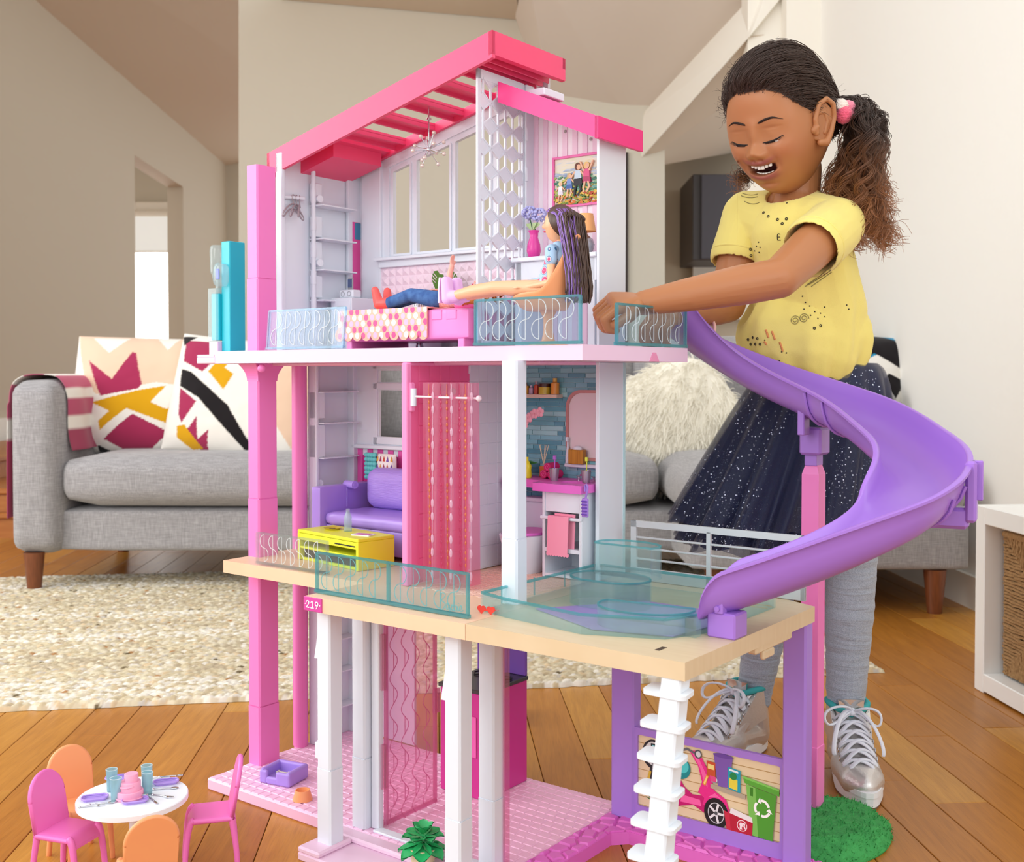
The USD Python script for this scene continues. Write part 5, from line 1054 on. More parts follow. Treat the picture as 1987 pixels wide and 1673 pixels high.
# kitchen block behind the entrance
t = hthing('doll_kitchen', 'magenta doll kitchen with a steel hob and violet wall behind the entrance posts', 'kitchen', -.29, .13, .0187)
MB().box((-.05, 0, 0), (.034, .105, .155), .001).put(t, 'cabinet', plastic('kitchen_magenta', '#cf3a94')); MB().box((-.052, -.003, .155), (.036, .106, .161), .001).put(t, 'worktop', mat('steel_dark', '#54565c', .3, metal=.6)); MB().box((.0, .1, .161), (.034, .106, .311), .001).box((-.06, .1, .0), (.0, .106, .311), .001).put(t, 'wall', plastic('kitchen_violet', '#7a52b8'))
for k in range(4): MB().tube([(-.03 + .05 * (k % 2) + .009 * math.cos(a), .03 + .04 * (k // 2) + .009 * math.sin(a), .163) for a in np.arange(12) * PI / 6], .0012, 6, closed=True).put(t, 'burner', BLACK)
q = MB()
for i in range(5):
    for j in range(5):
        if (i - 2) ** 2 + (j - 2) ** 2 < 6: q.cyl((.034, .016 + i * .0035, .04 + j * .0042), (.0346, .016 + i * .0035, .04 + j * .0042), .0014, n=8)
q.put(t, 'vent', plastic('vent_magenta', '#b8267c'), kind='stuff'); MB().box((-.03, -.002, .06), (.02, .0, .12), .001).put(t, 'oven_door', plastic('oven_pink', '#f06ab8'))
t = hthing('spatula', 'silver toy spatula hanging on the side of the magenta kitchen', 'spatula', -.2545, .142, .108); MB().tube([(0, 0, .055), (.001, .001, .035), (0, 0, .014)], .0012, 6).ball((0, 0, .056), .0022, 1).put(t, 'handle', CHROME); MB().prism(rounded(-.006, -.004, .006, .018, .003), 0, .001, Tv(0)).put(t, 'blade', CHROME)

# upper floor: bed, blanket, dolls
BZ = .7365
t = hthing('doll_bed', 'glossy pink doll bed on the upper floor', 'bed', -.40, .18, .6756)
rbox(q := MB(), (-.13, -.068, .014), (.130, .068, .060), .006); q.put(t, 'frame', plastic('bed_pink', '#f08ac8', .3), 40)
for x in (-.12, .108): MB().box((x, -.066, 0), (x + .012, .066, .016), .001).put(t, 'leg', plastic('bed_pink', ''))
for x in (.032, .06, .088): MB().box((x, -.0692, .043), (x + .02, -.067, .0575), .001).put(t, 'relief', plastic('bed_pink', ''))
rbox(q := MB(), (.075, -.04, .058), (.126, .055, .076), .008); q.put(t, 'pillow', plastic('bed_pillow', '#e0609c', .6), True)
t = hthing('polka_blanket', 'peach polka dot blanket with a scalloped hem over the foot of the doll bed', 'blanket', 0, 0, 0)
bl_ = MB(); yv = .1085; hem = unary_union([sbox(-.532, .7, -.345, .7385)] + [Point(-.528 + k * .0195, .7).buffer(.0098) for k in range(10)]).difference(sbox(-.345, .68, -.3, .74))
bl_.prism(hem, 0, .0015, Tu(yv), c=lin('#f8b596')); bl_.box((-.532, yv, .7365), (-.345, .25, .7385), 0, c=lin('#f8b596'))
rd = np.random.default_rng(3); k = 0
for j in range(5):
    for i in range(15):
        x, y = -.527 + i * .0128 + (j % 2) * .0064, .6985 + j * .0092; c = ('#ee4f8c', '#ffffff', '#f7b6d0')[(i * 2 + j * 2 + (i // 3)) % 3]
        d = affinity.scale(Point(x, y).buffer(1, quad_segs=6), .0043, .0048).intersection(hem)
        if not d.is_empty: bl_.prism(d, .0015, .0017 + .0001 * k % .0003, Tu(yv), c=lin(c))
        if j < 4: bl_.cyl((x, .118 + j * .03, .7385), (x, .118 + j * .03, .7388), .0045, n=12, c=lin(c))
bl_.put(t, 'cloth', PRINT, False)

def doll_head(th, c, face, up, s, skin, hair_m, lips='#d0507a', eye=True):
    """head at c looking along face; s = half height"""
    face = np.array(face, float); face /= np.linalg.norm(face); up = np.array(up, float); up -= face * (up @ face); up /= np.linalg.norm(up); side = np.cross(face, up)
    m = trimesh.creation.icosphere(4, 1.0); v = np.array(m.vertices); x, y, z = v.T      # x side, y face, z up
    w = np.where(z < 0, 1 - .28 * (-z) ** 1.6, 1); v = np.stack([x * .78 * w, y * (.92 - .1 * (z < -.3)), z * 1.05], 1)
    g = lambda cx, cz, rx, rz: np.exp(-((v[:, 0] - cx) / rx) ** 2 - ((v[:, 2] - cz) / rz) ** 2) * (y > .1)
    v[:, 1] += .20 * g(0, -.22, .12, .16) + .07 * g(0, -.52, .22, .07) + .06 * g(0, -.82, .2, .15) - .09 * g(-.33, .05, .16, .12) - .09 * g(.33, .05, .16, .12) + .05 * g(0, .05, .1, .3)
    M = np.stack([side, face, up]); P = np.asarray(c) + v @ M * s
    h = put(th, 'head', (P, m.faces), skin, True)
    at = lambda a, b, d: np.asarray(c) + np.array([a, d, b]) @ M * s
    for sg in (-1, 1):
        MB().add(*(lambda q: (q.vertices * s * np.array([.15, .05, .085]) @ M + at(sg * .3, .06, .80), q.faces))(trimesh.creation.icosphere(2, 1.0))).put(h, 'eye', WHITE, True)
        MB().add(*(lambda q: (q.vertices * s * np.array([.075, .03, .075]) @ M + at(sg * .3, .055, .845), q.faces))(trimesh.creation.icosphere(2, 1.0))).put(h, 'iris', plastic('iris_brown', '#4a2c20', .2), True)
        MB().tube([at(sg * (.16 + .1 * k), .29 + .05 * math.sin(k * 1.2), .83 - .035 * k) for k in range(4)], s * .022, 5).put(h, 'eyebrow', plastic('brow_brown', '#5a3826', .7))
    MB().tube([at(-.16, -.5, .80), at(-.07, -.475, .885), at(0, -.49, .905), at(.07, -.475, .885), at(.16, -.5, .80)], s * .05, 6).put(h, 'lips', plastic('lips_' + lips[1:], lips, .35), True)
    return h, M
def limb(parts, th, name, m, edge=.0022): t_ = soft(parts, edge, 6); return put(th, name, (t_.vertices, t_.faces), m, True)
def doll_hand(wrist, d, nrm, s):
    d = np.array(d, float) / np.linalg.norm(d); nrm = np.array(nrm, float); nrm -= d * (nrm @ d); nrm /= np.linalg.norm(nrm); sd = np.cross(d, nrm); w = np.asarray(wrist); P = []
    P.append(m3d.Manifold.batch_hull([mball(w, s * .28), mball(w + d * s * .9 + sd * s * .32, s * .18), mball(w + d * s * .9 - sd * s * .32, s * .18)]))
    for k, l in zip((-1.5, -.5, .5, 1.5), (.75, .95, 1.0, .85)):
        b = w + d * s * .9 + sd * s * .24 * k; P += chain([b, b + d * s * l * .5, b + d * s * l + nrm * s * .12], [s * .13, s * .12, s * .09])
    b = w + d * s * .25 + sd * s * .36; P += chain([b, b + d * s * .35 + sd * s * .35, b + d * s * .75 + sd * s * .4], [s * .15, s * .13, s * .1]); return P

# seated doll, coordinates straight in the house frame
t = hthing('seated_doll', 'doll with long brown and violet hair in a patterned dress, legs stretched out', 'doll', 0, 0, 0)
hip, che, nek = np.array([-.108, .083, .752]), np.array([-.094, .084, .792]), np.array([-.0905, .085, .812])
body = [bone(hip + [0, -.008, 0], .012, hip + [0, .008, 0], .012), *chain([hip, che, nek], [.0155, .015, .007]), bone(che + [0, -.013, .008], .007, che + [0, .013, .008], .007), *chain([nek, nek + [-.001, 0, .012]], [.006, .0055])]
feet = []
for sg in (-1, 1):
    k, a = np.array([-.19, .083 + sg * .011, .757]), np.array([-.272, .088 + sg * .011, .749]); body += chain([hip + [0, sg * .009, 0], k, (k + a) / 2 + [0, 0, .001], a], [.012, .0092, .0088, .006]); feet.append(a)
sh = []
for sg in (-1, 1):
    s0 = che + [0, sg * .0165, .008]; e = s0 + [.004, sg * .006, -.042]; w = e + [-.048, -sg * .006, -.004]; body += chain([s0, e, w], [.0062, .005, .0042]) + doll_hand(w, (-1, -sg * .1, -.02), (0, 0, -1), .0105); sh.append((s0, e))
limb(body, t, 'body', SKIN)
dressM = custom('doll_dress', {'tc': ('texture_coordinate', {}), 'v': ('voronoi_texture', {'scale': 75, 'randomness': .25}), 'r': ('rgb_ramp', {'interpolate': False, 'ramp': [(0, lin('#c03a6a')), (.12, lin('#f4b0c4')), (.2, lin('#e0507c')), (.36, lin('#f6c8d0')), (.42, lin('#3f6f98')), (.46, lin('#a9c8e6'))]}), 'p': ('principled_bsdf', {'roughness': .8})}, [('tc.object', 'v.vector'), ('v.distance', 'r.fac'), ('r.color', 'p.base_color')], 'p.BSDF')
dr_ = [*chain([hip + [-.03, 0, -.002], hip, che, che + [.002, 0, .012]], [.0165, .018, .0168, .0115]), bone(che + [0, -.014, .008], .0088, che + [0, .014, .008], .0088)] + [bone(s0, .0085, s0 + (e - s0) * .3, .0082) for s0, e in sh]
limb(dr_, t, 'dress', dressM)
SNK = plastic('lilac_sneaker', '#e9b8ea', .5)
for a in feet:
    sp2 = [bone(a + [.008, 0, 0], .0082, a + [-.004, 0, 0], .0088), m3d.Manifold.batch_hull([mball(a + [-.006, -.003, -.004], .0075), mball(a + [-.006, .003, -.004], .0075), mball(a + [-.009, -.003, .022], .0062), mball(a + [-.009, .003, .022], .0062)])]
    s_ = limb(sp2, t, 'sneaker', SNK)
    MB().hull([a + np.array([-.0165 - d, y, z]) for d in (0, .003) for y, z in ((-.007, -.009), (.007, -.009), (-.0075, .012), (.0075, .012), (-.005, .027), (.005, .027))]).put(s_, 'sole', plastic('sole_pink', '#f3c6ea'))
hc = np.array([-.094, .085, .8355]); hd, Mh = doll_head(t, hc, (-1, -.12, .16), (.16, 0, 1), .0225, SKIN, None)
HB, HVI = mat('doll_hair_brown', '#4a3024', .38, spec=.6), mat('doll_hair_violet', '#8a63b4', .38, spec=.6)
hcap = trimesh.creation.icosphere(3, 1.0); hv_ = np.array(hcap.vertices) * [.0205, .0215, .024]; keep = (hcap.vertices[hcap.faces].mean(1) @ np.array([.85, 0, .52]) > -.12); put(hd, 'hair_cap', (hc + hv_ * 1.03 + [.003, 0, .002], hcap.faces[keep]), HB, True)
rh_ = np.random.default_rng(5); hb_, vb_ = MB(), MB()
for k in range(420):
    a = rh_.uniform(-1, 1); y = .0215 * a; x0 = rh_.uniform(-.012, .02); top = hc + [x0, y * .55, .0245 * math.sqrt(max(.05, 1 - (x0 / .026) ** 2 - (a * .55) ** 2))]
    side = hc + [.014 + .014 * rh_.random(), y * 1.06, -.004]; end = hc + [.026 + rh_.uniform(-.004, .012), y * 1.0 + rh_.normal(0, .001), -.104 + rh_.uniform(0, .016)]
    P = bezier([top, (top + side) / 2 + [.006, y * .25, .004], side, (side + end) / 2 + [.004, 0, 0], end], 12); front = a < -.15 and x0 < .012
    (vb_ if front and k % 3 else hb_).tube(P, np.linspace(.0012, .0007, 12), 4)
hb_.put(hd, 'brown_hair', HB, True, kind='stuff'); vb_.put(hd, 'violet_hair', HVI, True, kind='stuff', label='violet hair strands')
# its orange tub chair
t = hthing('tub_chair', 'orange doll tub chair holding the seated doll', 'chair', -.111, .085, .6757)
n1, n2 = 40, 14; vs = []
for i, a in enumerate(np.linspace(0, 2 * PI, n1, endpoint=False)):
    for j, s in enumerate(np.linspace(0, 1, n2)):
        ca, sa = math.cos(a), math.sin(a); r = s ** .75; hgt = .052 + .006 * s * s; back_ = max(0, ca) ** 1.7
        z = .050 + (.012 + .084 * back_ ** 1.2 + .010 * (1 - back_) * abs(sa)) * max(0, (s - .45) / .55) ** 1.5
        vs.append((.0015 + (.041 + .006 * back_ * max(0, s - .5)) * r * ca - (.012 if ca < 0 else 0) * r * -ca, .033 * r * sa, z))
vs = np.array(vs); ix = np.arange(n1 * n2).reshape(n1, n2); nx_ = np.roll(ix, -1, 0)
f = np.stack([ix[:, :-1], ix[:, 1:], nx_[:, 1:], nx_[:, :-1]], -1).reshape(-1, 4); f = np.vstack([f[:, :3], f[:, [0, 2, 3]]])
tmc = trimesh.Trimesh(vs, f, process=False); n_v = tmc.vertex_normals; n_v = n_v if n_v[ix[0, 1]][2] < 0 else -n_v
lo = vs + n_v * .0028; rimq = np.stack([ix[:, -1], np.roll(ix[:, -1], -1), np.roll(ix[:, -1], -1) + n1 * n2, ix[:, -1] + n1 * n2], 1)
fx = trimesh.Trimesh(np.vstack([vs, lo]), np.vstack([f, f[:, ::-1] + n1 * n2, rimq[:, :3], rimq[:, [0, 2, 3]]]), process=False); fx.fix_normals(); put(t, 'shell', (fx.vertices, fx.faces), ORANGE, True)
MB().lathe([(0, 0), (.027, 0), (.026, .003), (.009, .008), (.0065, .02), (.0065, .038), (.013, .05), (0, .051)], n=26).put(t, 'pedestal', ORANGE, 40)
# lying doll
t = hthing('lying_doll', 'doll in jeans and coral boots lying on the pink bed', 'doll', 0, 0, 0); z0 = .7372 + .0125
hip, che = np.array([-.375, .165, z0 + .003]), np.array([-.33, .165, z0 + .004]); JEANS = mat('jeans', '#2a4f8c', .8, vary='#4a76b0', vscale=90)
limb([*chain([hip, che, che + [.022, 0, .002]], [.0125, .0135, .0055]), bone(che + [.008, -.013, 0], .0068, che + [.008, .013, 0], .0068), *chain([che + [.008, -.019, .002], che + [-.004, -.026, .012], che + [.004, -.024, .045]], [.006, .0052, .004]), *doll_hand(che + [.004, -.024, .045], (.05, .05, 1), (1, 0, 0), .009), *chain([che + [.008, .019, 0], che + [-.02, .026, .006], che + [-.045, .008, .014]], [.006, .0052, .004]), *doll_hand(che + [-.045, .008, .014], (-1, -.4, .1), (0, 0, -1), .009)], t, 'body', plastic('doll_skin_pink', '#f0a898', .4))
limb([p for sg in (-1, 1) for p in chain([hip + [.004, sg * .007, 0], hip + [-.045, sg * .009, .009], hip + [-.095, sg * .009, -.002]], [.0132, .0105, .0085])], t, 'jeans', JEANS)
for sg in (-1, 1):
    a = hip + [-.097, sg * .010, -.002]; limb([*chain([a, a + [-.014, 0, 0]], [.0092, .0088]), m3d.Manifold.batch_hull([mball(a + [-.016, 0, -.001], .0088), mball(a + [-.021, sg * .004, .021], .006)])], t, 'boot', plastic('coral_boot', '#f0605c', .4))
strip = custom('striped_shirt', {'tc': ('texture_coordinate', {}), 'w': ('wave_texture', {'scale': 60, 'distortion': 1.5, 'bands_direction': 'x'}), 'r': ('rgb_ramp', {'ramp': [(0, lin('#f7d7c0')), (.35, lin('#ee6a6a')), (.6, lin('#b59ad8')), (.8, lin('#f2b04c')), (1, lin('#f6a8c0'))]}), 'p': ('principled_bsdf', {'roughness': .8})}, [('tc.object', 'w.vector'), ('w.fac', 'r.fac'), ('r.color', 'p.base_color')], 'p.BSDF')
limb([*chain([hip + [.012, 0, 0], che, che + [.012, 0, 0]], [.0142, .0152, .011]), bone(che + [.008, -.016, 0], .0082, che + [.008, .016, 0], .0082)], t, 'shirt', strip)
hd, _ = doll_head(t, che + [.04, 0, .004], (-.25, -.1, 1), (1, 0, .2), .02, plastic('doll_skin_pink', ''), None)
b = MB(); rh_ = np.random.default_rng(2)
for k in range(70): p = che + [.05 + rh_.uniform(-.008, .012), rh_.uniform(-.02, .02), rh_.uniform(-.008, .014)]; b.tube(bezier([p, p + [.004, rh_.uniform(-.012, .012), -.006], p + [-.02, rh_.choice([-1, 1]) * rh_.uniform(.018, .03), -.008]], 7), .0017, 5)
b.put(hd, 'hair', plastic('doll_hair_orange', '#dd8a38', .5), True, kind='stuff')

# bedroom smalls
t = hthing('potted_monstera', 'little monstera with split leaves behind the lying doll', 'plant', -.43, .257, .6757)
MB().lathe([(0, 0), (.012, 0), (.015, .05), (.0135, .05), (0, .046)], n=22).put(t, 'pot', WHITE, 40)
for k, (a, h, r) in enumerate(((-2.7, .115, .017), (-.4, .112, .018), (-1.6, .088, .01), (2.9, .082, .024), (.2, .085, .02))):
    tip = np.array([r * math.cos(a), -.008 + .2 * r * math.sin(a), h]); MB().tube(bezier([(0, 0, .046), tip * [.4, .5, .8], tip], 10), .0009, 5).put(t, 'stem', plastic('stem_green', ''))
    hrt = Polygon([(0, .011), (.006, .014), (.0115, .010), (.0125, .003), (.009, -.006), (0, -.014), (-.009, -.006), (-.0125, .003), (-.0115, .010), (-.006, .014)]).buffer(.001)
    for sg in (-1, 1):
        for j in range(3): hrt = hrt.difference(LineString([(sg * .004, .004 - j * .0045), (sg * .014, .0085 - j * .0055)]).buffer(.0008))
    MB().prism(affinity.rotate(hrt, 35 * math.cos(a), origin=(0, 0)), 0, .0006, lambda p, tip=tip: tip + np.stack([p[:, 0], -p[:, 2] - .25 * p[:, 1], p[:, 1]], 1)).put(t, 'leaf', plastic('monstera_green', '#4f7d2c', .4))
t = hthing('wire_ornament', 'silver filigree coral ornament by the coral boots', 'ornament', -.492, .255, .6757); b = MB().lathe([(0, 0), (.008, 0), (.003, .03), (0, .06)], n=12); rw_ = np.random.default_rng(4)
for k in range(26):
    a = rw_.uniform(0, 2 * PI); r = rw_.uniform(.006, .019); b.tube(bezier([(0, 0, .055), (r * .6 * math.cos(a), .3 * r * math.sin(a), .075), (r * math.cos(a), .3 * r * math.sin(a), .075 + rw_.uniform(0, .03))], 7), .0007, 4)
b.put(t, 'wire', CHROME, True, kind='stuff')
t = hthing('drawer_unit', 'small white doll drawer unit in the corner behind the bed', 'drawers', -.625, .225, .6757); MB().box((-.02, -.025, 0), (.03, .03, .092), .001).put(t, 'body', WHITE); d = MB().box((-.016, -.0262, .064), (.027, -.0248, .088), .0005).put(t, 'drawer', WHITE); MB().box((-.004, -.0272, .075), (.014, -.026, .0775), .0004).put(d, 'handle', GREYP)
t = hthing('dock_radio', 'white doll radio dock with a grey telephone standing in it', 'radio', -.618, .22, .768); rbox(q := MB(), (-.018, -.01, 0), (.016, .01, .014), .003); q.put(t, 'body', WHITE, 40)
for x in (-.008, .007): MB().tube([(x + .004 * math.cos(a), -.0102, .007 + .004 * math.sin(a)) for a in np.arange(12) * PI / 6], .0005, 5, closed=True).put(t, 'speaker', GREYP)
MB().box((-.004, -.003, .014), (.008, .0, .034), .001).put(t, 'telephone', GREYP); MB().box((-.0028, -.0036, .018), (.0068, -.0029, .032), .0002).put(t, 'screen', plastic('screen_blue', '#4a5a80', .2))
t = hthing('doll_chandelier', 'silver sputnik chandelier hanging from the pink roof slats', 'chandelier', -.414, .19, .99); MB().cyl((0, 0, .0), (0, 0, .07), .0011, n=8).cyl((0, 0, .046), (0, 0, .049), .004, n=12).put(t, 'stem', CHROME); MB().ball((0, 0, 0), .0042, 2).put(t, 'hub', CHROME, True)
for k in range(13):
    z = 1 - 2 * (k + .5) / 13; r = math.sqrt(1 - z * z); d = np.array([r * math.cos(k * 2.4), r * math.sin(k * 2.4), z]); a = MB().cyl(d * .003, d * .026, .0009, n=6).put(t, 'arm', CHROME); MB().ball(d * .027, .0032, 2).put(a, 'bulb', mat('pearl', '#e8dcd4', .2, metal=.5), True)
for k in range(3):
    t = hthing('clothes_hanger', ('front', 'middle', 'rear')[k] + ' grey wire doll hanger on the wardrobe rail', 'hanger', -.657, .128 + k * .007, .9305, 15 * (k - 1) - 62, group='hangers on the wardrobe rail')
    MB().tube(bezier([(-.001, 0, -.0025), (-.004, 0, .003), (.001, 0, .0045), (.004, 0, .001), (.001, 0, -.005), (0, 0, -.010)], 20), .0011, 6).tube(bezier([(0, 0, -.010), (-.014, 0, -.016), (-.026, 0, -.026), (-.029, 0, -.032), (-.025, 0, -.033), (-.014, 0, -.023), (0, 0, -.019), (.014, 0, -.023), (.025, 0, -.033), (.029, 0, -.032), (.026, 0, -.026), (.014, 0, -.016), (0, 0, -.010)], 50), .0013, 6).put(t, 'wire', mat('grey_wire', '#b3a9ae', .35, metal=.3), True)
t = hthing('drinks_dispenser', 'turquoise doll drinks dispenser with clear jugs beside the pink column', 'dispenser', -.735, .05, .6668)
TQ = plastic('turquoise_plastic', '#1bb7c8', .35); MB().box((-.01, 0, .0), (.012, .032, .19), .0012).put(t, 'cabinet', TQ); MB().box((-.03, -.005, .028), (-.01, .02, .105), .001).put(t, 'front_box', TQ); MB().box((-.034, -.009, .026), (-.012, .022, .114), .001).put(t, 'glass_front', CLEARP); MB().box((-.033, -.008, 0), (-.0102, .02, .026), .001).put(t, 'plinth', PALE)
MB().lathe([(0, 0), (.009, 0), (.012, .006), (.013, .04), (.0125, .046), (.010, .05), (0, .05)], (-.024, .004, .135), 22).put(t, 'jug', CLEARP, 40); MB().lathe([(0, 0), (.009, 0), (.0125, .008), (.0125, .03), (.009, .036), (0, .036)], (-.0, -.008, .116), 22).put(t, 'jug', CLEARP, 40); MB().box((.002, -.0215, .126), (.011, -.019, .143), .001).put(t, 'label', plastic('label_violet', '#8090d8'))
MB().tube([(-.012, -.004, .155), (-.004, -.016, .15), (-.008, -.018, .13), (-.014, -.01, .12)], .0016, 8).put(t, 'handle', CLEARP); MB().box((-.018, -.006, .105), (-.0101, .016, .14), .001).put(t, 'spout', CLEARP)

# upper right room
t = hthing('doll_desk', 'white doll desk along the striped wall behind the seated doll', 'desk', -.177, .218, .6757)
MB().box((-.072, -.031, .128), (.075, .031, .1345), .001).put(t, 'desktop', WHITE); MB().box((-.068, -.026, .095), (.073, -.022, .128), .0005).put(t, 'apron', WHITE)
for x in (-.07, .058): MB().box((x, -.026, 0), (x + .012, .03, .128), .0006).put(t, 'leg', WHITE)
t = hthing('doll_vase', 'magenta doll vase of lavender hydrangeas on the white desk', 'vase', -.222, .205, .8103); MB().lathe([(0, 0), (.008, 0), (.0105, .01), (.0095, .02), (.006, .03), (.0065, .036), (.0085, .04), (.0075, .04), (.0055, .035), (0, .03)], n=26).put(t, 'vase', plastic('vase_magenta', '#d63c98', .3), True)
rz = np.random.default_rng(3)
for dx, dz in ((-.008, .0665), (.0095, .062)):
    b = MB(); st_ = MB().tube(bezier([(0, 0, .035), (dx * .5, 0, .048), (dx, 0, dz - .006)], 8), .0009, 5); s_ = st_.put(t, 'stem', plastic('stem_green', ''))
    for k in range(46): d = rz.normal(0, 1, 3); d /= np.linalg.norm(d); b.ball(np.array([dx, 0, dz]) + d * [.0105, .0095, .009], .0022, 1)
    b.put(t, 'blossom', plastic('hydrangea', '#b3b4e4', .7), True)
for a in (-.9, .2, 1.2, 2.6): MB().hull([(r * math.cos(a) + s * w, -.004 + r * .3 * math.sin(a), z + k) for r, w, z in ((.002, .0005, .04), (.009, .004, .05), (.013, .0005, .047)) for s in (-1, 1) for k in (0, .0007)]).put(t, 'leaf', plastic('vase_leaf', '#a9c08a', .5))
t = hthing('doll_lamp', 'doll table lamp with silver ball base and orange shade, right on the desk', 'lamp', -.133, .207, .8103); MB().lathe([(0, 0), (.007, 0), (.0115, .005), (.0135, .013), (.011, .021), (.005, .026), (.0028, .028), (.0025, .034), (0, .034)], n=28).put(t, 'base', mat('lamp_silver', '#b9b7ba', .25, metal=.85), True); MB().lathe([(.0155, .032), (.0115, .057), (.0112, .057), (.0150, .032)], n=28).put(t, 'shade', plastic('shade_orange', '#f4b070', .5), 40)
t = hthing('desk_books', 'dark pencil box with pink pens, left of the doll lamp', 'box', -.158, .225, .8103); MB().box((-.006, -.006, 0), (.006, .006, .02), .0008).put(t, 'box', mat('dark_box', '#4a3f42', .5)); 
for k in range(3): MB().cyl((-.004 + k * .004, 0, .012), (-.006 + k * .004, 0, .05 + .008 * k), .0008, n=6).put(t, 'pen', plastic('pen_pink', '#c878a8'))
# picture of children running in a meadow
t = hthing('framed_picture', 'pink framed meadow painting on the striped wall above the seated doll', 'picture', 0, 0, 0); P0 = (-.219, .887, -.133, .963)
MB().prism(sbox(*P0).difference(sbox(P0[0] + .0035, P0[1] + .0035, P0[2] - .0035, P0[3] - .0035)), .0055, .009, Tu(.256)).put(t, 'frame', plastic('frame_pink', '#ea6fae'))
pc_ = MB(); W2, H2 = P0[2] - P0[0] - .006, P0[3] - P0[1] - .006; n_ = [0]
def ps(g, c):
    n_[0] += 1; g = (g if hasattr(g, 'geom_type') else Polygon(g).buffer(0)).intersection(sbox(0, 0, 1, 1))
    if not g.is_empty: pc_.prism(g, .0058, .0061 + n_[0] * .000012, lambda p: Tu(.256)(np.stack([P0[0] + .003 + p[:, 0] * W2, P0[1] + .003 + p[:, 1] * H2, p[:, 2]], 1)), c=lin(c))
ps(sbox(0, 0, 1, 1), '#e6e2cf'); rp = np.random.default_rng(21)
for k in range(40): ps(affinity.rotate(affinity.scale(Point(rp.random(), rp.uniform(.72, 1)).buffer(1, quad_segs=3), .1, .012), rp.uniform(-15, 15)), ('#e9e3c4', '#d3dce0', '#f0e6da', '#dfe0c0')[k % 4])
for k in range(40): ps(affinity.rotate(affinity.scale(Point(rp.random(), rp.uniform(.6, .76)).buffer(1, quad_segs=3), .08, .014), rp.uniform(-12, 12)), ('#a9b9d0', '#8fa3c4', '#c3cddb', '#b6c0c8')[k % 4])
for k in range(130): ps(affinity.rotate(affinity.scale(Point(rp.random(), rp.uniform(.2, .6)).buffer(1, quad_segs=3), .06, .02), rp.uniform(-30, 30)), ('#7fae8a', '#5d9a78', '#a9bf6a', '#c9c25a', '#6aa39a', '#3f7d6a')[k % 6])
for k in range(120): ps(affinity.rotate(affinity.scale(Point(rp.random(), rp.uniform(0, .24)).buffer(1, quad_segs=3), .045, .02), rp.uniform(-60, 60)), ('#d8742c', '#c8a83a', '#8a9a3a', '#b84a2c', '#e2b84a', '#5a7a3c')[k % 6])
def kid(x, y, s, hair, top, low, skin='#e8b896', arms=1):
    ps(affinity.scale(Point(x, y + .62 * s).buffer(1, quad_segs=6), .10 * s, .12 * s), hair); ps(affinity.scale(Point(x + .03 * s, y + .6 * s).buffer(1, quad_segs=6), .065 * s, .085 * s), skin); ps([(x - .1 * s, y + .5 * s), (x + .1 * s, y + .5 * s), (x + .11 * s, y + .22 * s), (x - .11 * s, y + .22 * s)], top); ps([(x - .12 * s, y + .25 * s), (x + .12 * s, y + .25 * s), (x + .14 * s, y + .05 * s), (x - .14 * s, y + .05 * s)], low)
    for sg in (-1, 1): ps(LineString([(x + sg * .06 * s, y + .06 * s), (x + sg * .1 * s, y - .1 * s), (x + sg * .06 * s - .05 * s, y - .25 * s)]).buffer(.03 * s), low if arms == 2 else skin); ps(LineString([(x + sg * .1 * s, y + .46 * s), (x + sg * .22 * s, y + (.75 if arms == 1 else .3) * s)]).buffer(.025 * s), skin)
kid(.16, .2, .42, '#e6d8a0', '#f4f0f0', '#e4dce8', arms=0); kid(.36, .3, .5, '#c8b080', '#7f9ad0', '#4a68a8', arms=0); kid(.55, .36, .68, '#6a3a28', '#c8dcea', '#2c2a32', arms=2); kid(.74, .4, .62, '#e8c078', '#e05a8a', '#b8406a', arms=1)
pc_.put(t, 'painting', PRINT, False)

# ground floor smalls
t = hthing('dog_bed', 'lilac toy dog bed on the pink paving by the tall column', 'dog bed', -.553, .012, .0187, 12); rbox(q := MB(), (-.026, -.022, 0), (.026, .022, .008), .003); q.put(t, 'base', LILAC, 40)
for a, b_ in (((-.028, .017, 0), (.028, .025, .022)), ((-.028, -.024, 0), (-.020, .024, .022)), ((.020, -.024, 0), (.028, .024, .022)), ((-.028, -.025, 0), (-.014, -.018, .020)), ((.002, -.025, 0), (.028, -.018, .020)), ((-.016, -.025, 0), (.006, -.018, .011))): rbox(q := MB(), a, b_, .004); q.put(t, 'rim', LILAC, 40)
t = hthing('toy_bone', 'small grey toy bone lying in the lilac dog bed', 'bone', -.555, .012, .0268, 15); b = MB().cyl((-.008, 0, .0025), (.008, 0, .0025), .0018, n=10)
for x in (-.009, .009):
    for y in (-.002, .002): b.ball((x, y, .0025), .0026, 2)
b.put(t, 'bone', plastic('bone_grey', '#c9beb4', .6), True)
t = hthing('pet_bowl', 'orange pet bowl on the pink paving', 'bowl', -.472, -.024, .0187); MB().lathe([(0, 0), (.0145, 0), (.0105, .0145), (.0095, .0145), (.008, .006), (0, .005)], n=28).put(t, 'bowl', ORANGE, 40)
t = hthing('potted_plant', 'glossy green plant in a beige pot on the entrance porch', 'plant', -.198, -.068, .0112); MB().lathe([(0, 0), (.014, 0), (.0168, .020), (.0178, .020), (.0178, .024), (.015, .024), (0, .019)], n=28).put(t, 'pot', plastic('pot_beige', '#e3cfa4', .5), 40)
LG = mat('toy_leaf', '#2fae66', .3, spec=.6)
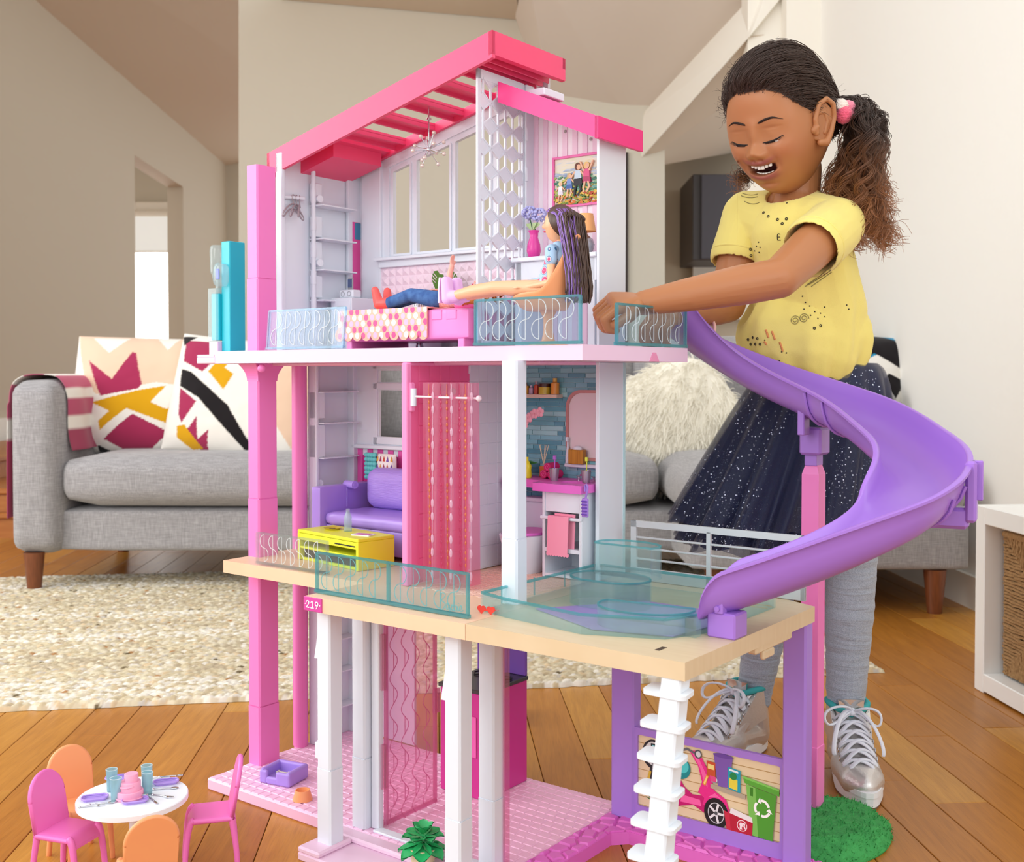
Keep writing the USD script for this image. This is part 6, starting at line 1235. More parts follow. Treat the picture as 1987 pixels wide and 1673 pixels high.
for ringi, (n, rr_, z, el_) in enumerate(((7, .034, .031, -.12), (7, .029, .038, .40), (5, .022, .043, .95))):
    for k in range(n):
        a = k * 2 * PI / n + ringi * .5; d = np.array([math.cos(a) * math.cos(el_), math.sin(a) * math.cos(el_), math.sin(el_)]); sd = np.array([-math.sin(a), math.cos(a), 0]); up = np.cross(d, sd); o = np.array([0, 0, z]); q = MB()
        P = []
        for s, w in ((0, .15), (.35, .9), (.65, 1), (.85, .6), (1, .05)):
            c = o + d * rr_ * s - np.array([0, 0, 1]) * .25 * rr_ * s * s; P.append([c - sd * w * rr_ * .36, c - up * rr_ * .1, c + sd * w * rr_ * .36])
        P = np.array(P); v = P.reshape(-1, 3); f = [(3 * i + j, 3 * i + j + 1, 3 * i + 4 + j, 3 * i + 3 + j) for i in range(4) for j in range(2)]; f = np.array(f); v2 = np.vstack([v, v - up * .0008])
        q.add(v2, np.vstack([f, f[:, ::-1] + 15])); q.put(t, 'leaf', LG, True)
t = hthing('toy_sunglasses', 'tiny red heart-shaped sunglasses lying on the pool terrace', 'sunglasses', -.088, -.076, .3502, 8)
ht = lambda x: unary_union([Point(x - .0025, .0065).buffer(.0033), Point(x + .0025, .0065).buffer(.0033), Polygon([(x - .0056, .0055), (x + .0056, .0055), (x, -.0005)])])
for x in (-.0065, .0065): MB().prism(ht(x), 0, .0012, lambda p: np.stack([p[:, 0], -p[:, 2], p[:, 1]], 1)).put(t, 'lens', plastic('glasses_red', '#f0473c', .25)); 
MB().box((-.002, -.001, .004), (.002, 0, .006), .0003).put(t, 'bridge', plastic('glasses_red', ''))
for x in (-.012, .012): MB().cyl((x, 0, .0055), (x * 1.05 - .006, .018, .002), .0007, n=6).put(t, 'arm', plastic('glasses_red', ''))
t = thing('cream_block', "rounded cream plastic block lying on the floor behind the doll's house", 'block', (-.04, 2.04, 0), 4); MB().box((-.06, -.05, 0), (.058, .05, .03), .006).put(t, 'block', plastic('cream_plastic', '#e8d6a6', .5)); MB().box((-.03, -.02, .0295), (.03, .02, .031), .0005).put(t, 'lid', plastic('cream_plastic', ''))

# dining set on the floor
def dining_chair(name, label, m, loc, rot, group):
    t = thing(name, label, 'chair', loc, rot, group)
    sz = .072; w = .029
    v, f = cushion((-.026, -w, sz - .006), (.030, w, sz), .0028, 0); v = np.array(v); v[:, 2] -= .012 * np.clip((v[:, 0] - .018) / .012, 0, 1) ** 2; put(t, 'seat', (v, f), m, True)
    arch = unary_union([sbox(-w + .001, sz - .004, w - .001, sz + .036), affinity.scale(Point(0, sz + .036).buffer(1, quad_segs=16), w - .001, .029)])
    def TB(p): return np.stack([-.026 - (p[:, 1] - sz) * .18 + p[:, 2] - .9 * (p[:, 0] ** 2) * -4.0 * .2, p[:, 0], p[:, 1]], 1)
    MB().prism(arch, -.003, .003, TB).put(t, 'backrest', m, 40)
    rimp = np.array(arch.exterior.coords)[:-1]; b = MB(); P = TB(np.column_stack([rimp, 0 * rimp[:, 0]])); b.tube(P, .0033, 6, closed=True); b.put(t, 'back_rim', m, True)
    for x, dx in ((.028, .006), (-.026, -.006)):
        for y in (-w + .003, w - .003):
            b = MB(); b.tube(bezier([(x - (.006 if x > 0 else 0), y, sz - .003), (x, y, sz - .012), (x + dx * .6, y * 1.04, .035), (x + dx, y * 1.1, 0)], 14), np.linspace(.0048, .0033, 14), 8); b.put(t, 'leg', m, True)
    for y in (-w + .002, w - .002): MB().tube([(-.026, y, sz - .004), (.024, y, sz - .004)], .0036, 8).put(t, 'rail', m, True)
    return t
PCH = plastic('chair_pink', '#ec74be', .36)
c0 = dining_chair('dining_chair', 'pink toy chair at far left, seat turned to the round table', PCH, (-.556, 1.375, 0), -18, 'toy dining chairs')
c1 = dining_chair('dining_chair', 'orange toy chair at the far left side of the round table', ORANGE, (-.572, 1.455, 0), -45, 'toy dining chairs')
copy_of(c0, (-.392, 1.432, 0), 196, 'pink toy chair right of the round table, next to the pink paving', 'toy dining chairs')
copy_of(c1, (-.425, 1.277, 0), 118, 'orange toy chair nearest the camera, its back towards us', 'toy dining chairs')
TX, TY, TZ = -.481, 1.393, .105
t = thing('round_table', 'small round white toy table laid for four on the wooden floor', 'table', (TX, TY, 0)); MB().lathe([(0, TZ - .009), (.064, TZ - .009), (.068, TZ - .007), (.068, TZ - .001), (.067, TZ), (0, TZ)], n=56).put(t, 'tabletop', plastic('table_white', '#eef2f8', .35), 40); MB().lathe([(0, 0), (.03, 0), (.03, .003), (.009, .008), (.0045, .02), (.0045, TZ - .009), (0, TZ - .009)], n=26).put(t, 'pedestal', plastic('table_white', ''), 40)
def on_table(px, py): return at_z(px, py, TZ)
t = thing('toy_cake', 'three-tiered pink toy cake in the middle of the round table', 'cake', on_table(252, 1549))
CK = plastic('cake_pink', '#f3a6c4', .45)
for r, z0_, z1_, o in ((.0165, 0, .011, 0), (.0125, .011, .022, .001), (.0085, .022, .0315, .002)): MB().lathe([(0, 0), (r, 0), (r * 1.0, z1_ - z0_ - .001), (r * .95, z1_ - z0_), (0, z1_ - z0_)], (o, 0, z0_), 30).put(t, 'tier', CK, 40)
MB().lathe([(.0165, 0), (.0185, .003), (.0175, .004), (.0165, .003)], n=30).put(t, 'skirt', CK, True); MB().tube([(.0125 * math.cos(a) * (1 - a * .02), .0125 * math.sin(a), .0115 + a * .0012) for a in np.linspace(0, 5.5, 30)], .0016, 6).put(t, 'swirl', CK, True)
PL_ = plastic('plate_lilac', '#b394e0', .35); pr0 = None
plates = [((184, 1552), 18, 'purple oval toy plate left of the cake, before the pink chair'), ((262, 1557), 20, 'purple oval toy plate nearest the camera, with a spoon on it'), ((322, 1521), 20, 'purple oval toy plate at the right of the cake'), ((229, 1513), 10, 'purple oval toy plate half hidden behind the cake')]
for (px, py), a, lb in plates:
    if pr0 is None:
        pr0 = thing('toy_plate', lb, 'plate', on_table(px, py), a, 'purple plates on the toy table'); o = rounded(-.0155, -.0085, .0155, .0085, .0065, 8); MB().prism(o.buffer(-.002), 0, .0012).put(pr0, 'bottom', PL_); b = MB(); rimc = np.array(o.exterior.coords)[:-1]; inn_ = np.array(o.buffer(-.0035).exterior.coords)
        b.tube(np.column_stack([rimc, 0 * rimc[:, 0] + .0035]), .0011, 6, closed=True); ou = np.array(o.exterior.coords)[:-1] * .88; k = len(rimc); f = [(i, (i + 1) % k, k + (i + 1) % k, k + i) for i in range(k)]; b.add(np.vstack([np.column_stack([ou, 0 * ou[:, 0] + .0005]), np.column_stack([rimc, 0 * rimc[:, 0] + .0035])]), f).add(np.vstack([np.column_stack([ou, 0 * ou[:, 0] + .0013]), np.column_stack([rimc, 0 * rimc[:, 0] + .0037])]), [q[::-1] for q in f]); b.put(pr0, 'rim', PL_, True)
    else: copy_of(pr0, on_table(px, py), a, lb)
GL = pane('toy_glass', '#bfe2e8', white=.42); g0 = None
for (px, py), lb in (((217, 1535), 'pale blue toy tumbler behind the left plate'), ((225, 1553), 'shorter looking pale blue tumbler left of the cake, nearer the camera'), ((285, 1527), 'pale blue toy tumbler at the back right of the cake'), ((286, 1541), 'pale blue toy tumbler right of the cake, nearer the camera')):
    if g0 is None:
        g0 = thing('toy_tumbler', lb, 'glass', on_table(px, py), 0, 'pale blue tumblers on the toy table'); MB().lathe([(0, .0), (.0058, .0), (.0072, .028), (.0066, .028), (.0054, .002), (0, .002)], n=24).put(g0, 'glass', GL, 40); MB().tube([(.0069 * math.cos(a), .0069 * math.sin(a), .028) for a in np.arange(24) * PI / 12], .0006, 5, closed=True).put(g0, 'rim', EMB, True)
    else: copy_of(g0, on_table(px, py), 30, lb)
k0 = {}
cut = [('fork', (180, 1566), 16, 'silver toy fork before the left purple plate'), ('spoon', (200, 1561), 22, 'silver toy spoon beside the fork before the left plate'), ('spoon', (262, 1552), 25, 'silver toy spoon lying across the nearest purple plate'), ('knife', (295, 1553), -50, 'silver toy knife right of the nearest purple plate'), ('fork', (316, 1547), -18, 'silver toy fork lying to the right of the toy knife'), ('spoon', (322, 1532), 14, 'silver toy spoon before the right purple plate'), ('fork', (333, 1508), 12, 'silver toy fork over the far right edge of the toy table'), ('knife', (303, 1512), 18, 'silver toy knife behind the right purple plate')]
for kind_, (px, py), a, lb in cut:
    p = on_table(px, py) + [0, 0, .0038 if 'across' in lb else 0]
    if kind_ not in k0:
        k0[kind_] = t = thing('toy_' + kind_, lb, kind_, p, a, 'silver toy cutlery'); MB().tube([(-.015, 0, .0012), (0, 0, .0016), (.006, 0, .0012)], .0009, 6).ball((-.0155, 0, .0012), .0019, 1).put(t, 'handle', CHROME, True)
        if kind_ == 'spoon': MB().ball((.0105, 0, .0012), 1, 2, scale=(.0055, .0034, .0011)).put(t, 'bowl', CHROME, True)
        elif kind_ == 'knife': MB().box((.005, -.0016, .0004), (.018, .0014, .0012), .0003).put(t, 'blade', CHROME)
        else:
            MB().box((.005, -.0028, .0006), (.008, .0028, .0016), .0004).put(t, 'fork_root', CHROME)
            for y in (-.0024, 0, .0024): MB().cyl((.0075, y, .0011), (.0145, y, .0016), .0006, n=5).put(t, 'tine', CHROME)
    else: copy_of(k0[kind_], p, a, lb)
# ---------------------------------------------------------------- the girl
girl = thing('person', 'girl in a yellow T-shirt and navy tulle skirt reaching over the slide, smiling down', 'person', (0, 0, 0))
A_ = at_y
HY = 1.67
hc = A_(1519, 238, HY)
yaw, pit, rol = math.radians(45), math.radians(19), math.radians(2)
f0 = np.array([-math.sin(yaw), -math.cos(yaw), 0]); x0 = np.array([math.cos(yaw), -math.sin(yaw), 0])   # facing; her left
hf = f0 * math.cos(pit) + np.array([0, 0, -1]) * math.sin(pit); hu = f0 * math.sin(pit) + np.array([0, 0, 1]) * math.cos(pit)
hx = x0 * math.cos(rol) - hu * math.sin(rol); hu = hu * math.cos(rol) + x0 * math.sin(rol)
HM = np.stack([hx, hf, hu])                      # local rows -> world
def hl(p): return hc + np.asarray(p, float) @ HM
SX, SY, SZ_ = .0692, .0835, .1045
def head_shape(S):
    """unit sphere points -> head in its own frame (x her left, y forward, z up)"""
    X, Y, Z = S.T
    lo = np.clip(-Z, 0, 1)
    wx = 1 - .33 * lo ** 2.0
    x = SX * np.sign(X) * np.abs(X) ** .92 * wx; z = SZ_ * Z
    y = np.where(Y > 0, SY * np.tanh(1.35 * Y) / math.tanh(1.35) * (1 - .0 * lo), SY * Y * (1 - .42 * np.clip(lo - .15, 0, 1)))
    fr = 1 / (1 + np.exp(-(Y - .28) / .07))
    y = y - .006 * fr * np.clip(lo - .2, 0, 1)
    zs = z - 9.5 * x ** 2                          # smile curve
    G = lambda cx, cz, rx, rz, zz=z: np.exp(-((x - cx) / rx) ** 2 - ((zz - cz) / rz) ** 2)
    d = .0018 * G(0, .012, .045, .010) + .003 * G(0, .045, .045, .03)
    for s in (-1, 1):
        d += -.0050 * G(s * .0275, -.006, .0155, .0105) + .0038 * G(s * .0275, -.0055, .0125, .0075) - .0011 * G(s * .028, .0042, .013, .0013) - .0010 * G(s * .0275, -.0165, .013, .0022)
        d += .0070 * G(s * .0105, -.0335, .0056, .0055) + .0062 * G(s * .037, -.030, .019, .016) - .0022 * G(s * .0275, -.047, .004, .011) - .003 * G(s * .0062, -.041, .003, .0025)
    d += .0055 * G(0, -.006, .0080, .016) + .0150 * G(0, -.0295, .0100, .0095) + .0045 * G(0, -.058, .030, .018)
    d += .0036 * G(0, -.0452, .020, .0034, zs) + .0048 * G(0, -.0690, .018, .0048, zs) - .021 * np.exp(-((x / .0205) ** 4) - ((zs + .0568) / .0060) ** 6) + .0055 * G(0, -.088, .015, .009) - .003 * G(0, -.0785, .015, .0035)
    y = y + d * fr
    return np.stack([x, y, z], 1)
ico = trimesh.creation.icosphere(6, 1.0)
HL = head_shape(np.array(ico.vertices))
def surf_y(x, z):
    """how far forward the face lies at (x, z)"""
    k = (HL[:, 1] > .02); q = HL[k]; i = np.argsort((q[:, 0] - x) ** 2 + (q[:, 2] - z) ** 2)[:4]; return q[i, 1].mean()
def to_m(v, f): return m3d.Manifold(m3d.Mesh(np.asarray(v, np.float32), np.asarray(f, np.uint32)))
headM = to_m(hl(HL), ico.faces)
# ears
def ear(s):
    o = np.array([s * .0668, .018, -.006]); P = []
    pt = lambda a, b, c: hl(o + np.array([s * c * 1.25, -a * 1.15, b * 1.22]))
    out = [pt(-.010, -.010, .002), pt(-.011, .006, .003), pt(-.004, .022, .006), (pt(.009, .026, .010)), pt(.018, .018, .013), pt(.019, .003, .012), pt(.012, -.013, .009), pt(.003, -.024, .006), pt(-.005, -.022, .003)]
    P += chain(out, [.0042, .0036, .0036, .0036, .0036, .0036, .0042, .0056, .005]); P += chain([pt(-.004, .012, .004), pt(.006, .012, .006), pt(.009, 0, .007), pt(.003, -.012, .005)], [.0028, .0034, .0034, .003])
    P.append(m3d.Manifold.batch_hull([mball(pt(a, b, c), .0026) for a, b, c in ((-.010, .006, -.002), (-.004, .020, .002), (.007, .023, .006), (.016, .012, .009), (.016, .0, .008), (.010, -.012, .005), (.001, -.020, .002), (-.008, -.016, -.002))])); P.append(bone(pt(-.010, -.003, .003), .0045, pt(-.012, -.006, 0), .006))
    t = soft(P, .003, 5); return to_m(t.vertices, t.faces)

# skeleton
neck0 = A_(1545, 385, 1.715); chest = A_(1548, 455, 1.71); belly = A_(1578, 600, 1.735); hips = A_(1590, 735, 1.765)
nkh = hl((0, -.028, -.075))
shL, elL, wrL = A_(1622, 437, 1.635), A_(1512, 540, 1.505), A_(1248, 588, 1.487)
shR, elR, wrR = A_(1450, 418, 1.765), A_(1412, 592, 1.735), A_(1318, 612, 1.62)
hpL, knL, anL = A_(1622, 770, 1.74), A_(1652, 1085, 1.745), A_(1640, 1385, 1.765)
hpR, knR, anR = A_(1545, 770, 1.80), A_(1500, 1120, 1.80), A_(1466, 1330, 1.862)
limbs = [bone(nkh, .034, neck0, .036), bone(neck0, .036, chest, .055), bone(chest, .062, belly, .062), bone(belly, .062, hips, .072),
         bone(neck0 + [0, 0, -.02], .034, shL, .030), bone(neck0 + [0, 0, -.02], .034, shR, .030)]
def arm(sh, el, wr):
    m1 = sh + (el - sh) * .45; m2 = el + (wr - el) * .28; m3 = el + (wr - el) * .65
    return chain([sh, m1, el, m2, m3, wr], [.0335, .0325, .0275, .0275, .0228, .0165])
limbs += arm(shL, elL, wrL) + arm(shR, elR, wrR)
for h, k, a in ((hpL, knL, anL), (hpR, knR, anR)): limbs += chain([h, k, k + (a - k) * .35, a, a + [0, 0, -.035]], [.056, .036, .034, .024, .022])
t1 = soft(limbs, .006, 10); bodyM = to_m(t1.vertices, t1.faces)
# hands: near hand a fist gripping the railing corner, far hand curled behind it
def fist(wr, d, up, s, curl, spread=1.0, thumb_side=1):
    d = d / np.linalg.norm(d); up = up - d * (up @ d); up /= np.linalg.norm(up); sd = np.cross(d, up); P = []
    kn = wr + d * s * .62
    P.append(m3d.Manifold.batch_hull([mball(wr, s * .20), mball(wr + d * s * .3 + sd * s * .13, s * .19), mball(wr + d * s * .3 - sd * s * .13, s * .19), mball(kn + sd * s * .30, s * .135), mball(kn - sd * s * .30, s * .135), mball(kn, s * .15)]))
    for k, l in zip((-1.5, -.5, .5, 1.5), (.36, .42, .44, .40)):
        b = kn + sd * s * .20 * k; a1, a2, a3 = curl; rot = lambda a: d * math.cos(a) - up * math.sin(a)
        p1 = b + rot(a1) * s * l; p2 = p1 + rot(a1 + a2) * s * l * .68; p3 = p2 + rot(a1 + a2 + a3) * s * l * .5
        P += chain([b, p1, p2, p3], [s * .115, s * .105, s * .095, s * .08])
    b = wr + d * s * .18 + sd * thumb_side * s * .22; q1 = b + (d * .5 + sd * thumb_side * .55 - up * .35) * s * .38; q2 = q1 + (d * .75 - sd * thumb_side * .15 - up * .55) * s * .32; q3 = q2 + (d * .5 - sd * thumb_side * .5 - up * .5) * s * .24
    P += chain([b, q1, q2, q3], [s * .15, s * .125, s * .11, s * .09]); return P
hand_dirL = A_(1200, 588, 1.482) - wrL
h1 = fist(wrL, hand_dirL, np.array([.05, -.45, 1.0]), .063, (.75, 1.25, .9), thumb_side=-1)
hand_dirR = A_(1250, 622, 1.56) - wrR
h2 = fist(wrR, hand_dirR, np.array([0, -.2, 1.0]), .063, (.6, .9, .7), thumb_side=1)
hm = [to_m(q.vertices, q.faces) for q in (soft(h1, .0035, 5), soft(h2, .0035, 5))]
B = union([headM, ear(1), ear(-1), bodyM, *hm]).to_mesh(); bv, bf = np.array(B.vert_properties[:, :3], float), np.array(B.tri_verts)
tb = trimesh.Trimesh(bv, bf, process=True); bv, bf = np.array(tb.vertices), np.array(tb.faces)
L = (bv - hc) @ HM.T
skin = np.array(lin('#b4774d')); colr = np.tile(skin, (len(bv), 1))
fx_, fz_ = L[:, 0], L[:, 2] - 9.5 * L[:, 0] ** 2; onf = (L[:, 1] > .045) & (np.abs(L[:, 2]) < .11) & (np.abs(L[:, 0]) < .08)
blend = lambda w, c: colr * (1 - w[:, None]) + np.array(lin(c)) * w[:, None]
lipw = np.clip(np.exp(-((fx_ / .0255) ** 6)) * (np.exp(-((fz_ + .0452) / .0036) ** 4) + np.exp(-((fz_ + .0690) / .0050) ** 4)), 0, 1) * onf
colr = blend(lipw * .9, '#98504c')
mouth = np.exp(-((fx_ / .0225) ** 8) - ((fz_ + .0568) / .0068) ** 8) * onf * np.clip((surf_y(0, -.0452) - .0055 - 9 * fx_ ** 2 - L[:, 1]) / .003, 0, 1); colr = blend(mouth, '#4a1a1a')
chk = sum(np.exp(-((L[:, 0] - s * .04) / .018) ** 2 - ((L[:, 2] + .03) / .016) ** 2) for s in (-1, 1)) * onf; colr = blend(chk * .22, '#b8624a')
SKM = custom('girl_skin', {'a': ('attribute', {'attribute': 'Col'}), 'tc': ('texture_coordinate', {}), 'n': ('noise_texture', {'scale': 900, 'detail': 2}), 'b': ('bump', {'strength': .08, 'distance': .0006}),
    'p': ('principled_bsdf', {'roughness': .42, 'specular_ior_level': .4, 'subsurface_weight': .12, 'subsurface_radius': (1, .4, .2), 'subsurface_scale': .006})}, [('a.color', 'p.base_color'), ('tc.object', 'n.vector'), ('n.fac', 'b.height'), ('b.normal', 'p.normal')], 'p.BSDF')
body = put(girl, 'body', (bv, bf), SKM, True, col=colr)

# face: eyes under lowered lids, lashes, brows, teeth
EYEW = mat('eye_white', '#cfc2b8', .2); IRIS = mat('iris_dark', '#24140e', .1); LASH = mat('lash_black', '#17100d', .6); SKL = mat('lid_skin', '#b4774d', .4, sss=.1, sss_s=.005)
for s in (1, -1):
    cv = [(s * (.0275 + .0150 * t), -.0128 - .0024 * math.cos(t * PI / 2) + .0034 * t) for t in np.linspace(-1, 1, 19)]
    P = [hl([x, surf_y(x, z) + .0003, z]) for x, z in cv]; sl_ = P[3:16]
    ii_ = trimesh.creation.icosphere(3, 1.0); o = cv[9]
    eye_ = put(girl, 'eye', (hl(ii_.vertices * [.0088, .0020, .0021] + [o[0], surf_y(*o) - .0013, o[1] - .0010]), ii_.faces), EYEW, True); put(eye_, 'iris', (hl(ii_.vertices * [.0062, .0023, .0023] + [o[0] - .001, surf_y(*o) - .0011, o[1] - .0009]), ii_.faces), IRIS, True)
    MB().tube(P, np.array([.0005 + .0012 * math.sin(PI * (k / 18) ** .75) for k in range(19)]), 7, flat=(1, .8)).put(eye_, 'lash_line', LASH, True)
    lb = MB()
    for k in range(3, 19):
        d = hf * .6 - hu * .65 + hx * s * (.75 * k / 18 - .15); lb.tube([P[k], P[k] + d * .002, P[k] + d * .0038 + hf * .001], [.0005, .00035, .00015], 4)
    lb.put(eye_, 'eyelashes', LASH, True, kind='stuff')
    lc = [hl([s * (.0275 + .013 * t), surf_y(s * (.0275 + .013 * t), -.0175 + .002 * t * t + .002 * t) + .0001, -.0175 + .002 * t * t + .002 * t]) for t in np.linspace(-.8, .9, 10)]; MB().tube(lc, .0004, 5).put(eye_, 'lower_lid', mat('lid_shade', '#7a4a30', .5), True)
    P = []
    for t in np.linspace(0, 1, 14):
        x = s * (.0105 + .0350 * t); z = .0125 + .0050 * math.sin(PI / 2 * min(1, t / .62)) - .0048 * max(0, (t - .62) / .38) ** 1.3; P.append(hl([x, surf_y(x, z) + .0002, z]))
    MB().tube(P, np.array([.0014, .0023, .0029, .0031, .0031, .0030, .0028, .0026, .0023, .002, .0016, .0012, .0008, .0004]), 7, flat=(1, .6)).put(girl, 'eyebrow', mat('brow_hair', '#2c1a12', .8), True)
TE = mat('tooth', '#f2ece2', .2); ty = surf_y(0, -.0452)
for k in range(6):
    x = (k - 2.5) * .0058; w = .00275 if abs(k - 2.5) < 1 else .0024; zt = -.0488 + 9.5 * x * x; y = surf_y(x, -.0452 + 9.5 * x * x) - .0078
    rbox(q := MB(), (x - w, y - .003, zt - (.0066 if abs(k - 2.5) < 1 else .0054)), (x + w, y + .0012, zt + .003), .0014); q.v = [hl(v) for v in q.v]; q.put(girl, 'tooth', TE, True)
for k in range(6):
    x = (k - 2.5) * .0050; zt = -.0642 + 9.5 * x * x; y = surf_y(x, -.0690 + 9.5 * x * x) - .0085
    rbox(q := MB(), (x - .0023, y - .003, zt - .002), (x + .0023, y + .0008, zt + .0030), .0012); q.v = [hl(v) for v in q.v]; q.put(girl, 'tooth', TE, True)

# hair pulled back into a curly ponytail
pt_w = A_(1624, 214, 1.695); PTL = (pt_w - hc) @ HM.T
rh = np.random.default_rng(17)
def hairline(S):    # >0 on the scalp: a threshold height that drops from the forehead past the temple to the nape
    X, Y, Z = S.T; phi = np.degrees(np.arctan2(np.abs(X), Y))
    return Z - np.interp(phi, [0, 22, 42, 56, 70, 82, 92, 110, 180], [.56, .56, .48, .34, .20, .10, .05, -.30, -.5])
SV = np.array(ico.vertices); cap_s = head_shape(SV); hlw = hairline(SV); keepv = hlw > -.03
cap = cap_s * (1 + .048 * np.clip(hlw / .22, 0, 1)[:, None] ** .6); nz = meshkit.fbm(np.stack([SV[:, 0] * 26, SV[:, 1] * 5, SV[:, 2] * 14], 1), 3, 5) - .5; cap *= 1 + .02 * nz[:, None] * np.clip(hlw / .1, 0, 1)[:, None]
kf = keepv[ico.faces].all(1); hair = put(girl, 'hair', (hl(cap), ico.faces[kf]), mat('hair_base', '#2a1a12', .6, vary='#3a2418', vscale=90), True)
cand = np.nonzero((hlw > -.02))[0]; ptd = PTL / np.linalg.norm(PTL / [SX, SY, SZ_]) / [SX, SY, SZ_]; ptd /= np.linalg.norm(ptd)
pts, cnt, wid = [], [], []
edge_ = cand[np.abs(hlw[cand]) < .05]
for k in range(4200):
    s0 = SV[rh.choice(edge_ if k % 3 == 0 else cand)]; n = 14; w = rh.normal(0, .0016, 3); lift = rh.uniform(.001, .0065); ph = rh.uniform(0, 6.28); fq = rh.uniform(14, 26); am = rh.uniform(.0006, .0028)
    tt = np.linspace(0, 1 if k % 4 else rh.uniform(.25, .7), n); S = s0[None] * (1 - tt[:, None]) + ptd[None] * tt[:, None]; S /= np.linalg.norm(S, axis=1)[:, None]
    q = head_shape(S); rr = 1 + (.048 + lift / .09) * np.clip(tt * 4, .05, 1)[:, None]; q = q * rr + w; q[:, 0] += am * np.sin(tt * fq + ph); q[:, 2] += am * np.cos(tt * fq * 1.1 + ph)
    pts += list(hl(q)); cnt.append(n); wid += list(np.linspace(.00075, .0006, n))
for k in range(420):    # fine flyaway hair at the hairline and crown
    s0 = SV[rh.choice(edge_ if k % 2 else cand)]; d = s0 + rh.normal(0, .5, 3); n = 8; q0 = head_shape(s0[None])[0] * 1.045; ph = rh.uniform(0, 6.28); L_ = rh.uniform(.008, .022)
    for t in np.linspace(0, 1, n): pts.append(hl(q0 + d * L_ * t * .6 + np.array([math.sin(ph + t * 5), math.cos(ph * 2 + t * 6), math.sin(ph * 3 + t * 4)]) * .004 * t))
    cnt.append(n); wid += list(np.linspace(.0005, .0002, n))
curves(hair, 'strands', pts, cnt, wid, mat('hair_strands', '#3a2419', .42))
pts, cnt, wid = [], [], []
def curl(P, turns, amp, n=40, w=.0012, ph=None):
    C_ = bezier(P, n); t = np.gradient(C_, axis=0); t /= np.linalg.norm(t, axis=1)[:, None]; X = np.cross(t, [.3, .9, .1]); X /= np.linalg.norm(X, axis=1)[:, None]; Y_ = np.cross(t, X); ph = rh.uniform(0, 6.28) if ph is None else ph
    u = np.linspace(0, 1, n); a = amp * np.clip(u * 3.2, 0, 1) * (.7 + .5 * u); an = ph + u * turns * 2 * PI
    return C_ + X * (a * np.cos(an))[:, None] + Y_ * (a * np.sin(an))[:, None]
for lock in range(230):
    e_r = rh.random(); ang = rh.uniform(0, 1); len_ = rh.uniform(.35, 1.0)
    ex, ey = 1600 + 132 * rh.beta(1.3, 1.3), 300 + 185 * len_
    ex = ex + (ey - 400) * .16 + rh.normal(0, 6); dep = 1.70 + rh.normal(0, .035)
    if ex < 1598: ex = 1598 + rh.random() * 8
    end = A_(ex, ey, dep); s_ = pt_w + rh.normal(0, .006, 3); out = A_(1655 + 40 * (ex - 1600) / 130 + rh.normal(0, 10), 235 + rh.uniform(-8, 30), dep); mid = A_((ex + 1660) / 2 + 10 * rh.normal(), (ey + 260) / 2, dep)
    turns = rh.uniform(4, 8) * len_; amp = rh.uniform(.005, .010); ph = rh.uniform(0, 6.28)
    for k in range(9):
        o = rh.normal(0, .0022, (4, 3)); C_ = curl([s_ + o[0], out + o[1], mid + o[2] * 1.5, end + o[3] * 3], turns, amp, ph=ph + rh.normal(0, .25)); pts += list(C_); cnt.append(len(C_)); wid += list(np.linspace(.0009, .0005, len(C_)))
for k in range(60):     # curls beyond her far cheek and loose ends
    s_ = A_(1455 + rh.normal(0, 8), 338 + rh.normal(0, 8), 1.80); C_ = curl([s_, s_ + [-.012, 0, -.004], s_ + [-.02 + rh.normal(0, .008), 0, -.018 + rh.normal(0, .01)]], 2.5, .006, 26); pts += list(C_); cnt.append(len(C_)); wid += list(np.linspace(.0009, .0004, len(C_)))
ccol = np.vstack([np.outer(1 - np.clip((u_ - .35) / .65, 0, 1), lin('#3a2418')) + np.outer(np.clip((u_ - .35) / .65, 0, 1), lin('#9a6238')) for u_ in (np.linspace(0, 1, c) for c in cnt)])
pony = curves(hair, 'ponytail', pts, cnt, wid, mat('hair_curls', vcol=True, rough=.42), col=ccol).GetPrim()
core = soft(chain([pt_w, A_(1668, 262, 1.71), A_(1672, 330, 1.715), A_(1678, 400, 1.715), A_(1690, 440, 1.715)], [.012, .020, .026, .020, .010]), .008, 6); put(hair, 'ponytail_core', (core.vertices, core.faces), mat('hair_core', '#1d110c', .9), True)
tie = MB()
for (px, py, Y), r, nm, c in (((1630, 208, 1.640), .0125, 'cream', '#f4e3d6'), ((1645, 208, 1.644), .0105, 'pink', '#f58aa2'), ((1637, 223, 1.636), .0130, 'deep', '#f2607e'), ((1648, 220, 1.648), .0095, 'pink', '#f58aa2')):
    m = trimesh.creation.icosphere(4, 1.0); v = np.array(m.vertices); v *= 1 + .22 * (meshkit.fbm(v * 7 + px, 3)[:, None] - .5); put(girl, 'hair_pompom', (A_(px, py, Y) + v * r, m.faces), mat('pompom_' + nm, c, .95, sheen=.5, bump=.6, bscale=500), True)

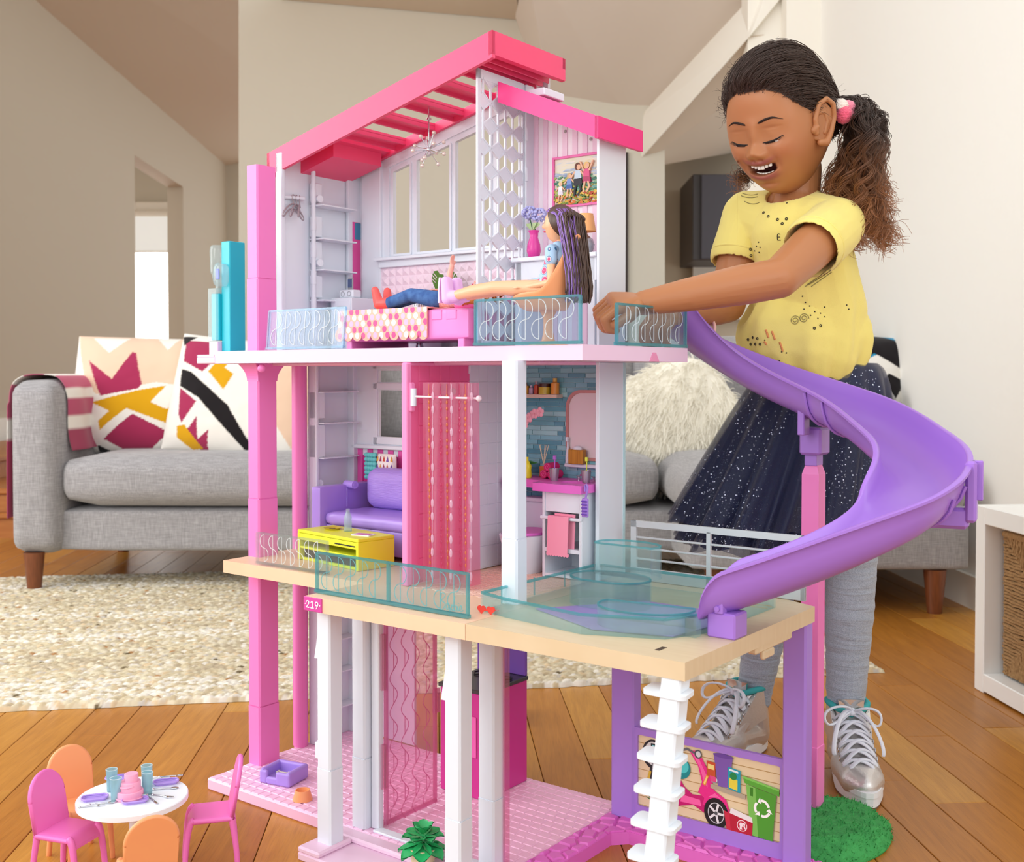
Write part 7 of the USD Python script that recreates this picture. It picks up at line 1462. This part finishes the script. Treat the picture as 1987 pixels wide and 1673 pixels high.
# T-shirt
SH = custom('yellow_jersey', {'tc': ('texture_coordinate', {}), 'n': ('noise_texture', {'scale': 1500, 'detail': 2}), 'n2': ('noise_texture', {'scale': 16, 'detail': 3}), 'mth': ('math', {'math_type': 'multiply_add', 'value2': .12}), 'b': ('bump', {'strength': .35, 'distance': .008}),
    'p': ('principled_bsdf', {'base_color': lin('#eddc7e'), 'roughness': .85, 'sheen_weight': .2, 'specular_ior_level': .15})}, [('tc.object', 'n.vector'), ('tc.object', 'n2.vector'), ('n.fac', 'mth.value1'), ('n2.fac', 'mth.value3'), ('mth.value', 'b.height'), ('b.normal', 'p.normal')], 'p.BSDF')
sl1, sl2 = shL + (elL - shL) * .40, shR + (elR - shR) * .45
waist = A_(1562, 672, 1.742)
sp = [bone(neck0 + [0, 0, -.022], .040, chest, .070), bone(chest, .072, belly, .078), bone(belly, .078, waist, .088), bone(waist, .088, A_(1545, 655, 1.735), .088), bone(waist, .086, A_(1588, 660, 1.75), .082), bone(neck0 + [0, 0, -.024], .040, shL, .040), bone(neck0 + [0, 0, -.024], .040, shR, .038),
      bone(shL, .041, sl1, .043), bone(shR, .039, sl2, .042), bone(chest, .066, shL, .038), bone(chest, .066, shR, .038)]
ts_ = soft(sp, .0055, 10)
# cut the sleeves, the hem and the neck open, keeping a thin shell
def cutp(m, o, n): return m.trim_by_plane([float(x) for x in n], float(np.dot(n, o)))
sm_ = to_m(ts_.vertices, ts_.faces)
dL = (elL - shL) / np.linalg.norm(elL - shL); dR = (elR - shR) / np.linalg.norm(elR - shR)
def cylinder_cut(o, d, r, l): return bone(o, r, o + d * l, r, 24)
hu_n = (neck0 - chest) / np.linalg.norm(neck0 - chest)
inner = union([bone(sl1 - dL * .02, .0375, sl1 + dL * .08, .046), bone(sl2 - dR * .02, .036, sl2 + dR * .08, .045), bone(neck0 + np.array([-.014, -.020, .0]), .0375, nkh + np.array([-.016, -.03, .03]), .045)])
sm_ = sm_ - inner
sm_ = sm_ - m3d.Manifold.cube([.5, .5, .3], True).translate([float(x) for x in (sl1 + dL * .0)]).translate([0, 0, 0]).scale([0, 0, 0]) if False else sm_
mm_ = sm_.refine_to_length(.005).to_mesh(); ts_ = trimesh.Trimesh(mm_.vert_properties[:, :3], mm_.tri_verts, process=True); trimesh.smoothing.filter_taubin(ts_, lamb=.4, nu=.42, iterations=3)
tv = np.array(ts_.vertices); tn = np.array(ts_.vertex_normals)
# drape: soft folds running from the far shoulder and the near armpit to the hem, fuller at the waist
rel = tv - belly; a = np.arctan2(rel[:, 1], rel[:, 0]); fall = np.clip((chest[2] + .02 - tv[:, 2]) / .22, 0, 1)
fold = .0026 * np.sin(a * 9 + rel[:, 2] * 14) * fall + .0016 * np.sin(a * 17 - rel[:, 2] * 30 + 1) * fall ** 2 + .006 * (meshkit.fbm(tv * [16, 16, 9], 3, 3) - .5)
gather = np.clip((waist[2] - .035 - tv[:, 2]) / .03, 0, 1); tv = tv + tn * (fold + .004 * fall)[:, None]
shirt = put(girl, 't_shirt', (tv, ts_.faces), SH, True)
trs = trimesh.Trimesh(tv, ts_.faces, process=False); tri_ = tv[ts_.faces]; e1, e2 = tri_[:, 1] - tri_[:, 0], tri_[:, 2] - tri_[:, 0]; fnorm = trs.face_normals
def hit(px, py):
    d = ray(px, py); d = d / np.linalg.norm(d); o = np.array([0, 0, EYE]); h = np.cross(d, e2); a = (e1 * h).sum(1); a = np.where(np.abs(a) < 1e-14, 1e-14, a); s = o - tri_[:, 0]; u = (s * h).sum(1) / a; q = np.cross(s, e1); v = q @ d / a; t = (e2 * q).sum(1) / a
    ok = (u >= 0) & (v >= 0) & (u + v <= 1) & (t > 0)
    if not ok.any(): return None
    i = np.nonzero(ok)[0][np.argmin(t[ok])]; return o + d * t[i], fnorm[i]
INK = mat('print_ink', '#3c3420', .7); CORAL = mat('print_coral', '#d98a52', .7); MINT = mat('print_mint', '#b9d8a0', .8); INK2 = mat('print_grey', '#8c8250', .8)
def ring_on(px, py, r, m, nm='print_ring'):
    g = hit(px, py)
    if g is None: return
    p, n = g; x, y, _ = basis(n); MB().tube([p + n * .0006 + (x * math.cos(t) + y * math.sin(t)) * r for t in np.arange(10) * PI / 5], .0007, 5, closed=True).put(shirt, nm, m, True)
def dots_on(P, r, m, nm='print_dot'):
    b = MB()
    for px, py in P:
        g = hit(px, py)
        if g is not None: b.ball(g[0], r, 1)
    if b.v: b.put(shirt, nm, m, True, kind='stuff')
def line_on(P, m, w=.0006, nm='print_line'):
    Q = [hit(*p) for p in bezier(np.array(P, float), max(3 * len(P), 8))]; Q = [q[0] + q[1] * .0005 for q in Q if q is not None]
    if len(Q) > 2: MB().tube(Q, w, 5).put(shirt, nm, m, True)
for p in ((1482, 413), (1491, 420), (1509, 426), (1526, 425), (1518, 434), (1456, 484), (1457, 496), (1452, 659), (1461, 655), (1470, 657), (1457, 668), (1466, 668), (1475, 668), (1446, 594), (1580, 637), (1592, 632)): ring_on(*p, .0017, INK)
dots_on([(1530, 384), (1524, 387), (1527, 394), (1472, 470), (1468, 478), (1475, 480), (1465, 487), (1473, 490), (1557, 575), (1563, 587), (1571, 594), (1560, 600), (1581, 605), (1573, 612), (1592, 608), (1587, 618), (1600, 615), (1643, 592), (1647, 600), (1450, 597), (1517, 683), (1526, 685), (1512, 700), (1484, 660), (1600, 596)], .0012, INK)
for P in ([(1440, 375), (1455, 379), (1470, 377)], [(1438, 380), (1454, 384), (1470, 382)], [(1445, 391), (1460, 396), (1474, 393)], [(1565, 553), (1590, 536), (1610, 521)], [(1570, 552), (1592, 538), (1612, 524)], [(1562, 556), (1588, 541), (1609, 526)], [(1574, 556), (1594, 542), (1614, 528)]): line_on(P, INK2)
for cx_, cy_ in ((1543, 622), (1560, 618)): line_on([(cx_ + (2 + .55 * k) * math.cos(k * .9), cy_ + (2 + .55 * k) * math.sin(k * .9)) for k in range(15)], INK2, .0005, 'print_spiral')
for P in ([(1486, 640), (1489, 648), (1491, 655)], [(1498, 643), (1501, 651), (1504, 659)], [(1513, 664), (1516, 672), (1519, 682)], [(1483, 663), (1486, 666), (1487, 669)]): line_on(P, CORAL, .0016, 'print_flame')
# letters ZEN-like caps partly hidden by the arm: R E
line_on([(1509, 466), (1509, 455), (1514, 455)], INK); line_on([(1509, 460), (1512, 460), (1514, 460)], INK); line_on([(1509, 466), (1512, 466), (1515, 466)], INK)
for o, d, r in ((sl1, dL, .0425), (sl2, dR, .0412)):
    x, y, _ = basis(d); MB().tube([o - d * .001 + (x * math.cos(t) + y * math.sin(t)) * r for t in np.arange(48) * PI / 24], .0022, 6, closed=True).put(shirt, 'sleeve_hem', SH, True)
nd = (nkh + np.array([-.016, -.03, .03])) - (neck0 + np.array([-.014, -.02, 0])); nd /= np.linalg.norm(nd)
# skirt: opaque navy lining and a sheer glittering tulle layer over it
NAVY = custom('navy_glitter', {'tc': ('texture_coordinate', {}), 'v': ('voronoi_texture', {'scale': 330}), 'lt': ('math', {'math_type': 'less_than', 'value2': .30}), 'n': ('noise_texture', {'scale': 9, 'detail': 2}), 'gt': ('math', {'math_type': 'greater_than', 'value2': .40}), 'wn': ('white_noise_texture', {}), 'g2': ('math', {'math_type': 'greater_than', 'value2': .55}), 'm': ('math', {'math_type': 'multiply'}), 'm2': ('math', {'math_type': 'multiply'}),
    'mc': ('mix_color', {'a': lin('#10183a'), 'b': lin('#cfdcf6')}), 'p': ('principled_bsdf', {'roughness': .55, 'sheen_weight': .3, 'sheen_tint': lin('#4a60a0')})},
    [('tc.object', 'v.vector'), ('tc.object', 'n.vector'), ('v.distance', 'lt.value1'), ('n.fac', 'gt.value1'), ('v.color', 'wn.vector'), ('wn.value', 'g2.value1'), ('lt.value', 'm.value1'), ('g2.value', 'm.value2'), ('m.value', 'm2.value1'), ('gt.value', 'm2.value2'), ('m2.value', 'mc.fac'), ('mc.result', 'p.base_color')], 'p.BSDF')
TUL = custom('navy_tulle', {'tc': ('texture_coordinate', {}), 'v': ('voronoi_texture', {'scale': 260}), 'lt': ('math', {'math_type': 'less_than', 'value2': .30}), 'wn': ('white_noise_texture', {}), 'g2': ('math', {'math_type': 'greater_than', 'value2': .85}), 'n': ('noise_texture', {'scale': 8, 'detail': 2}), 'gt': ('math', {'math_type': 'greater_than', 'value2': .46}), 'm': ('math', {'math_type': 'multiply'}), 'm2': ('math', {'math_type': 'multiply'}),
    'mc': ('mix_color', {'a': lin('#1c2650'), 'b': lin('#dfe8fb')}), 'fa': ('math', {'math_type': 'multiply_add', 'value2': .55, 'value3': .38}), 't': ('transparent_bsdf', {}), 'd': ('principled_bsdf', {'roughness': .5, 'sheen_weight': .3}), 'mx': ('mix_closure', {})},
    [('tc.object', 'v.vector'), ('tc.object', 'n.vector'), ('v.distance', 'lt.value1'), ('v.color', 'wn.vector'), ('wn.value', 'g2.value1'), ('n.fac', 'gt.value1'), ('lt.value', 'm.value1'), ('g2.value', 'm.value2'), ('m.value', 'm2.value1'), ('gt.value', 'm2.value2'), ('m2.value', 'mc.fac'), ('mc.result', 'd.base_color'), ('m2.value', 'fa.value1'), ('fa.value', 'mx.fac'), ('t.BSDF', 'mx.closure1'), ('d.BSDF', 'mx.closure2')], 'mx.closure')
w0, w1 = A_(1598, 706, 1.765), A_(1508, 1015, 1.785)
def skirt(name, rt, rb, z1, amp, m, ph, n=180, rows=36, nf=19, solid=False):
    V = []
    for j in range(rows):
        t = j / (rows - 1); c = w0 + (w1 - w0) * (t ** 1.15) ; c = np.array([c[0], c[1], w0[2] + (z1 - w0[2]) * t])
        r = rt + (rb - rt) * (t ** .62)
        for i in range(n):
            a = i * 2 * PI / n; k = amp * t ** .8 * (math.sin(a * nf + ph + .7 * math.sin(a * 3)) + .5 * math.sin(a * (nf * 2 + 3) + ph * 2) * t + .4 * math.sin(a * 7 + 2))
            V.append(c + [(r + k) * math.cos(a), (r * .92 + k) * math.sin(a), .006 * math.sin(a * 11 + ph) * t * t])
    ix = np.arange(n * rows).reshape(rows, n); nx = np.roll(ix, -1, 1); f = np.stack([ix[:-1], ix[1:], nx[1:], nx[:-1]], -1).reshape(-1, 4)[:, ::-1]; V = np.array(V)
    f = np.vstack([f[:, :3], f[:, [0, 2, 3]]]); tm = trimesh.Trimesh(V, f, process=False); nrm_ = tm.vertex_normals; V2 = V - nrm_ * .0012
    return put(girl if name == 'skirt' else sk0, name, (np.vstack([V, V2]), np.vstack([f, f[:, ::-1] + len(V)])), m, True)
sk0 = skirt('skirt', .078, .148, A_(1500, 1045, 1.785)[2], .010, NAVY, .3)
skirt('tulle', .082, .166, A_(1500, 1012, 1.785)[2], .013, TUL, 1.4, nf=15)
skirt('tulle', .080, .157, A_(1500, 1052, 1.785)[2], .012, TUL, 2.6, nf=17)
wb = [w0 + [.074 * math.cos(a), .068 * math.sin(a), -.012] for a in np.arange(60) * PI / 30]; MB().tube(wb, .010, 8, closed=True, flat=(1.4, .5)).put(sk0, 'waistband', mat('navy_band', '#131a3c', .8), True)

# leggings
LEG = custom('grey_marl', {'tc': ('texture_coordinate', {}), 'n': ('noise_texture', {'scale': 700, 'detail': 3}), 'r': ('rgb_ramp', {'ramp': [(.3, lin('#8f98a6')), (.7, lin('#b3bcc8'))]}), 'mp': ('mapping', {'scale': (10, 10, 75)}), 'n2': ('noise_texture', {'scale': 1.0, 'detail': 3, 'distortion': .6}), 'b': ('bump', {'strength': .7, 'distance': .006}), 'p': ('principled_bsdf', {'roughness': .95, 'sheen_weight': .2, 'specular_ior_level': .1})},
    [('tc.object', 'n.vector'), ('n.fac', 'r.fac'), ('r.color', 'p.base_color'), ('tc.object', 'mp.vector'), ('mp.vector', 'n2.vector'), ('n2.fac', 'b.height'), ('b.normal', 'p.normal')], 'p.BSDF')
for h, k, a in ((hpL, knL, anL), (hpR, knR, anR)):
    t = soft(chain([h, k, k + (a - k) * .35, a, a + [0, 0, -.02]], [.059, .0395, .038, .0285, .027]), .005, 8); v = np.array(t.vertices); n = np.array(t.vertex_normals); v += n * (.004 * (meshkit.fbm(v * [14, 14, 95], 3, 6) - .5) * np.clip((k[2] + .1 - v[:, 2]) / .1, 0, 1))[:, None]; put(girl, 'leggings', (v, t.faces), LEG, True)

# silver high-top sneakers
SIL = mat('silver_leather', '#d2cecb', .32, metal=.55, bump=.35, bscale=300, bdist=.001, vary='#d6d2ce', vscale=40); LACE = mat('white_lace', '#e4e8f2', .9, bump=.4, bscale=1400); SOLE = mat('white_rubber', '#eef1f4', .5); TEAL = mat('teal_lining', '#3aa6a8', .8); MIR = mat('mirror_silver', '#d9d6d2', .1, metal=1)
def shoe(heel, toe_dir, label_side):
    d = np.append(toe_dir / np.linalg.norm(toe_dir), 0); s = np.array([-d[1], d[0], 0]); M = np.stack([d, s, [0, 0, 1.0]]); T = lambda p: np.asarray(heel) + np.asarray(p, float) @ M
    S_ = lambda pts, e=.005: soft(pts, e, 8); B_ = lambda a, r, b, q: bone(T(a), r, T(b), q)
    up = S_([B_((.030, 0, .034), .029, (.040, 0, .088), .031), B_((.040, 0, .088), .031, (.048, 0, .094), .030), B_((.030, 0, .034), .029, (.10, .004, .040), .030), B_((.046, 0, .085), .030, (.105, .002, .046), .029), m3d.Manifold.batch_hull([mball(T((.10, .006, .034)), .030), mball(T((.10, -.006, .034)), .030), mball(T((.150, .010, .030)), .024), mball(T((.150, -.008, .030)), .024), mball(T((.172, .002, .028)), .019)])])
    v = np.array(up.vertices); cut_ = v[:, 2] > .108; v[cut_, 2] = .108 - .3 * (v[cut_, 2] - .108); sh = put(girl, 'sneaker', (v, up.faces), SIL, True)
    xs = np.linspace(0, 1, 40); out = [(-.002 + .197 * t, .032 * (math.sin(PI * min(1, max(.02, t * .985 + .01))) ** .42) * (.88 + .25 * math.exp(-((t - .68) / .22) ** 2)) + .003 * t) for t in xs] ; out += [(-.002 + .197 * t, -.032 * (math.sin(PI * min(1, max(.02, t * .985 + .01))) ** .42) * (.88 + .2 * math.exp(-((t - .68) / .22) ** 2)) + .003 * t) for t in xs[::-1]]
    so_ = Polygon(out).buffer(0); MB().prism(so_, .004, .024, T).prism(so_.buffer(.0015), .018, .026, T).put(sh, 'sole', SOLE, 40); MB().prism(so_.buffer(-.001), 0, .005, T).put(sh, 'outsole', mat('sole_brown', '#7a5648', .7), 40)
    MB().tube([T((.040 + .031 * math.cos(a) + (.006 if math.cos(a) > 0 else 0), .030 * math.sin(a), .106 + .010 * abs(math.sin(a)) * (1 if math.cos(a) > -.6 else .3))) for a in np.arange(36) * PI / 18], .0052, 8, closed=True).put(sh, 'collar', TEAL, True)
    MB().hull([T((.070 + x, y, z)) for x, z, w in ((0, .088, .017), (.0, .128, .020), (.004, .088, .017), (.004, .128, .020)) for y in (-w, w)]).put(sh, 'tongue', MIR)
    for q in (-1, 1):
        e = MB().hull([T((x, q * y, z)) for x, y, z in ((.055, .030, .062), (.060, .031, .112), (.045, .033, .118), (.035, .034, .066), (.066, .024, .106), (.082, .024, .062), (.12, .024, .046), (.12, .0265, .044), (.08, .028, .056))]); e.put(sh, 'eyelet_flap', SIL, 40)
        for k in range(6): x = .062 + k * .0135; z = .104 - k * .0105 if k < 2 else .088 - (k - 1) * .0085; MB().tube([T((x + .0035 * math.cos(a), q * (.0275 if k > 1 else .0285) + q * .0, z + .0035 * math.sin(a))) for a in np.arange(10) * PI / 5], .0012, 5, closed=True).put(sh, 'eyelet', CHROME, True)
    for k in range(6):
        x = .072 + k * .0145; z = .1 - k * .0098
        for q in (-1, 1): MB().tube(bezier([T((x, q * .025, z - .004)), T((x + .003, q * .013, z + .0065)), T((x + .007, 0, z + .0085 + .001 * q)), T((x + .011, -q * .013, z + .002)), T((x + .0135, -q * .025, z - .012))], 12), .0040, 6, flat=(1.25, .55)).put(sh, 'lace', LACE, True)
    kx, kz = .078, .110
    for q, l in ((-1, 1.0), (1, .85)):
        MB().tube(bezier([T((kx, 0, kz)), T((kx + .02, q * .022, kz + .014 * l)), T((kx + .026, q * .045 * l, kz + .004)), T((kx + .03, q * .04 * l, kz - .012)), T((kx + .018, q * .018, kz - .004)), T((kx, 0, kz - .002))], 26), .0034, 6, flat=(1.2, .6)).put(sh, 'bow_loop', LACE, True)
        MB().tube(bezier([T((kx, 0, kz)), T((kx + .02, q * .02, kz - .002)), T((kx + .045, q * .034, kz - .028)), T((kx + .055, q * .036, kz - .05))], 16), .0032, 6, flat=(1.2, .6)).put(sh, 'lace_end', LACE, True)
    MB().ball(T((kx + .003, 0, kz + .001)), .0065, 2).put(sh, 'knot', LACE, True); return sh
shoe((.540, 1.802, 0), np.array([-.02, -.2]), 'left'); shoe((.43, 1.885, 0), np.array([-.66, -.58]), 'right')
# bracelet on the far wrist
ax = (wrR - elR) / np.linalg.norm(wrR - elR); x, y, _ = basis(ax); c = elR + (wrR - elR) * .62
MB().tube([A_(1362, 642, 1.665) + np.array([.019 * math.cos(a), .010 * math.sin(a), .021 * math.sin(a + .3)]) for a in np.arange(40) * PI / 20], .0028, 8, closed=True).put(girl, 'bangle', plastic('bangle_pink', '#f3c3bd', .35), True)
